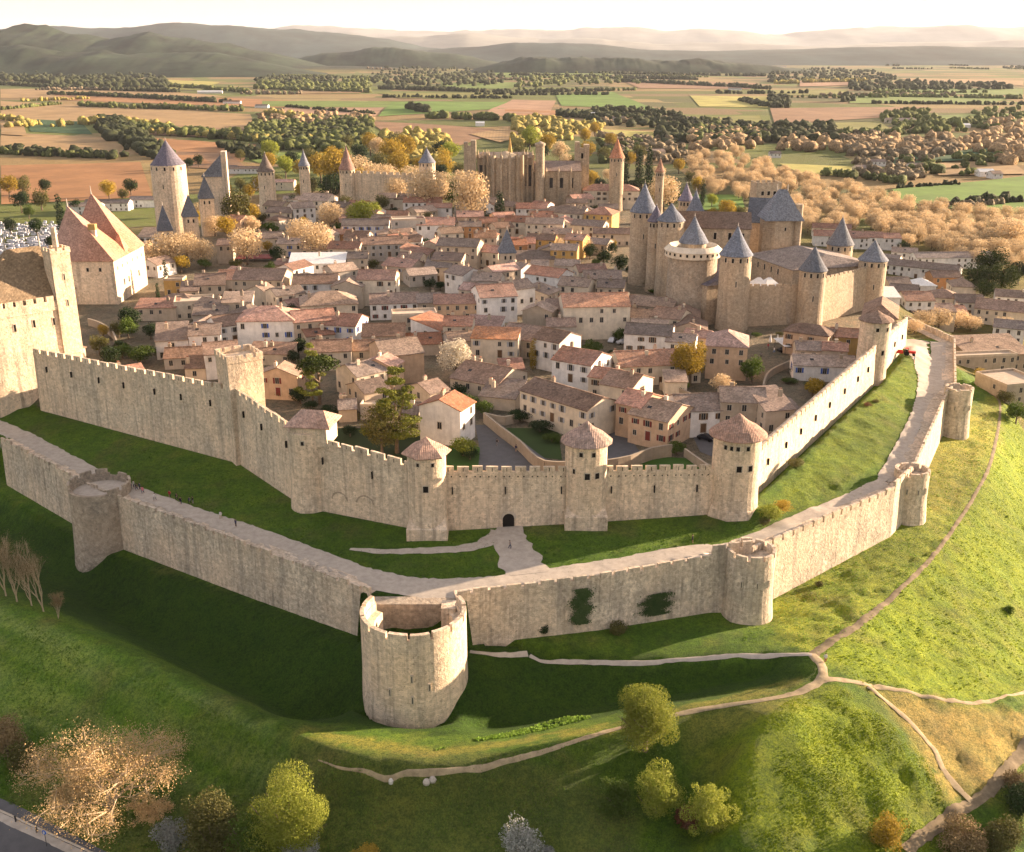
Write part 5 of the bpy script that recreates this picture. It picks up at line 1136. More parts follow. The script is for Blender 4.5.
def crown_pts(kind, w, h, n, rg):
    """points and outward normals of a crown w wide and h high standing on z=0"""
    if kind == 'round':
        m = 24; L_ = []
        for i in range(m):
            d = rg.normal(size=3); d /= np.linalg.norm(d); q = .26+.28*rg.random()
            L_.append((d*np.array([w/2*.62, w/2*.62, h/2*.62])*(.6+.5*rg.random())+np.array([0, 0, h/2]), w*.5*q*.95))
    elif kind == 'oval':
        L_ = [(np.array([rg.normal()*w*.12, rg.normal()*w*.12, h*(.12+.76*t)]), w*.5*(1-.75*abs(t-.42))*(.6+.25*rg.random())) for t in np.linspace(0, 1, 14)]
        L_ += [(l_[0]+np.array([rg.normal()*w*.2, rg.normal()*w*.2, 0]), l_[1]*.6) for l_ in L_]
    elif kind == 'cone':
        L_ = []
        for t in np.linspace(0, 1, 18):
            for q in range(3 if t < .7 else 1):
                a = rg.random()*6.28; rr_ = w*.5*(1-t)*.55; L_.append((np.array([math.cos(a)*rr_, math.sin(a)*rr_, h*(.04+.9*t)]), max(w*.10, w*.34*(1-t*.8))))
    elif kind == 'cypress': L_ = [(np.array([rg.normal()*w*.05, rg.normal()*w*.05, h*t]), w*.5*(1-.8*abs(t-.35)**1.2)*.9) for t in np.linspace(.03, .96, 14)]
    elif kind == 'tiers':
        L_ = []
        for t in np.linspace(0, 1, 7):
            for q in range(6):
                a = rg.random()*6.28; rr_ = w*.5*(1-t*.75)*(.3+.7*rg.random()); L_.append((np.array([math.cos(a)*rr_, math.sin(a)*rr_, h*(.1+.85*t)+rg.normal()*h*.02]), w*.16*(1-.4*t)))
    elif kind == 'umbrella':
        L_ = [(np.array([math.cos(a)*w*.3*q, math.sin(a)*w*.3*q, h*(.55+.2*(1-q))]), w*.2) for a in np.linspace(0, 6, 9) for q in (.4, 1)]
    else:           # dome: even, dense
        L_ = [(np.array([0, 0, h*.5]), w*.42)]+[(np.array([math.cos(a)*w*.22, math.sin(a)*w*.22, h*z_]), w*.30) for a in np.linspace(0, 5.6, 7) for z_ in (.35, .62)]
    wt = np.array([l_[1]**2 for l_ in L_]); idx = rg.choice(len(L_), n, p=wt/wt.sum())
    C = np.array([l_[0] for l_ in L_])[idx]; Rr = np.array([l_[1] for l_ in L_])[idx]
    d = rg.normal(size=(n, 3)); d /= np.linalg.norm(d, axis=1, keepdims=True)
    fl_ = np.ones(3); 
    if kind in ('tiers', 'umbrella'): fl_ = np.array([1, 1, .38])
    q = (0.55+0.5*rg.random(n)**.6)[:, None]
    return C+d*fl_*Rr[:, None]*q, d
def tree_mesh(kind, w, h, n, size, mat, seed, trunk=2.0, bark='bark', limbs=5, spread=.3):
    """returns (crown mesh, trunk mesh); crown sits on the trunk"""
    rg = np.random.default_rng(seed); p, d = crown_pts(kind, w, h, n, rg); p[:, 2] += trunk
    nr = d*0.9+rg.normal(size=d.shape)*0.55; V, F = cards(p, nr, size, rg)
    cm = npmesh('crown', V, F, LC[mat])
    b = MB(); r0 = max(.09, w*.035); b.tube([(0,0,-1),(0.05,0,trunk*.5),(0,.05,trunk+h*.35),(0,0,trunk+h*.7)], [r0*1.3, r0, r0*.6, r0*.15], 6)
    for i in range(limbs):
        a = i*2.4+rg.random(); z_ = trunk+h*(.02+.3*rg.random()); q = w*.5*(.55+.3*rg.random())
        b.tube([(0,0,z_-.2),(math.cos(a)*q*.5, math.sin(a)*q*.5, z_+h*.14),(math.cos(a)*q, math.sin(a)*q, z_+h*(.3+.2*rg.random()))], [r0*.55, r0*.32, .03], 4)
    return cm, b.mesh('trunk', M[bark])
PROTO = {}
def proto(key, *a, **k):
    if key not in PROTO: PROTO[key] = tree_mesh(*a, **k)
    return PROTO[key]
TREES = []
def put_tree(x, y, z, cm, tm, s=1.0, rz=0.0, name='tree', label=None, cat='tree', group=None, desc=None, ptop=None, sz=None):
    e = empty(name, (x, y, z), rz, label, cat, group); e.scale = (s, s, sz or s)
    for me, nm in ((cm, 'crown'), (tm, 'trunk')):
        if me is None: continue
        o = bpy.data.objects.new(nm, me); COL.objects.link(o); o.parent = e
    if desc: TREES.append(dict(e=e, p=ptop, desc=desc))
    return e
# kinds: base meshes 10 m wide
def kindmesh(k, v=0):
    D = dict(plane=('dome', 10, 8.5, 2600, .5, 'plane'), plane_o=('round', 10, 8, 2400, .5, 'plane'), gold=('oval', 10, 13, 2600, .55, 'gold'), goldr=('round', 10, 9, 2400, .55, 'gold'), spring=('round', 10, 8.5, 3000, .5, 'spring'), green=('round', 10, 8, 2600, .55, 'green'),
     dark=('round', 10, 8.5, 2400, .55, 'dark'), pine=('umbrella', 10, 7, 2400, .5, 'pine'), bigpine=('round', 10, 8, 4200, .4, 'pine'), cedar=('tiers', 10, 15, 5200, .42, 'cedar'), cypress=('cypress', 3, 13, 1500, .4, 'dark'), ycypress=('cypress', 3, 10, 1300, .35, 'gold'),
     bloss=('round', 10, 9.5, 4200, .38, 'bloss'), olive=('round', 10, 7.5, 2400, .5, 'olive'), silver=('round', 10, 7, 3400, .34, 'silver'), scrub=('round', 10, 6, 3000, .3, 'scrub'), red=('round', 10, 7, 2000, .4, 'red'))
    a = D[k]; return proto((k, v), *a, seed=hash_(k)+v*17, trunk={'cypress': .6, 'ycypress': .6, 'pine': 4.5, 'cedar': 2.5, 'silver': .3, 'scrub': .2, 'red': .2, 'bigpine': 2.5}.get(k, 2.2))
def hash_(s): return sum(ord(c)*(i+3) for i, c in enumerate(s))
KD = dict(plane='orange plane tree', plane_o='tawny plane tree', gold='tall golden tree', goldr='round golden tree', spring='yellow green tree', green='green leafy tree', dark='dark evergreen tree', pine='umbrella pine', bigpine='broad dark pine', cedar='golden green conifer',
 cypress='dark cypress', ycypress='yellow column tree', bloss='white blossoming tree', olive='olive green tree', silver='silvery shrub', scrub='brown scrub bush', red='reddish bush')
CW = dict(cypress=3, ycypress=3)
tr = random.Random(3)
def T(cx, cy, wpx, k, hs=1.0, z=None, dn=0):
    """a tree whose crown centre is surveyed at (cx, cy), wpx wide"""
    w0 = CW.get(k, 10.0)
    zb = 12.0 if z is None else z
    cm, tm = kindmesh(k, tr.randrange(3))
    for _ in range(6):
        s = 1.0; x, y = P(cx, cy, zb+6); s = wpx/pxm(x, y, zb+6)/w0
        hh = {'cypress': 7, 'ycypress': 6, 'cedar': 10, 'pine': 7.5, 'gold': 8.5, 'silver': 3.8, 'scrub': 3, 'red': 3.6}.get(k, 6.2)*s*hs
        x, y = P(cx, cy, zb+hh); zb = H(x, y) if z is None else z
    nm = {'cypress': 'cypress_tree', 'ycypress': 'column_tree', 'pine': 'pine_tree', 'bigpine': 'pine_tree', 'cedar': 'conifer_tree', 'plane': 'plane_tree', 'plane_o': 'plane_tree', 'silver': 'shrub', 'scrub': 'shrub', 'red': 'shrub'}.get(k, 'broadleaf_tree')
    return put_tree(x, y, zb-.1, cm, tm, s, tr.random()*6.28, nm, cat='shrub' if nm == 'shrub' else 'tree', desc=KD[k], ptop=(cx, cy), sz=s*hs)
TL = [ # inside and around the town
(318,368,44,'pine',1.1),(298,345,20,'dark'),(455,357,40,'bloss'),(458,392,26,'dark',.7),(466,400,30,'green',.6),(533,352,9,'ycypress'),(722,381,30,'plane_o',.7),(753,367,28,'green'),(130,318,26,'dark'),(118,326,20,'olive'),(140,352,34,'green',.6),(122,350,30,'green',.5),(160,352,20,'olive',.5),(158,296,6,'cypress'),(166,275,7,'cypress'),(98,342,22,'olive'),(103,330,14,'goldr'),(150,330,20,'dark',.8),
(463,446,36,'spring',.5),(470,453,24,'dark',.5),(300,395,26,'dark',.6),(285,390,24,'green',.5),(330,410,26,'dark',.5),(310,405,20,'dark',.5),(350,430,20,'dark',.6),(270,388,14,'green',.6),(440,410,14,'green',.5),(520,415,28,'dark',.45),(540,425,30,'dark',.4),(552,437,26,'green',.35),(530,408,20,'olive',.4),
(677,446,22,'green',.7),(655,441,12,'green',.5),(480,290,0.1,'dark'),(430,283,16,'dark',.7),(440,285,14,'dark',.7),(365,330,14,'dark',.6),(800,370,26,'dark',.35),(815,385,30,'dark',.3),(790,380,20,'green',.3),(372,372,10,'dark'),
(168,248,34,'plane'),(186,243,26,'plane'),(150,250,26,'plane_o'),(200,250,26,'plane'),(246,243,34,'plane'),(226,226,22,'goldr'),(214,224,20,'plane'),(236,203,34,'olive',1.1),(225,190,16,'goldr'),(250,213,22,'goldr'),(252,222,18,'plane_o'),(272,226,20,'green',.7),(262,216,18,'olive',.7),(176,218,16,'green'),(188,222,16,'olive'),(196,214,14,'goldr'),
(300,232,30,'plane'),(316,238,34,'plane'),(330,214,26,'plane'),(360,213,30,'spring'),(372,210,22,'spring'),(345,182,22,'dark'),(355,190,26,'dark',.8),(330,186,26,'dark'),(308,202,18,'green'),(382,200,18,'olive'),(396,188,24,'plane'),(425,187,36,'plane'),(412,178,26,'plane'),(441,182,22,'plane'),(455,186,20,'olive'),(470,193,34,'plane',1.3),(462,180,22,'plane'),(479,205,18,'green',.7),(485,199,14,'dark'),(500,208,12,'cypress',.6),
(337,168,34,'goldr'),(320,165,26,'goldr'),(355,170,30,'plane'),(370,174,24,'plane'),(385,176,26,'plane'),(302,168,18,'goldr'),(285,165,20,'spring'),(270,160,16,'goldr'),(400,165,24,'goldr'),(392,152,26,'goldr'),(378,146,20,'plane_o'),(405,146,22,'goldr'),(420,165,18,'goldr'),(445,160,18,'gold'),(450,150,20,'spring'),(440,148,16,'dark'),
(580,244,26,'plane',.7),(555,243,22,'plane',.6),(596,242,20,'plane',.6),(612,244,12,'goldr'),(538,190,22,'green',.7),(548,192,16,'green',.7),(590,250,16,'dark'),(604,256,18,'dark'),(620,262,20,'dark'),(612,248,14,'dark'),(632,270,18,'dark',.7),(596,262,14,'green',.7),(645,282,14,'green',.4),(655,290,18,'green',.3),(640,275,14,'dark',.5),
(625,172,9,'cypress',.9),(639,170,9,'cypress',.9),(649,168,9,'cypress',1),(703,192,6,'cypress'),(642,183,26,'pine',.6),(664,190,30,'plane'),(659,172,14,'plane'),(652,182,14,'dark'),(670,200,20,'dark',.7),(608,174,12,'plane'),(712,199,14,'spring'),(726,208,20,'goldr'),(740,211,16,'olive'),(713,211,14,'goldr'),(690,176,14,'olive'),(679,165,14,'goldr'),(560,150,20,'plane_o'),(548,143,18,'goldr'),(530,136,20,'spring'),(542,150,16,'dark'),(585,135,14,'goldr'),(595,128,12,'goldr'),(520,150,18,'olive'),(566,160,14,'plane'),
(991,262,34,'bigpine'),(1003,276,34,'bigpine'),(977,276,30,'bigpine'),(985,288,30,'bigpine',.7),(1020,270,22,'dark'),(924,318,26,'plane',.7),(940,316,28,'plane',.7),(957,318,28,'plane',.7),(972,322,22,'plane',.7),(1005,324,24,'plane',.7),(915,325,20,'plane',.7),(905,247,12,'dark'),(908,240,16,'plane'),(900,243,12,'green'),(968,232,12,'green'),(978,236,10,'dark'),(1012,232,30,'plane'),(935,242,14,'olive'),
(988,381,18,'goldr',.6),(980,372,12,'gold',.6),(1006,395,22,'olive',.7),(1018,410,24,'green'),(1010,388,16,'spring',.6),
(20,200,20,'dark'),(36,226,18,'dark'),(60,216,10,'cypress'),(50,240,14,'dark'),(8,185,20,'goldr'),(22,183,20,'olive'),(40,196,22,'olive'),(10,225,16,'dark'),(75,205,14,'dark'),(28,210,14,'green'),(45,185,14,'dark'),(108,188,18,'goldr'),(122,192,14,'olive'),(130,185,16,'dark'),(255,180,14,'olive'),(198,160,12,'dark'),(188,163,12,'dark'),(270,148,20,'spring'),(240,153,12,'olive'),
(735,350,8,'olive',.5),(780,333,12,'olive',.4),(756,334,14,'green',.4),(770,512,30,'spring',.55),(783,505,24,'gold',.35),(764,520,16,'olive',.6),(790,520,22,'olive',.4),(868,404,12,'red',.5),(876,400,10,'olive',.5)]
TL += [(262,184,22,'goldr'),(275,178,16,'olive'),(290,200,18,'dark',.7),(312,182,20,'olive'),(300,190,14,'goldr'),(345,200,20,'olive',.7),(358,180,24,'goldr'),(372,190,22,'green',.8),(385,188,20,'goldr'),(398,200,16,'dark',.7),(408,188,18,'olive'),(420,176,20,'goldr'),(436,190,26,'plane'),(452,196,20,'green',.8),(250,190,16,'goldr'),(240,182,14,'olive'),(178,205,18,'goldr'),(200,206,20,'plane'),(220,206,20,'goldr'),(186,232,18,'olive'),(232,222,16,'dark',.7),
 (490,193,16,'green',.7),(505,196,14,'dark',.6),(520,195,18,'green',.7),(535,198,16,'olive',.7),(560,190,18,'green',.7),(572,192,14,'dark',.6),(470,178,18,'goldr'),(460,168,18,'olive'),(590,178,18,'goldr'),(600,184,14,'dark'),(632,186,14,'dark'),(620,190,14,'green',.8),(652,192,16,'olive'),(668,186,16,'goldr'),(684,196,14,'green'),(698,184,16,'goldr'),(575,160,18,'olive'),(588,150,18,'goldr'),(556,168,14,'dark'),(604,152,16,'olive'),(610,140,14,'goldr'),(630,158,14,'goldr'),(640,150,16,'olive'),(440,172,18,'dark'),(380,160,22,'olive'),(332,156,20,'goldr'),(310,154,18,'olive'),(292,158,16,'dark'),(395,140,20,'olive'),(360,152,18,'dark'),(370,142,20,'goldr'),(348,140,16,'olive'),
 (345,262,14,'green',.6),(395,262,12,'dark',.6),(455,282,12,'green',.6),(500,300,12,'dark',.6),(360,300,12,'green',.5),(300,300,12,'dark',.5),(415,352,14,'green',.6),(405,375,16,'dark',.6),(545,300,14,'green',.6),(570,318,12,'olive',.6),(640,345,12,'green',.6),(612,352,12,'dark',.5),(345,385,16,'dark',.6),(480,345,12,'green',.5),(250,300,12,'dark',.6),(235,262,16,'olive',.7),(205,262,18,'green',.6),(180,262,14,'dark',.6),(800,300,0.1,'dark'),(560,280,10,'dark',.6),(590,312,12,'green',.5),(705,350,12,'green',.5),(520,345,12,'olive',.5)]
for t in TL:
    if t[2] < 1: continue
    T(t[0], t[1], t[2], t[3], *(t[4:5] or (1.0,)))
k_ = 0; sp2 = []
for _ in range(6000):
    if k_ >= 46: break
    x, y = tr.uniform(-220, 170), tr.uniform(230, 600); xa, ya = np.array([x]), np.array([y])
    if not inpoly(xa, ya, TOWN)[0] or segdist(xa, ya, iwl)[0] < 6 or any(math.hypot(x-a, y-b) < r*.75+w/2*.5+1.2 for a, b, r, w in SPOTS) or any(math.hypot(x-a, y-b) < 12 for a, b in tws) or any(math.hypot(x-a, y-b) < 12 for a, b in sp2) or inpoly(xa, ya, KEEP[0])[0]: continue
    p = proj(x, y, 17); 
    if 5 < p[0] < 1020: T(p[0], p[1], tr.uniform(5, 8)*pxm(x, y, 16), tr.choice(('dark','green','olive','goldr','dark','green')), tr.uniform(.7, 1.0)); sp2.append((x, y)); k_ += 1
# golden garden tree, tall conifer
cm, tm_ = tree_mesh('round', 11, 11, 7000, .42, 'gold', 41, trunk=2); x, y = P(690, 382, 13); put_tree(x, y, 12, cm, tm_, 1, 0, 'broadleaf_tree', 'golden leaved tree standing by the long orange brown roof, tallest tree there')
cm, tm_ = tree_mesh('tiers', 13, 17, 11000, .40, 'cedar', 43, trunk=3.5); x, y = P(397, 451, 12); put_tree(x, y, 12, cm, tm_, 1, .4, 'conifer_tree', 'largest golden green conifer rising behind the wall by the hexagon roofed tower')
cm, tm_ = tree_mesh('oval', 9, 10, 5000, .38, 'olive', 44, trunk=2); x, y = P(382, 452, 12); put_tree(x, y, 12, cm, tm_, 1, .4, 'broadleaf_tree', 'dark olive tree crowded against the left side of the largest conifer')
cm, tm_ = tree_mesh('tiers', 8, 14, 5000, .36, 'cedar', 45, trunk=2.5); x, y = P(313, 404, 12); put_tree(x, y, 12, cm, tm_, 1, .4, 'conifer_tree', 'slim yellow green conifer with a bare leaning trunk behind the orange hipped tower')
# ---- foreground trees, each its own mesh
def fore(cx, basey, w, h, kind, mat, n, size, label, trunk=1.0, bark='bark', name='broadleaf_tree', cat='tree', limbs=8):
    x, y, z = Ptz(cx, basey); cm, tm_ = tree_mesh(kind, w, h, n, size, mat, int(cx)+int(w*10), trunk=trunk, bark=bark, limbs=limbs)
    return put_tree(x, y, z-.2, cm, tm_, 1, 0, name, label, cat)
fore(645, 750, 12.0, 9.2, 'round', 'spring', 34000, .21, 'large round yellow green tree beside the dirt path at the bottom of the ditch bank', 1.6)
fore(655, 812, 8.6, 7.2, 'round', 'spring', 17000, .2, 'mid sized green tree below the large round tree, between two smaller ones', .5)
fore(711, 832, 5.6, 7.4, 'oval', 'spring', 13600, .2, 'oval yellow green tree standing alone right of the three grouped trees', .4)
fore(616, 812, 4.2, 6.2, 'oval', 'green', 5000, .26, 'small darker green tree at the left end of the three grouped trees', .3)
fore(688, 826, 5.0, 3.0, 'round', 'red', 3500, .26, 'low reddish brown bush squeezed between the green tree and the oval tree', .1, name='shrub', cat='shrub')
fore(294, 862, 13.5, 16.5, 'round', 'spring', 40000, .21, 'big pale yellow green tree at the bottom edge beside the dirt path end', 1.4)
fore(256, 872, 9.0, 10.0, 'round', 'green', 9000, .30, 'green tree tucked under the left side of the big pale tree', 1.0)
fore(216, 860, 8.6, 10.5, 'oval', 'olive', 11000, .28, 'dark olive tree at the bottom between the bare orange tree and the big pale tree', 1.0)
fore(300, 862, 6.5, 4.6, 'round', 'silver', 5000, .24, 'blue grey flowering shrub at the foot of the big pale tree', .3, name='shrub', cat='shrub')
fore(172, 848, 6.0, 4.6, 'round', 'silver', 4000, .26, 'pale silvery shrub below the bare orange tree', .3, name='shrub', cat='shrub')
fore(366, 866, 5.0, 3.2, 'round', 'gold', 4500, .22, 'low bright yellow bush at the bottom edge left of centre', .1, name='shrub', cat='shrub')
fore(523, 862, 6.4, 6.5, 'oval', 'silver', 5000, .26, 'grey white blossoming shrub at the bottom edge near the centre', .3, name='shrub', cat='shrub')
fore(545, 866, 3.0, 3.5, 'round', 'silver', 2000, .24, 'little grey white shrub right next to the taller blossoming one', .2, name='shrub', cat='shrub')
fore(885, 842, 5.0, 4.4, 'oval', 'gold', 5000, .22, 'yellow bush low on the bright green mound near the bottom right', .1, name='shrub', cat='shrub')
fore(962, 850, 8.0, 5.0, 'round', 'scrub', 7000, .24, 'large brown dry scrub bush by the track in the bottom right corner', .1, name='shrub', cat='shrub')
fore(1000, 848, 7.0, 5.0, 'round', 'olive', 6000, .26, 'olive green bush right of the brown scrub in the bottom right corner', .1, name='shrub', cat='shrub')
fore(1020, 812, 7.0, 5.0, 'round', 'dark', 5000, .26, 'dark bush at the right edge just above the bottom corner', .1, name='shrub', cat='shrub')
fore(1016, 790, 5.0, 3.0, 'round', 'scrub', 3000, .26, 'russet bush at the right edge above the dark bush', .1, name='shrub', cat='shrub')
fore(1009, 614, 2.6, 1.9, 'round', 'green', 1500, .2, 'tiny lone bush casting a shadow on the bright right slope', .1, name='shrub', cat='shrub')
fore(8, 756, 8.0, 7.0, 'round', 'scrub', 7000, .24, 'grey brown leafless bush at the left edge above the road', .4, name='shrub', cat='shrub')
fore(24, 770, 6.0, 5.0, 'round', 'olive', 4000, .26, 'dusky green bush at the left edge under the leafless bush', .3, name='shrub', cat='shrub')
fore(541, 634, 3.6, 2.6, 'round', 'dark', 2500, .22, 'dark bush at the foot of the outer wall left of the ivy', .1, name='shrub', cat='shrub')
fore(618, 632, 4.2, 2.2, 'round', 'olive', 2500, .22, 'low bush at the wall foot between the two ivy patches', .1, name='shrub', cat='shrub')
fore(822, 556, 1.8, 1.2, 'round', 'olive', 800, .2, 'small weed tuft at the foot of the sunlit outer wall', .1, name='shrub', cat='shrub')
# bare branching trees
def bare_tree(x, y, z, h, w, seed, mat, n0=7, depth=4, label='', leaf_mat=None, nleaf=0, upright=.5, lsize=.22):
    rg = random.Random(seed); b = MB(); tips = []
    def grow(p, d, ln, r, lv):
        q = p+d*ln*.5+Vector((rg.uniform(-1,1),rg.uniform(-1,1),0))*ln*.06; e_ = p+d*ln
        b.tube([tuple(p), tuple(q), tuple(e_)], [r, r*.8, r*.6], 5 if lv > 2 else 3)
        if lv <= 2: tips.append(e_); tips.append(q)
        if lv == 0: return
        for i in range(rg.choice((2, 3, 3)) if lv < depth else n0):
            a = rg.random()*6.28; sp_ = rg.uniform(.35, .95)*(1.25-upright)
            nd = (d+Vector((math.cos(a)*sp_*w/h*1.6, math.sin(a)*sp_*w/h*1.6, rg.uniform(-.1, .35)))).normalized(); grow(e_ if lv < depth or i % 2 else q, nd, ln*rg.uniform(.62, .85), r*.6, lv-1)
    grow(Vector((0,0,-.5)), Vector((0,0,1)), h*.27, h*(.012 if upright > .7 else .019), depth)
    e = empty('bare_tree', (x, y, z), 0, label, 'tree'); b.build('trunk', M[mat], e)
    if nleaf:
        g_ = np.random.default_rng(seed); ti = np.array([tuple(t) for t in tips]); c = ti[g_.integers(0, len(ti), nleaf)]+g_.normal(size=(nleaf, 3))*h*.03
        V, F = cards(c, g_.normal(size=(nleaf, 3)), lsize, g_); o = bpy.data.objects.new('crown', npmesh('crown', V, F, LC[leaf_mat])); COL.objects.link(o); o.parent = e
    return e
x, y, z = Ptz(112, 824); bare_tree(x, y, z, 24, 34, 5, 'bark2', 9, 5, 'wide bare tree with glowing orange twigs at the bottom left', 'twig', 30000, .35, .18)
x, y, z = Ptz(66, 812); bare_tree(x, y, z, 9, 12, 8, 'bark2', 6, 4, 'smaller bare orange tree under the left side of the widest bare tree', 'twig', 6000, .3, .2)
x, y, z = Ptz(150, 822); bare_tree(x, y, z, 8, 12, 9, 'bark2', 6, 4, 'low bare bush like tree under the right side of the widest bare tree', 'twig', 5000, .3, .2)
for i, (px, py, h_, sd_, lb) in enumerate(((6,596,15,11,'first leafless poplar at the very left edge above the glacis'),(17,602,16,12,'second leafless poplar from the left edge, slightly taller'),(32,606,15,13,'third leafless poplar from the left edge'),(44,612,15,14,'fourth leafless poplar from the left edge, nearest the dark ditch'),(58,618,7,15,'short leafless golden sapling right of the row of poplars'))):
    x, y, z = Ptz(px, py); bare_tree(x, y, z-.5, h_, h_*.5, sd_, 'bark2', 6, 5, lb, 'scrub', 2600, .8, .13)
# ivy on the outer wall
for (px, py, hw_, hh_, lb) in ((581, 606, 1.9, 3.6, 'tall narrow ivy patch hanging on the outer wall'), (656, 604, 3.0, 2.2, 'wide ivy patch on the outer wall below its raised end')):
    p0, p1 = Vector(OW[5 if px < 600 else 6][:2]), Vector(OW[6 if px < 600 else 7][:2]); d_ = (p1-p0).normalized(); nrm = Vector((d_.y, -d_.x))
    # foot of the sight line on the wall plane
    rr_ = ray(px, py); t_ = (p0.dot(nrm)+0.5)/(rr_[0]*nrm.x+rr_[1]*nrm.y); c = Vector((rr_[0]*t_, rr_[1]*t_, CAMZ+rr_[2]*t_))
    g_ = np.random.default_rng(px); n = 5200; u = g_.normal(size=n)*.45; v = g_.uniform(-1, 1, n); u *= (1-.25*np.abs(v))
    wob = .25*np.sin(v*7+px); pos = np.stack([d_.x*(u+wob)*hw_+nrm.x*(.05+.4*g_.random(n)), d_.y*(u+wob)*hw_+nrm.y*(.05+.4*g_.random(n)), v*hh_], 1)
    V, F = cards(pos, np.tile([nrm.x, nrm.y, .4], (n, 1))+g_.normal(size=(n, 3))*.4, .24, g_)
    o = bpy.data.objects.new('ivy_plant', npmesh('ivy_plant', V, F, LC['ivy'])); COL.objects.link(o); o.location = c; tag(o, lb, 'ivy')
# ---- the orange plane belt beyond the castle
BELT = [(688,150),(742,146),(772,163),(800,168),(900,193),(1030,210),(1030,262),(970,256),(935,240),(885,226),(800,222),(752,190),(700,184)]
bw = pxpoly(BELT, -2); cnt = 0; placed = []
for _ in range(9000):
    if cnt >= 290: break
    px, py = tr.uniform(688, 1030), tr.uniform(146, 262); x, y = P(px, py, -2)
    if not inpoly(np.array([px]), np.array([py]), BELT)[0]: continue
    if any((x-a)**2+(y-b)**2 < 7.6**2 for a, b in placed): continue
    placed.append((x, y)); cm, tm_ = kindmesh('plane' if tr.random() < .8 else 'plane_o', tr.randrange(3)); s = tr.uniform(.8, 1.15)
    put_tree(x, y, H(x, y), cm, tm_, s, tr.random()*6, 'plane_tree', 'leafless orange brown plane tree in the long dense belt behind the castle', 'tree', 'plane trees of the belt behind the castle', sz=s*1.1); cnt += 1
place_labels(TREES, 'one', lambda it: it['desc'], mark=MARK+[('the large open barbican',412,650),('the stout outer round tower',750,600),('the castle keep',772,205),('the far blue cone tower',427,155),('the plane tree belt',850,195),('the far left edge tower',30,290),('the upper outer round tower',957,410)])
# ---------------------------------------------------------------- fields of the plain
def fieldmat(name, c, rows=0.0, ang=0.0):
    t = NT(name); w = t.wcoord(); a = t.noise(w, 0.02, 5, 0.65); b_ = t.noise(w, 0.15, 3, 0.6)
    col = t.mix(t.ramp(a, [(0.35, 0), (0.65, 1)]), scl(c, 0.72), scl(c, 1.15)); col = t.mix(t.ramp(b_, [(0.4, 0), (0.7, .35)]), col, scl(c, .6))
    if rows:
        mp = t.wcoord((math.cos(ang)*rows, math.sin(ang)*rows, 0)); wv = t.n('ShaderNodeTexWave', wave_type='BANDS', bands_direction='X'); t.l(mp, wv.inputs[0]); wv.inputs['Scale'].default_value = 1; wv.inputs['Distortion'].default_value = 1
        col = t.mix(t.ramp(wv.outputs['Fac'], [(0.3, .3), (0.7, 0)]), col, scl(c, .55))
    return t.base(col)
FM = dict(o=fieldmat('ploughed_orange_earth', (0.34, 0.175, 0.075), .3, .5), t=fieldmat('tan_stubble', (0.34, 0.23, 0.11), .2, 1.2), b=fieldmat('brown_vineyard', (0.26, 0.155, 0.085), .4, .2), p=fieldmat('pinkish_bare_earth', (0.34, 0.21, 0.13)),
 g=fieldmat('young_crop', (0.14, 0.20, 0.04)), G=fieldmat('bright_meadow', (0.12, 0.21, 0.035)), d=fieldmat('dark_green_crop', (0.04, 0.09, 0.035)), v=fieldmat('olive_meadow', (0.20, 0.20, 0.05), .2, .9), y=fieldmat('yellowish_meadow', (0.36, 0.33, 0.09)))
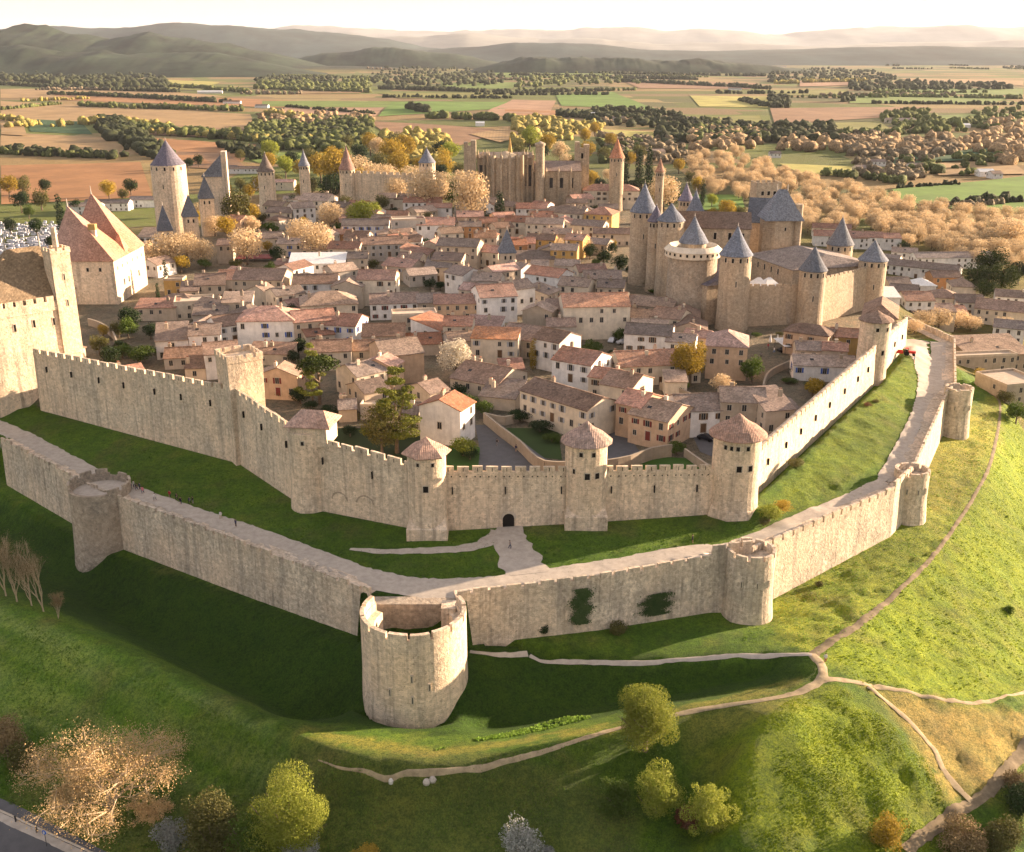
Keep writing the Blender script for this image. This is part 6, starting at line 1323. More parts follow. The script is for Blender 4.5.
FL = [('o',(0,160),(140,158),(152,190),(0,197)),('t',(0,128),(103,132),(140,150),(0,149)),('t',(0,98),(250,111),(256,124),(0,115)),('t',(0,86),(110,86),(230,94),(0,95)),('o',(50,90),(300,97),(290,105),(60,97)),('d',(24,115),(80,118),(92,129),(30,127)),
 ('o',(142,133),(256,140),(242,158),(165,150)),('g',(227,146),(330,150),(322,160),(258,159)),('b',(165,146),(225,148),(250,166),(178,162)),('o',(170,150),(200,150),(212,160),(180,158)),('g',(262,97),(395,98),(385,104),(262,103)),('p',(285,104),(384,104),(375,112),(280,109)),('G',(392,98),(512,98),(512,106),(462,113),(378,112)),
 ('b',(368,117),(505,126),(460,141),(398,138)),('p',(512,96),(556,97),(548,115),(480,112)),('o',(505,107),(560,108),(555,117),(505,116)),('G',(556,92),(612,89),(682,102),(662,108),(600,111),(562,103)),('y',(690,93),(770,94),(768,104),(700,103)),('y',(595,125),(690,128),(645,139),(600,135)),('b',(770,104),(930,103),(920,111),(775,118)),
 ('g',(850,92),(1010,94),(990,101),(850,100)),('v',(780,118),(880,116),(900,128),(840,134)),('G',(893,180),(1040,166),(1040,210),(960,206),(905,192)),('G',(692,186),(742,186),(746,200),(700,200)),('y',(780,157),(862,160),(850,168),(800,166)),('t',(930,156),(1010,154),(1030,165),(940,166)),
 ('v',(0,78),(60,80),(50,84),(0,83)),('y',(165,77),(220,80),(200,88),(140,84)),('t',(140,68),(260,72),(250,78),(150,75)),('v',(256,66),(400,67),(380,73),(260,73)),('g',(490,70),(620,70),(600,76),(500,75)),('t',(512,60),(560,58),(640,62),(560,66)),('v',(380,90),(512,89),(505,93),(400,94)),('t',(300,84),(370,86),(360,90),(296,90)),
 ('b',(620,78),(760,80),(750,86),(640,86)),('g',(640,66),(760,66),(740,71),(650,71)),('v',(768,86),(850,86),(840,91),(775,92)),('g',(860,84),(1024,86),(1024,91),(900,90)),('t',(900,76),(1024,78),(1024,83),(920,82)),('v',(690,112),(760,110),(766,124),(700,126)),('g',(935,110),(1024,108),(1030,118),(960,120)),
 ('v',(790,128),(900,130),(880,140),(800,138)),('t',(470,128),(520,120),(540,126),(500,136)),('y',(55,70),(120,71),(110,76),(50,75)),('p',(800,78),(870,79),(860,82),(800,83)),('d',(860,146),(1000,140),(1010,150),(880,156)),('t',(0,118),(22,117),(26,128),(0,127)),('b',(90,113),(256,122),(256,133),(140,131),(100,124)),('g',(440,80),(520,80),(512,85),(446,86))]
FP = {}
FL = [f for f in FL if not (max(p[1] for p in f[1:]) < 80 and min(p[0] for p in f[1:]) < 470) and not f[1] == (0,78)]
for i, (k, *pp) in enumerate(FL):
    zz = PLAIN+5.5+i*0.12
    pts = [P(a, b, zz) for a, b in pp]
    # densify the outline so that it may follow the land
    cx_, cy_ = sum(p[0] for p in pts)/len(pts), sum(p[1] for p in pts)/len(pts)
    n = 14; A, B_, C_, D_ = pts[:4] if len(pts) >= 4 else (*pts, pts[-1])
    if len(pts) == 5: A, B_, C_, D_ = pts[0], pts[1], pts[2], pts[4]
    if len(pts) == 6: A, B_, C_, D_ = pts[0], pts[1], pts[3], pts[5]
    if A[1] < D_[1]: A, B_, C_, D_ = D_, C_, B_, A
    V = []
    for u in range(n+1):
        for v_ in range(n+1):
            a, b_ = u/n, v_/n
            x = (A[0]*(1-a)+B_[0]*a)*(1-b_)+(D_[0]*(1-a)+C_[0]*a)*b_; y = (A[1]*(1-a)+B_[1]*a)*(1-b_)+(D_[1]*(1-a)+C_[1]*a)*b_
            V.append((x, y, G(x, y)+.35+i*.03))
    F = np.array([(u*(n+1)+v_, u*(n+1)+v_+1, (u+1)*(n+1)+v_+1, (u+1)*(n+1)+v_) for u in range(n) for v_ in range(n)])
    o = bpy.data.objects.new('field', npmesh('field', np.array(V), F, FM[k])); COL.objects.link(o); tag(o, kind='structure')
# ---------------------------------------------------------------- hedges and woods of the plain
def ico(sub):
    bm = bmesh.new(); bmesh.ops.create_icosphere(bm, subdivisions=sub, radius=1); v = np.array([q.co[:] for q in bm.verts]); f = np.array([[w.index for w in q.verts] for q in bm.faces]); bm.free(); return v, f
IV, IF = ico(2)
def mass(name, label, cat, pts, mat, cards_per=0):
    """pts: (x, y, z, w, h) crowns that read as one mass"""
    pts = [p for p in pts if not (p[1] > 3300 and p[2] > PLAIN+14)]
    rg = np.random.default_rng(len(pts)); n = len(pts); A = np.array(pts); V = []; F = []
    k = len(IV)
    for i in range(0, n):
        x, y, z, w, h = A[i]; d = IV*(1+rg.normal(size=(k, 1))*.24)
        V.append(d*np.array([w/2, w/2, h*.55])+np.array([x, y, z+h*.5])); F.append(IF+k*i)
    me = npmesh(name, np.concatenate(V), np.concatenate(F), mat); o = bpy.data.objects.new(name, me); COL.objects.link(o); tag(o, label, cat, kind='stuff'); return o
def fz(px, py): 
    x, y = P(px, py, PLAIN+2)
    return x, y, float(bilin(SZ, np.array(x), np.array(y)))
def woodmat(name, c):
    t = NT(name); w = t.wcoord(); a = t.noise(w, .9, 3, .7); b_ = t.noise(w, .02, 4, .6)
    col = t.mix(1.0, t.mix(t.ramp(b_, [(.35, 0), (.65, 1)]), scl(c, .65), scl(c, 1.35)), t.ramp(a, [(.35, .35), (.6, 1.25)]), 'MULTIPLY'); t.bump(a, 1.0, 1.5); return t.base(col)
def plain_(n_, c, *_): return woodmat(n_, c)
KM = dict(dark=plain_('dark_wood', (0.040, 0.050, 0.020), .95, .5, .05), green=plain_('hedge_green', (0.10, 0.12, 0.035), .95, .5, .05), yell=plain_('spring_trees', (0.33, 0.28, 0.08), .95, .35, .05), tawny=plain_('tawny_trees', (0.38, 0.27, 0.15), .95, .35, .05), grey=plain_('grey_scrubland', (0.2, 0.16, 0.10), .95, .4, .05))
HG = {k: [] for k in KM}
mr = random.Random(9)
def hline(k, x0, y0, x1, y1, hm=9, thick=1, dens=1.0):
    a = fz(x0, y0); b_ = fz(x1, y1); d = math.hypot(b_[0]-a[0], b_[1]-a[1]); n = max(3, int(d/(hm*.75)*dens))
    for i in range(n*thick):
        t = mr.random() if thick > 1 else (i+mr.random())/n; x = a[0]+(b_[0]-a[0])*t+mr.gauss(0, hm*.3*thick); y = a[1]+(b_[1]-a[1])*t+mr.gauss(0, hm*.5*thick)
        h_ = hm*mr.uniform(.6, 1.25); HG[k].append((x, y, float(bilin(SZ, np.array(x), np.array(y)))-.5, h_*mr.uniform(.8, 1.4), h_))
def wood(k, poly, n, hm=10):
    xs = [p[0] for p in poly]; ys_ = [p[1] for p in poly]; c = 0
    while c < n:
        px, py = mr.uniform(min(xs), max(xs)), mr.uniform(min(ys_), max(ys_))
        if not inpoly(np.array([px]), np.array([py]), poly)[0]: continue
        x, y, z = fz(px, py); h_ = hm*mr.uniform(.6, 1.3); HG[k].append((x, y, z-.5, h_*mr.uniform(.9, 1.5), h_)); c += 1
wood('dark', [(0,72),(70,66),(130,68),(165,80),(168,90),(120,88),(0,82)], 520, 16)
for a in [(50,93,230,101,9,2),(105,121,150,152,11,3),(0,152,118,156,8,2),(226,146,262,160,8,2),(150,152,165,158,8,2),(0,84,180,92,10,2)]: hline('dark', *a)
for a in [(80,105,245,110,9,2),(125,127,256,139,10,3),(0,109,60,103,7,1),(0,153,115,157,7,1),(258,122,256,140,9,2),(256,88,370,92,11,2),(430,117,512,121,10,2),(140,84,250,92,10,2),(256,76,370,78,10,2)]: hline('green', *a)
for a in [(18,126,40,124,10,2),(50,126,62,125,10,1),(78,124,108,121,10,2),(115,120,170,126,9,1),(150,132,250,139,8,1),(260,113,310,118,9,2),(0,118,20,120,9,1),(20,100,90,98,7,1),(256,140,310,140,8,2)]: hline('yell', *a)
wood('green', [(262,123),(330,117),(372,120),(372,140),(345,152),(262,148)], 330, 9); wood('dark', [(270,130),(340,122),(370,128),(350,145),(270,146)], 150, 9)
wood('yell', [(380,136),(440,132),(455,150),(440,166),(385,164)], 120, 9); wood('yell', [(512,118),(560,120),(575,140),(512,150)], 110, 9); wood('tawny', [(260,112),(370,114),(372,122),(262,122)], 110, 8)
wood('dark', [(370,74),(400,68),(470,68),(508,76),(500,86),(370,86)], 300, 12); wood('green', [(256,82),(370,80),(370,88),(256,90)], 160, 12); wood('dark', [(256,76),(340,78),(340,84),(256,86)], 130, 12)
for a in [(285,106,375,113,6,1),(385,96,512,97,8,1),(380,88,512,92,10,2),(410,108,425,112,12,1),(562,116,700,124,10,3),(740,100,768,106,9,2),(512,75,700,80,12,2),(600,110,680,116,8,1),(515,92,610,90,9,2),(620,82,768,88,11,2),(600,73,768,76,12,2)]: hline('dark' , *a)
wood('dark', [(560,112),(640,108),(700,120),(760,122),(765,130),(600,126)], 150, 9); wood('dark', [(655,130),(770,124),(780,142),(660,146)], 150, 9); wood('green', [(512,70),(600,72),(640,84),(512,88)], 150, 12); wood('yell', [(560,124),(600,124),(610,132),(570,134)], 40, 8); wood('grey', [(590,118),(730,118),(730,125),(600,124)], 60, 7)
wood('dark', [(768,74),(820,68),(870,70),(900,80),(768,82)], 260, 12); wood('dark', [(850,82),(1000,84),(1010,89),(850,90)], 220, 13); hline('yell', 775, 83, 872, 82, 12, 2); wood('dark', [(768,96),(790,98),(788,107),(768,107)], 50, 10)
wood('dark', [(770,124),(832,124),(834,143),(775,143)], 170, 9); hline('dark', 835, 101, 850, 101, 14, 2); hline('dark', 870, 103, 1030, 104, 7, 1); hline('green', 900, 128, 990, 122, 10, 3); hline('green', 830, 134, 960, 130, 9, 2)
wood('tawny', [(780,140),(830,136),(1000,138),(1008,152),(900,156),(780,150)], 190, 9); wood('grey', [(840,140),(960,142),(950,158),(850,158)], 200, 8); wood('grey', [(850,158),(930,160),(920,178),(860,176)], 90, 6); wood('green', [(900,160),(1000,150),(1000,172),(920,176)], 40, 7)
hline('dark', 895, 186, 958, 182, 4, 1); hline('dark', 955, 203, 1012, 198, 6, 2); hline('green', 820, 172, 900, 180, 6, 2); hline('grey', 930, 206, 1000, 202, 5, 1); wood('tawny', [(985,125),(1024,120),(1030,160),(1000,165)], 90, 10); wood('green', [(970,110),(1024,108),(1024,128),(980,130)], 50, 9)
wood('green', [(880,112),(930,110),(940,124),(885,124)], 60, 9); hline('grey', 700, 130, 880, 134, 7, 2); hline('green', 880, 96, 1024, 98, 9, 2)
wood('green', [(690,120),(768,128),(768,140),(700,146)], 110, 9); wood('tawny', [(690,128),(760,130),(760,150),(690,152)], 90, 9); wood('grey', [(600,136),(680,140),(690,165),(610,160)], 130, 7); wood('green', [(600,140),(650,140),(640,160),(600,165)], 60, 7)
for i in range(45):                        # scattered far hedges
    px = mr.uniform(-10, 1034); py = 57+mr.random()**1.6*42; w_ = mr.uniform(30, 120)*(py-40)/45
    hline(mr.choice(('dark','dark','green','grey')), px, py, px+w_, py+mr.uniform(-1.5, 1.5), 9, 1, .8)
for i in range(26):
    px = mr.uniform(0, 1024); py = mr.uniform(56, 72); wood('dark', [(px, py), (px+mr.uniform(20, 70), py-.8), (px+40, py+1.6)], 30, 13)
for k, lb in dict(dark='dark belts of woodland and tall hedges across the plain', green='mid green hedges and copses between the fields', yell='rows of pale yellow spring trees between the fields', tawny='tawny leafless tree belts of the river meadows', grey='grey brown scrubland and vineyards edges on the plain').items():
    mass('woodland', lb, 'woodland', HG[k], KM[k])
# ---- farms and far streets
FARM = [(232,101,16,'white','brown','two toned farm among the tan fields on the far left'),(210,91,22,'white','white','long white barn at the edge of the dark wood'),(262,105,12,'white','grey','pale farm beside the first green field from the left'),(596,113,24,'white','white','long white shed in front of the dark tree belt'),(620,117,14,'white','grey','smaller shed right of the long white shed'),(900,119,26,'cream','tan','cream farm in the green fields on the right'),(965,124,8,'white','white','small white cabin in the right hand meadows'),(735,88,12,'white','grey','tiny white farm near the horizon right of centre'),(768,68,14,'white','white','first pale block of the far village'),(780,66,12,'white','grey','second pale block of the far village'),
 (875,160,18,'white','tan','pale house among the scrub beside the meadow'),(862,166,14,'cream','grey','cream house left of the scrub hamlet'),(985,170,14,'white','white','white house above the brightest meadow'),(995,172,10,'white','grey','grey roofed shed next to the white meadow house'),(915,164,12,'white','grey','house at the left tip of the brightest meadow'),(480,122,8,'white','white','tiny white hut on the brown field'),(650,150,26,'cream','grey','long low hall in the scrub behind the village'),(690,118,10,'white','grey','small shed right of the bright green field'),(640,153,12,'white','tan','pale house left of the long low hall'),(600,118,10,'cream','tan','cream cottage before the dark tree belt'),(775,152,10,'white','grey','grey roofed cottage by the tawny belt')]
for px, py, w_, wl, rf, lb in FARM:
    e_ = house(px, py, w_, 9 if w_ < 20 else 11, mr.uniform(-10, 10), 4, 'g', wl, rf, chim=0, zg=None, wins=py > 140, name='farmhouse'); e_['label'] = lb
    e_['category'] = 'farm'; e_['group'] = 'farms of the plain'
# ---------------------------------------------------------------- grass tufts on the banks
def tufts(n, poly, size, cols, label, seed, hj=1.0):
    rg = np.random.default_rng(seed); pts = [Ptz(a, b)[:2] for a, b in poly]; xs = [p[0] for p in pts]; ys_ = [p[1] for p in pts]
    X = rg.uniform(min(xs), max(xs), n*3); Y = rg.uniform(min(ys_), max(ys_), n*3); m = inpoly(X, Y, pts); m &= (fbm(X/3.5, Y/3.5, seed)-.45)*4+.5 > rg.random(n*3); X, Y = X[m][:n], Y[m][:n]; n = len(X)
    Z = bilin(SZ, X, Y); V = []; F = []
    for k in range(3):
        a = rg.uniform(0, 6.28, n); s = size*rg.uniform(.5, 1.3, n); h = s*rg.uniform(.5, 1.0, n)*hj; dx, dy = np.cos(a)*s*.5, np.sin(a)*s*.5; lx, ly = rg.normal(size=n)*s*.25, rg.normal(size=n)*s*.25
        V.append(np.stack([np.stack([X-dx, Y-dy, Z-.08], 1), np.stack([X+dx, Y+dy, Z-.08], 1), np.stack([X+dx*.5+lx, Y+dy*.5+ly, Z+h], 1), np.stack([X-dx*.5+lx, Y-dy*.5+ly, Z+h*.8], 1)], 1))
    V = np.concatenate(V).reshape(-1, 3); F = np.arange(len(V)).reshape(-1, 4)
    o = bpy.data.objects.new('grass_tufts', npmesh('grass_tufts', V, F, LC2[cols])); COL.objects.link(o); tag(o, label, 'grass', kind='stuff')
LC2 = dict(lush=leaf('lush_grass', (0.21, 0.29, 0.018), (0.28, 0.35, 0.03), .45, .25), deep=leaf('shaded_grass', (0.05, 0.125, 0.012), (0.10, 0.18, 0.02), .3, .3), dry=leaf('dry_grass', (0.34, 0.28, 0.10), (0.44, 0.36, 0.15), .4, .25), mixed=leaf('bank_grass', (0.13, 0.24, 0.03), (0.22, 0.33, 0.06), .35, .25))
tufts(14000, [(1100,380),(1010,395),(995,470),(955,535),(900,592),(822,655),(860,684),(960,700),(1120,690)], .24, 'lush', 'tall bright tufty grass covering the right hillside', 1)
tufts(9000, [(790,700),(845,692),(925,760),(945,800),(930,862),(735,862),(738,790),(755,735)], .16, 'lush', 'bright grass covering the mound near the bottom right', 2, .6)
tufts(15000, [(690,760),(640,728),(430,780),(310,760),(150,675),(0,610),(0,800),(120,860),(700,860)], .2, 'mixed', 'short tufty grass on the open slope at the bottom left and centre', 4)
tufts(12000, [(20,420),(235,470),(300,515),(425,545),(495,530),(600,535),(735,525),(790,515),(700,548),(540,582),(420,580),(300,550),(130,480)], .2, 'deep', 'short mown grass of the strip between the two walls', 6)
tufts(9000, [(770,600),(935,470),(1000,400),(990,470),(900,590),(815,655),(740,640)], .2, 'mixed', 'thin grass on the bank below the right outer wall', 5)
tufts(2500, [(430,752),(560,718),(600,716),(440,748)], .5, 'mixed', 'leafy weeds at the foot of the crest in the ditch', 8, .6)
# ---------------------------------------------------------------- people
def skinny(name, verts, edges, radii, mat, parent=None):
    me = bpy.data.meshes.new(name); me.from_pydata(verts, edges, []); o = bpy.data.objects.new(name, me); COL.objects.link(o)
    o.modifiers.new('skin', 'SKIN'); 
    for i, r in enumerate(radii): me.skin_vertices[0].data[i].radius = r; 
    me.skin_vertices[0].data[0].use_root = True
    s = o.modifiers.new('sub', 'SUBSURF'); s.levels = 1; s.render_levels = 1
    me.materials.append(mat); 
    dg = bpy.context.evaluated_depsgraph_get(); m2 = bpy.data.meshes.new_from_object(o.evaluated_get(dg)); bpy.data.objects.remove(o); bpy.data.meshes.remove(me); m2.name = name
    return m2
CLR = dict(navy=(0.03,0.04,0.09), black=(0.02,0.02,0.022), red=(0.35,0.03,0.04), pink=(0.5,0.12,0.16), white=(0.6,0.6,0.58), grey=(0.18,0.18,0.19), blue=(0.10,0.2,0.4), beige=(0.4,0.32,0.22), green=(0.08,0.15,0.08))
CM = {k: plain(k+'_cloth', c, .9) for k, c in CLR.items()}; SKIN = plain('skin', (0.45,0.27,0.19), .6); HAIR = plain('dark_hair', (0.035,0.022,0.015), .8)
def person_meshes(stride):
    s = stride
    V = [(0,0,.95),(0,0,1.15),(0,0,1.38),(0,0,1.50),(0,.0,1.62),(0,.01,1.72), (.19,0,1.40),(.25,-.12*s,1.15),(.24,.12-.2*s,.92), (-.19,0,1.40),(-.25,.12*s,1.15),(-.24,.14+.2*s-.28*(1-s),.92), (.10,0,.90),(.11,.2*s,.50),(.11,.14*s,.08),(.11,.30*s+.12*(1-s),.04), (-.10,0,.90),(-.11,-.12*s,.50),(-.11,-.34*s,.10),(-.11,-.22*s+.10,.04)]
    Rr = [(.15,.11),(.13,.10),(.17,.11),(.06,.06),(.085,.10),(.07,.08),(.07,.06),(.05,.045),(.035,.04),(.07,.06),(.05,.045),(.035,.04),(.09,.09),(.065,.065),(.045,.05),(.04,.05),(.09,.09),(.065,.065),(.045,.05),(.04,.05)]
    E = [(0,1),(1,2),(2,3),(3,4),(4,5),(2,6),(6,7),(7,8),(2,9),(9,10),(10,11),(0,12),(12,13),(13,14),(14,15),(0,16),(16,17),(17,18),(18,19)]
    return skinny('body', V, E, Rr, SKIN)
BODY = [person_meshes(1.0), person_meshes(.25)]
def coat(w=1.0, long_=.78):
    b = MB(); b.lathe([(.20, long_), (.205, .95), (.175, 1.15), (.225, 1.38), (.12, 1.49)], 12); 
    V = [(x, y*.72, z) for x, y, z in b.v]; b.v = V
    for s in (-1, 1): b.tube([(s*.20,0,1.41),(s*.265,-.02,1.16),(s*.26,.04,.95)], [.085,.07,.055], 8)
    return b
def legs(st):
    b = MB()
    for s in (-1, 1): q = st*s; b.tube([(s*.09,0,.97),(s*.11,.2*q if s > 0 else .12*q,.50),(s*.11,.14*q if s > 0 else .34*q,.09)], [.12,.085,.065], 8)
    return b
def hair():
    b = MB(); b.lathe([(.105, 1.60), (.112, 1.68), (.10, 1.76), (.02, 1.80)], 10, cy=-.012); b.v = [(x, y-.02, z) for x, y, z in b.v]; return b
PM = {}
def person(x, y, rz, top, bottom, st, label, group=None):
    e = empty('person', (x, y, G(x, y)+.13), rz, label, 'person', group)
    def add(key, mk, mat, nm):
        if (key, mat) not in PM: PM[(key, mat)] = mk().mesh(nm, mat if not isinstance(mat, str) else CM[mat])
        o = bpy.data.objects.new(nm, PM[(key, mat)]); COL.objects.link(o); o.parent = e
    o = bpy.data.objects.new('body', BODY[0 if st > .5 else 1]); COL.objects.link(o); o.parent = e
    add('coat', coat, top, 'jacket'); add('legs%g' % st, lambda: legs(st), bottom, 'trousers'); add('hair', hair, HAIR, 'hair'); return e
PP = [(128,487,'black','black',0,'person in black nearest the round tower, at the left end of the group'),(131,490,'navy','grey',1,'person in a navy coat second from the round tower'),(134,488,'white','navy',0,'person in a white jacket within the dense group by the round tower'),(137,491,'black','navy',1,'person in black beside the pink clad walker'),(140,490,'navy','black',0,'person in navy trousers just left of the pink clad walker'),(143,494,'pink','navy',1,'person in a pink top at the right end of the dense group'),
 (155,501,'white','grey',1,'person in white walking close to the outer wall, alone'),(170,498,'red','black',0,'tall person in red standing in the middle of the path'),(177,501,'black','black',1,'person in black just right of the person in red'),(181,505,'black','navy',0,'person in black closer to the outer wall than the others'),(190,505,'navy','black',1,'person in dark clothes in the right hand pair'),(193,504,'black','grey',0,'person in black jacket and grey trousers in the right hand pair'),(221,519,'white','beige',1,'person in white and beige farther down the path'),(236,527,'navy','black',0,'last dark clad person down the path toward the barbican'),(691,564,'black','black',0,'person in black beside the raised end of the outer wall'),(825,663,'white','red',0,'person in a white top and red trousers at the dirt path junction'),(510,549,'grey','navy',1,'person in grey on the pale path below the small gate')]
PP += [(768,349,'red','navy',0,'person in red on the paved square left of the white awning'),(774,353,'white','blue',1,'person in white on the paved square nearest the closed parasols'),(789,350,'blue','grey',0,'person in blue by the black car on the square'),(761,358,'grey','black',1,'person in grey at the lower left of the paved square'),(497,446,'black','grey',1,'person in black on the lane behind the front wall'),(516,452,'navy','beige',0,'person in navy beside the curved lane wall'),(914,363,'blue','beige',0,'person in blue standing just below the red tractor')]
for i, (px, py, a, b_, st, lb) in enumerate(PP):
    x, y, z = Ptz(px, py); person(x, y, 2.3+(i*1.7 % 3.1)*(.3 if i < 14 else 1), a, b_, st, lb, 'visitors walking on the path' if i < 14 else None)
# ---------------------------------------------------------------- vehicles
def car(px, py, rz, col, label, L_=4.2, W=1.75, van=False):
    x, y, z = Ptz(px, py); z = G(x, y); e = empty('parked_car', (x, y, z+.05), R(rz), label, 'car')
    m = plain('car_paint_'+label.split()[0], col, .35); prof = [(-L_/2,.35),(-L_/2,.78),(-L_*.44,.95),(-L_*.30,1.0),(-L_*.18,1.42),(L_*.12,1.45),(L_*.27,1.0),(L_*.46,.86),(L_/2,.6),(L_/2,.35)]
    if van: prof = [(-L_/2,.35),(-L_/2,1.9),(L_*.25,1.95),(L_*.38,1.15),(L_/2,1.0),(L_/2,.35)]
    b = MB(); n = len(prof)
    for s in (-1, 1): q = [(p[0], s*W/2*(.86 if p[1] > 1.1 else 1), p[1]) for p in prof]; b.poly(q if s < 0 else q[::-1])
    for i in range(n): p, q = prof[i], prof[(i+1) % n]; kp, kq = (.86 if p[1] > 1.1 else 1), (.86 if q[1] > 1.1 else 1); b.quad((p[0],-W/2*kp,p[1]),(p[0],W/2*kp,p[1]),(q[0],W/2*kq,q[1]),(q[0],-W/2*kq,q[1]))
    b.build('car_body', m, e)
    g = MB(); zt_ = 1.36 if not van else 1.75
    for s in (-1, 1): g.hexa([(-L_*.25,s*W*.485,1.04),(L_*.2,s*W*.485,1.04),(L_*.2,s*W*.40,1.04),(-L_*.25,s*W*.40,1.04),(-L_*.17,s*W*.445,zt_),(L_*.1,s*W*.445,zt_),(L_*.1,s*W*.38,zt_),(-L_*.17,s*W*.38,zt_)])
    g.build('windows', M['glass'], e)
    for sx in (-.31, .31):
        for s in (-1, 1): w_ = MB(); w_.lathe([(.01,-.11),(.32,-.11),(.32,.11),(.01,.11)], 14); o = w_.build('wheel', M['dark'], e, (sx*L_, s*W*.47, .32)); o.rotation_euler = (R(90), 0, 0)
    for s in (-1, 1): h_ = MB(); h_.box(-.04,.04,-.18,.18,-.08,.08); h_.build('headlight', M['trim'], e, (L_/2-.01, s*W*.33, .7))
    return e
for a in [(706,440,-40,(0.02,0.022,0.03),'black car parked on the lane left of the stout corner tower'),(612,342,70,(0.55,0.57,0.6),'white car standing in the small square before the large cream house'),(623,344,20,(0.5,0.5,0.5),'silver car right of the white car in the small square'),(544,366,-35,(0.12,0.12,0.2),'violet grey car by the yellow column tree'),(784,352,15,(0.02,0.02,0.022),'black car on the paved square beside the white awning'),(975,304,-30,(0.05,0.1,0.4),'blue car parked below the large green pines'),(982,306,-30,(0.04,0.06,0.2),'navy car right of the blue car below the pines'),(1016,373,-20,(0.5,0.5,0.52),'silver car on the terrace below the long tan roof')]: car(*a)
# red tractor like vehicle at the end of the inner wall
x, y, z = Ptz(908, 356); z = G(x, y); e = empty('tractor', (x, y, z+.1), R(-15), 'small red tractor with a low trailer parked at the top of the lawn', 'tractor')
mr_ = plain('red_paint', (0.5, 0.035, 0.02), .4); b = MB(); b.box(-.1, 2.0, -.5, .5, .7, 1.35); b.box(-1.0, -.1, -.65, .65, .6, 1.1); b.box(-.95, -.05, -.62, .62, 2.1, 2.2); b.build('tractor_body', mr_, e)
b = MB(); 
for u in (-.9, -.12):
    for v in (-.58, .58): b.box(u-.04, u+.04, v-.04, v+.04, 1.1, 2.1)
b.build('cab_frame', M['metal'], e)
for u, v, r_ in ((-.6,-.8,.75),(-.6,.8,.75),(1.5,-.65,.42),(1.5,.65,.42)): w_ = MB(); w_.lathe([(.01,-.16),(r_,-.16),(r_,.16),(.01,.16)], 18); w_.build('wheel', M['dark'], e, (u, v, r_)).rotation_euler = (R(90), 0, 0)
b = MB(); b.box(-4.6, -1.6, -.9, .9, .6, .75); b.box(-4.6, -1.6, -.9, -.82, .75, 1.3); b.box(-4.6, -1.6, .82, .9, .75, 1.3); b.box(-1.68, -1.6, -.82, .82, .75, 1.3); b.box(-4.6, -4.52, -.82, .82, .75, 1.3); b.box(-1.6, -.9, -.06, .06, .6, .7); b.build('trailer', mr_, e)
# ---------------------------------------------------------------- garden walls, lanes, awnings
def lowwall(label, pix, h=2.0, t=.5, mat='w_stone'):
    pts = smooth_line([P(a, b, 12+h) for a, b in pix], 2.0); b = MB()
    for p, q in zip(pts[:-1], pts[1:]):
        dx, dy = q[0]-p[0], q[1]-p[1]; l_ = math.hypot(dx, dy) or 1; nx, ny = dy/l_*t/2, -dx/l_*t/2
        b.hexa([(p[0]+nx,p[1]+ny,10),(q[0]+nx,q[1]+ny,10),(q[0]-nx,q[1]-ny,10),(p[0]-nx,p[1]-ny,10),(p[0]+nx,p[1]+ny,11.9+h),(q[0]+nx,q[1]+ny,11.9+h),(q[0]-nx,q[1]-ny,11.9+h),(p[0]-nx,p[1]-ny,11.9+h)])
    o = b.build('garden_wall', M[mat]); tag(o, label, 'wall'); return o
lowwall('curved stone wall along the lane below the garden with dark shrubs', [(484,412),(500,425),(520,440),(532,452),(545,460),(565,461)], 2.4)
lowwall('stone garden wall above the lane, holding three pale posts', [(484,412),(505,416),(525,410)], 2.0)
lowwall('pale wall with a dark red door above the narrow lawn', [(608,459),(630,455),(652,447),(672,444)], 2.6)
lowwall('low retaining wall running beside the lawn to the stout corner tower', [(685,448),(705,462),(718,470)], 1.6)
lowwall('rough stone yard wall beside the paved square', [(762,395),(768,372),(790,360)], 2.2)
lowwall('stone wall of the terrace below the golden tree', [(660,382),(675,386),(690,392)], 2.0)
lowwall('low boundary wall left of the conifers by the left rampart', [(270,392),(290,384),(308,378)], 1.8)
lowwall('old wall at the foot of the double gate tower', [(88,318),(100,322),(112,330),(118,345)], 3.0)
def ground_patch(name, pix, mat, lift=.06, z=11.5):
    pts = [P(a, b, z) for a, b in pix]; b = MB(); b.poly([(x, y, z+lift) for x, y in pts][::-1] if False else [(x, y, z+lift) for x, y in pts]); o = b.build(name, mat); tag(o, kind='structure')
lawn = fieldmat('lawn', (0.045, 0.10, 0.015))
ground_patch('lawn', [(607,470),(716,470),(700,459),(640,456),(608,462)], lawn); ground_patch('lawn', [(445,470),(480,470),(482,448),(450,440)], lawn)
ground_patch('lawn', [(495,452),(562,460),(558,430),(520,405),(495,415)], fieldmat('garden_soil_and_grass', (0.035, 0.06, 0.015))); ground_patch('lawn', [(780,400),(850,352),(800,350),(780,372)], fieldmat('courtyard_grass', (0.03, 0.06, 0.015)))
ground_patch('lawn', [(618,300),(712,345),(735,335),(650,275),(622,262)], fieldmat('moat_grass', (0.03, 0.06, 0.012)), .05); ground_patch('lawn', [(265,425),(420,470),(430,440),(350,395),(270,395)], fieldmat('shaded_garden', (0.028, 0.045, 0.014)))
ground_patch('lawn', [(60,372),(150,385),(165,345),(120,300),(95,330)], fieldmat('rampart_garden', (0.028, 0.05, 0.014)))
ground_patch('lane', [(478,470),(565,472),(540,455),(520,440),(500,424),(484,412),(474,420),(480,450)], M['asphalt'], .08); ground_patch('lane', [(590,470),(608,462),(640,452),(625,432),(600,395),(545,352),(535,356),(592,420),(612,440)], M['asphalt'], .07)
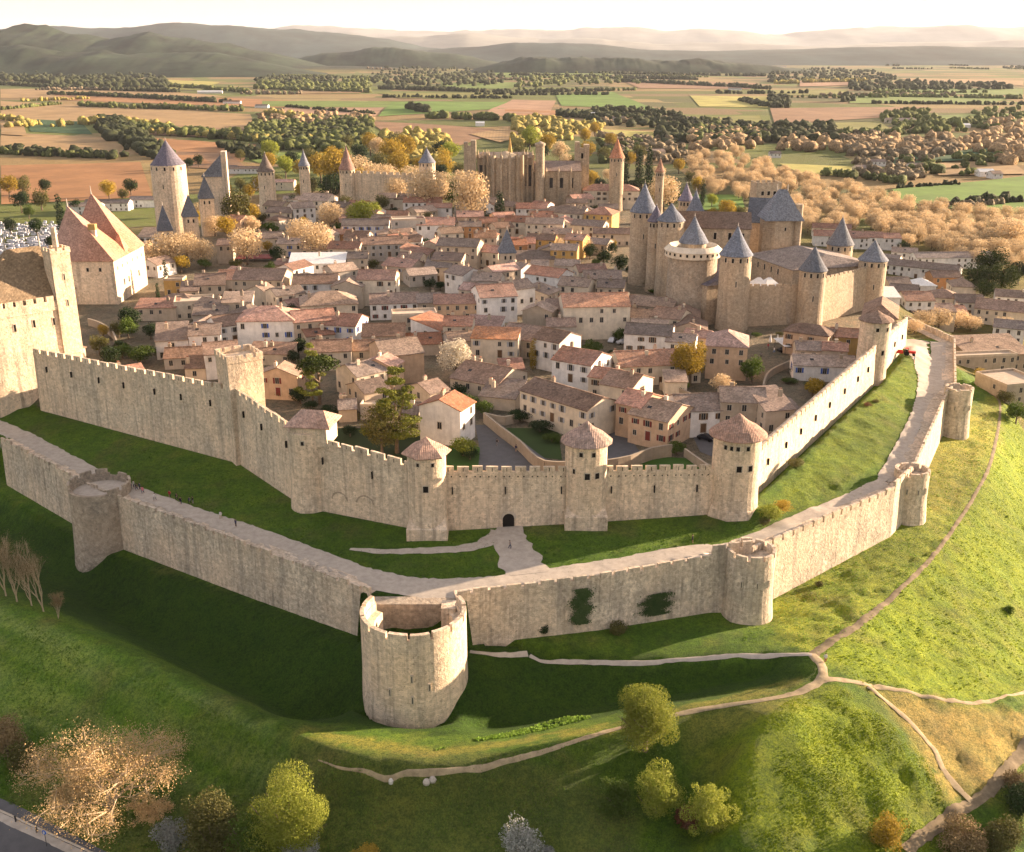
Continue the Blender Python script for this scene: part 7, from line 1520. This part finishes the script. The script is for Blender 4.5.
ground_patch('lane', [(700,452),(745,470),(735,440),(700,425),(690,430)], M['asphalt'], .07); ground_patch('square', [(738,345),(772,340),(800,342),(790,362),(765,390),(745,380)], plain('square_paving', (0.2,0.18,0.2), .9), .07)
x, y = P(800, 341, 15); e = empty('awning', (x, y, 11.6), R(12), 'white cafe awning on poles beside the paved square', 'awning')
b = MB(); b.hexa([(-7,-4,3.0),(7,-4,3.0),(7,4,3.6),(-7,4,3.6),(-7,-4,3.1),(7,-4,3.1),(7,4,3.7),(-7,4,3.7)]); b.build('canvas', M['r_white'], e)
for u in (-6.5, 0, 6.5):
    for v in (-3.6, 3.6): b = MB(); b.tube([(u,v,0),(u,v,3.1)], .08); b.build('pole', M['metal'], e)
for i, px in enumerate((770, 777, 783, 799)):
    x, y = P(px, 345 if i < 3 else 336, 11.6); e = empty('parasol', (x, y, 11.6), 0, ['first', 'second', 'third', 'fourth'][i]+' closed white parasol from the left on the paved square', 'parasol', 'closed parasols on the square')
    b = MB(); b.lathe([(.35,.9),(.5,1.2),(.28,2.4),(.05,3.6)], 10); b.build('canopy', M['r_white'], e); b = MB(); b.tube([(0,0,0),(0,0,3)], .05); b.build('pole', M['metal'], e)
x, y = P(256, 259, 14); e = empty('awning', (x, y, 12), 0, 'dark red cafe awning under the orange plane trees', 'awning'); b = MB(); b.hexa([(-8,-3,2.6),(8,-3,2.6),(8,3,3.3),(-8,3,3.3),(-8,-3,2.8),(8,-3,2.8),(8,3,3.5),(-8,3,3.5)]); b.build('canvas', M['s_red'], e)
for u in (-7.5, 0, 7.5): b = MB(); b.tube([(u,-2.6,0),(u,-2.6,2.7)], .08); b.build('pole', M['metal'], e)
# graveyard left behind the big tower
gr_ = random.Random(4); b = MB()
for i in range(900):
    x, y = P(gr_.uniform(-5, 64), gr_.uniform(205, 262), 0); z = H(x, y); w_ = gr_.uniform(.5, 1.6); b.box(x-w_, x+w_, y-w_*.5, y+w_*.5, z-.5, z+gr_.uniform(.4, 1.9))
o = b.build('gravestones', plain('pale_grave_stone', (0.42, 0.43, 0.47), .8, .4, .2)); tag(o, 'crowded pale blue grey gravestones of the cemetery at the far left', 'gravestones', kind='stuff')
# ---------------------------------------------------------------- roadside at the bottom left
def pole(px, py, h, name, label, parts, cat):
    x, y, z = Ptz(px, py); e = empty(name, (x, y, G(x, y)), 0, label, cat); b = MB(); b.tube([(0,0,-.2),(0,0,h)], .05, 8); b.build('post', M['metal'], e); parts(e, h); return e
def sgn(e, h): b = MB(); b.lathe([(.01,-.03),(.38,-.03),(.38,.03),(.01,.03)], 20); o = b.build('sign_face', plain('blue_sign', (0.03,0.13,0.5), .5), e, (0,-.08,h-.3)); o.rotation_euler = (R(90),0,R(-20)); b = MB(); b.box(-.07,.07,-.05,.0,-.2,.2); b.build('arrow_mark', M['r_white'], e, (0,-.13,h-.3))
pole(47, 847, 3.0, 'road_sign', 'round blue road sign on a post beside the road at the bottom left', sgn, 'road sign')
def bol(e, h): b = MB(); b.lathe([(.14, 0), (.14, h-.1), (.17, h), (.02, h+.12)], 12); b.build('casing', M['metal'], e)
pole(16, 822, 1.1, 'bollard', 'dark bollard on the pavement edge left of the blue sign', bol, 'bollard'); pole(37, 833, 1.0, 'bollard', 'dark bollard just before the blue sign', bol, 'bollard'); pole(84, 858, 1.0, 'bollard', 'dark bollard right of the blue sign at the bottom edge', bol, 'bollard')
strip('kerb', [(-60,776),(0,811),(45,832),(85,850),(130,875)], .35, M['trim'], lift=.22, jag=0)
strip('pavement', [(-60,781),(0,817),(45,838),(85,857),(130,882)], 1.6, M['path'], lift=.14, jag=0)
x, y, z = Ptz(391, 783); b = MB(); b.lathe([(.35, -.2), (.38, .3), (.2, .6), (.02, .7)], 9); o = b.build('marker_stone', M['w_white'], None, (x, y, G(x, y))); tag(o, 'small pale marker stone on the slope under the dirt path', 'stone')
for i, (px, py) in enumerate(((427,795),(433,791))):
    x, y, z = Ptz(px, py); b = MB(); b.lathe([(.5, -.2), (.6, .2), (.35, .6), (.02, .75)], 7); o = b.build('boulder', M['w_grey'], None, (x, y, G(x, y))); tag(o, ['left of two grey boulders below the dirt path', 'right of two grey boulders below the dirt path'][i], 'boulder')
# ---------------------------------------------------------------- light
SUN_AZ, SUN_EL = 24.0, 10.5      # degrees north of +X (towards +Y), elevation
sd = Vector((math.cos(R(SUN_AZ))*math.cos(R(SUN_EL)), math.sin(R(SUN_AZ))*math.cos(R(SUN_EL)), math.sin(R(SUN_EL))))
sl = bpy.data.lights.new('sun', 'SUN'); sl.energy = 4.8; sl.angle = R(0.6); sl.color = (1.0, 0.73, 0.50)
so = bpy.data.objects.new('sun', sl); COL.objects.link(so); so.rotation_euler = sd.to_track_quat('Z', 'Y').to_euler(); so.location = (200, 100, 200)
w = bpy.data.worlds.new('World'); scene.world = w; w.use_nodes = True; nt = w.node_tree
sky = nt.nodes.new('ShaderNodeTexSky'); sky.sky_type = 'NISHITA'; sky.sun_disc = False
sky.sun_elevation = R(SUN_EL); sky.sun_rotation = R(90-SUN_AZ); sky.altitude = 100; sky.air_density = 1.0; sky.dust_density = 1.0; sky.ozone_density = 0.6
mx = nt.nodes.new('ShaderNodeMix'); mx.data_type = 'RGBA'; mx.blend_type = 'MULTIPLY'; mx.inputs[0].default_value = 1; mx.inputs[7].default_value = (1.0, 0.89, 0.86, 1)
m2_ = nt.nodes.new('ShaderNodeMix'); m2_.data_type = 'RGBA'; m2_.inputs[0].default_value = 0.86; m2_.inputs[7].default_value = (1.16, 1.15, 1.17, 1)
nt.links.new(sky.outputs[0], m2_.inputs[6]); nt.links.new(m2_.outputs[2], mx.inputs[6]); nt.links.new(mx.outputs[2], nt.nodes['Background'].inputs[0])
nt.nodes['Background'].inputs[1].default_value = 0.145
vs = scene.view_settings; vs.view_transform = 'Standard'; vs.look = 'None'; vs.exposure = 2.3; vs.gamma = 1.0
scene.render.engine = 'CYCLES'
cy = scene.cycles; cy.use_denoising = True; cy.denoiser = 'OPENIMAGEDENOISE'; cy.use_adaptive_sampling = True; cy.adaptive_threshold = 0.02
cy.max_bounces = 5; cy.diffuse_bounces = 3; cy.glossy_bounces = 1; cy.transmission_bounces = 3; cy.transparent_max_bounces = 6; cy.volume_bounces = 0
cy.caustics_reflective = False; cy.caustics_refractive = False

# ---------------------------------------------------------------- evening haze: one closed box of even air
t = bpy.data.materials.new('evening_air'); t.use_nodes = True; tn = t.node_tree; tn.nodes.remove(tn.nodes['Principled BSDF'])
pv = tn.nodes.new('ShaderNodeVolumePrincipled'); pv.inputs['Color'].default_value = (0.84, 0.90, 1.0, 1); pv.inputs['Density'].default_value = 1.6e-5; pv.inputs['Anisotropy'].default_value = 0.1
tn.links.new(pv.outputs[0], tn.nodes['Material Output'].inputs['Volume'])
b = MB(); b.box(-34000, 34000, -3200, 34000, -60, 900); o = b.build('haze', t); tag(o, kind='stuff')
# ---------------------------------------------------------------- far ranges
def mountain_range(Y, prof, depth, mat, jag):
    xs = np.linspace(prof[0][0], prof[-1][0], 320); ys = np.interp(xs, [p[0] for p in prof], [p[1] for p in prof])
    V = []; rows = 14; rr = np.random.default_rng(int(Y))
    for i, (px, py) in enumerate(zip(xs, ys)):
        X, _, Z = PY(px, py, Y)
        for k in range(rows+1):
            u = k/rows; yy = Y+(u-0.5)*2*depth; sh = math.sin(math.pi*u)**1.2
            nz = float(fbm(np.array(X/(depth*0.35)), np.array(yy/(depth*0.35)), int(Y) % 97, 5))
            V.append((X, yy, -20+(Z+20)*sh*(1-jag+2*jag*nz) if 0 < k < rows else -30))
    c = rows+1; f = [(i*c+k, (i+1)*c+k, (i+1)*c+k+1, i*c+k+1) for i in range(len(xs)-1) for k in range(rows)]
    o = bpy.data.objects.new('mountains', npmesh('mountains', np.array(V), np.array(f), mat, smooth=True)); COL.objects.link(o); tag(o, kind='structure')
mm = plain('wooded_slopes', (0.035, 0.055, 0.05), 0.95, 0.5, 0.002); mh = woodmat('wooded_hills', (0.028, 0.042, 0.026)) if False else plain('wooded_hills', (0.022, 0.036, 0.02), 0.95, 0.75, 0.006); m2 = plain('far_hazed_slopes', (0.2, 0.2, 0.18), 0.95, 0.3, 0.001)  # the farthest ranges get a paler colour that paints in distance haze
mountain_range(6300, [(-300,41.5),(-120,32.5),(0,30.5),(40,28.5),(62,33.5),(88,34.5),(108,39.5),(150,36.5),(190,42.5),(235,47.5),(262,52.5),(300,59.5),(340,70.5)], 700, mh, 0.28)
mountain_range(6800, [(255,69.5),(285,61.5),(320,53.5),(350,50.5),(372,48),(392,47.5),(420,49.5),(448,53.5),(492,61.5),(530,68.5)], 450, mh, 0.22)
mountain_range(5000, [(-300,53.5),(-60,47.5),(20,46.5),(60,52.5),(105,50.5),(160,55.5),(215,54.5),(260,61.5),(300,69.5),(330,75.5)], 500, mh, 0.3)
mountain_range(5600, [(470,70),(500,63),(530,57),(545,55),(560,58),(640,60),(700,60),(760,64),(810,70)], 300, mh, 0.3)
mountain_range(11000, [(-300,38),(-40,33),(60,26),(100,28),(180,24),(250,27),(330,33),(390,40),(420,46),(470,49)], 1500, mm, 0.18)
mountain_range(9000, [(430,50),(480,47),(515,43),(560,42),(600,44),(640,49),(720,51),(800,49),(870,47),(940,46),(1010,47),(1200,46)], 1300, mm, 0.12)
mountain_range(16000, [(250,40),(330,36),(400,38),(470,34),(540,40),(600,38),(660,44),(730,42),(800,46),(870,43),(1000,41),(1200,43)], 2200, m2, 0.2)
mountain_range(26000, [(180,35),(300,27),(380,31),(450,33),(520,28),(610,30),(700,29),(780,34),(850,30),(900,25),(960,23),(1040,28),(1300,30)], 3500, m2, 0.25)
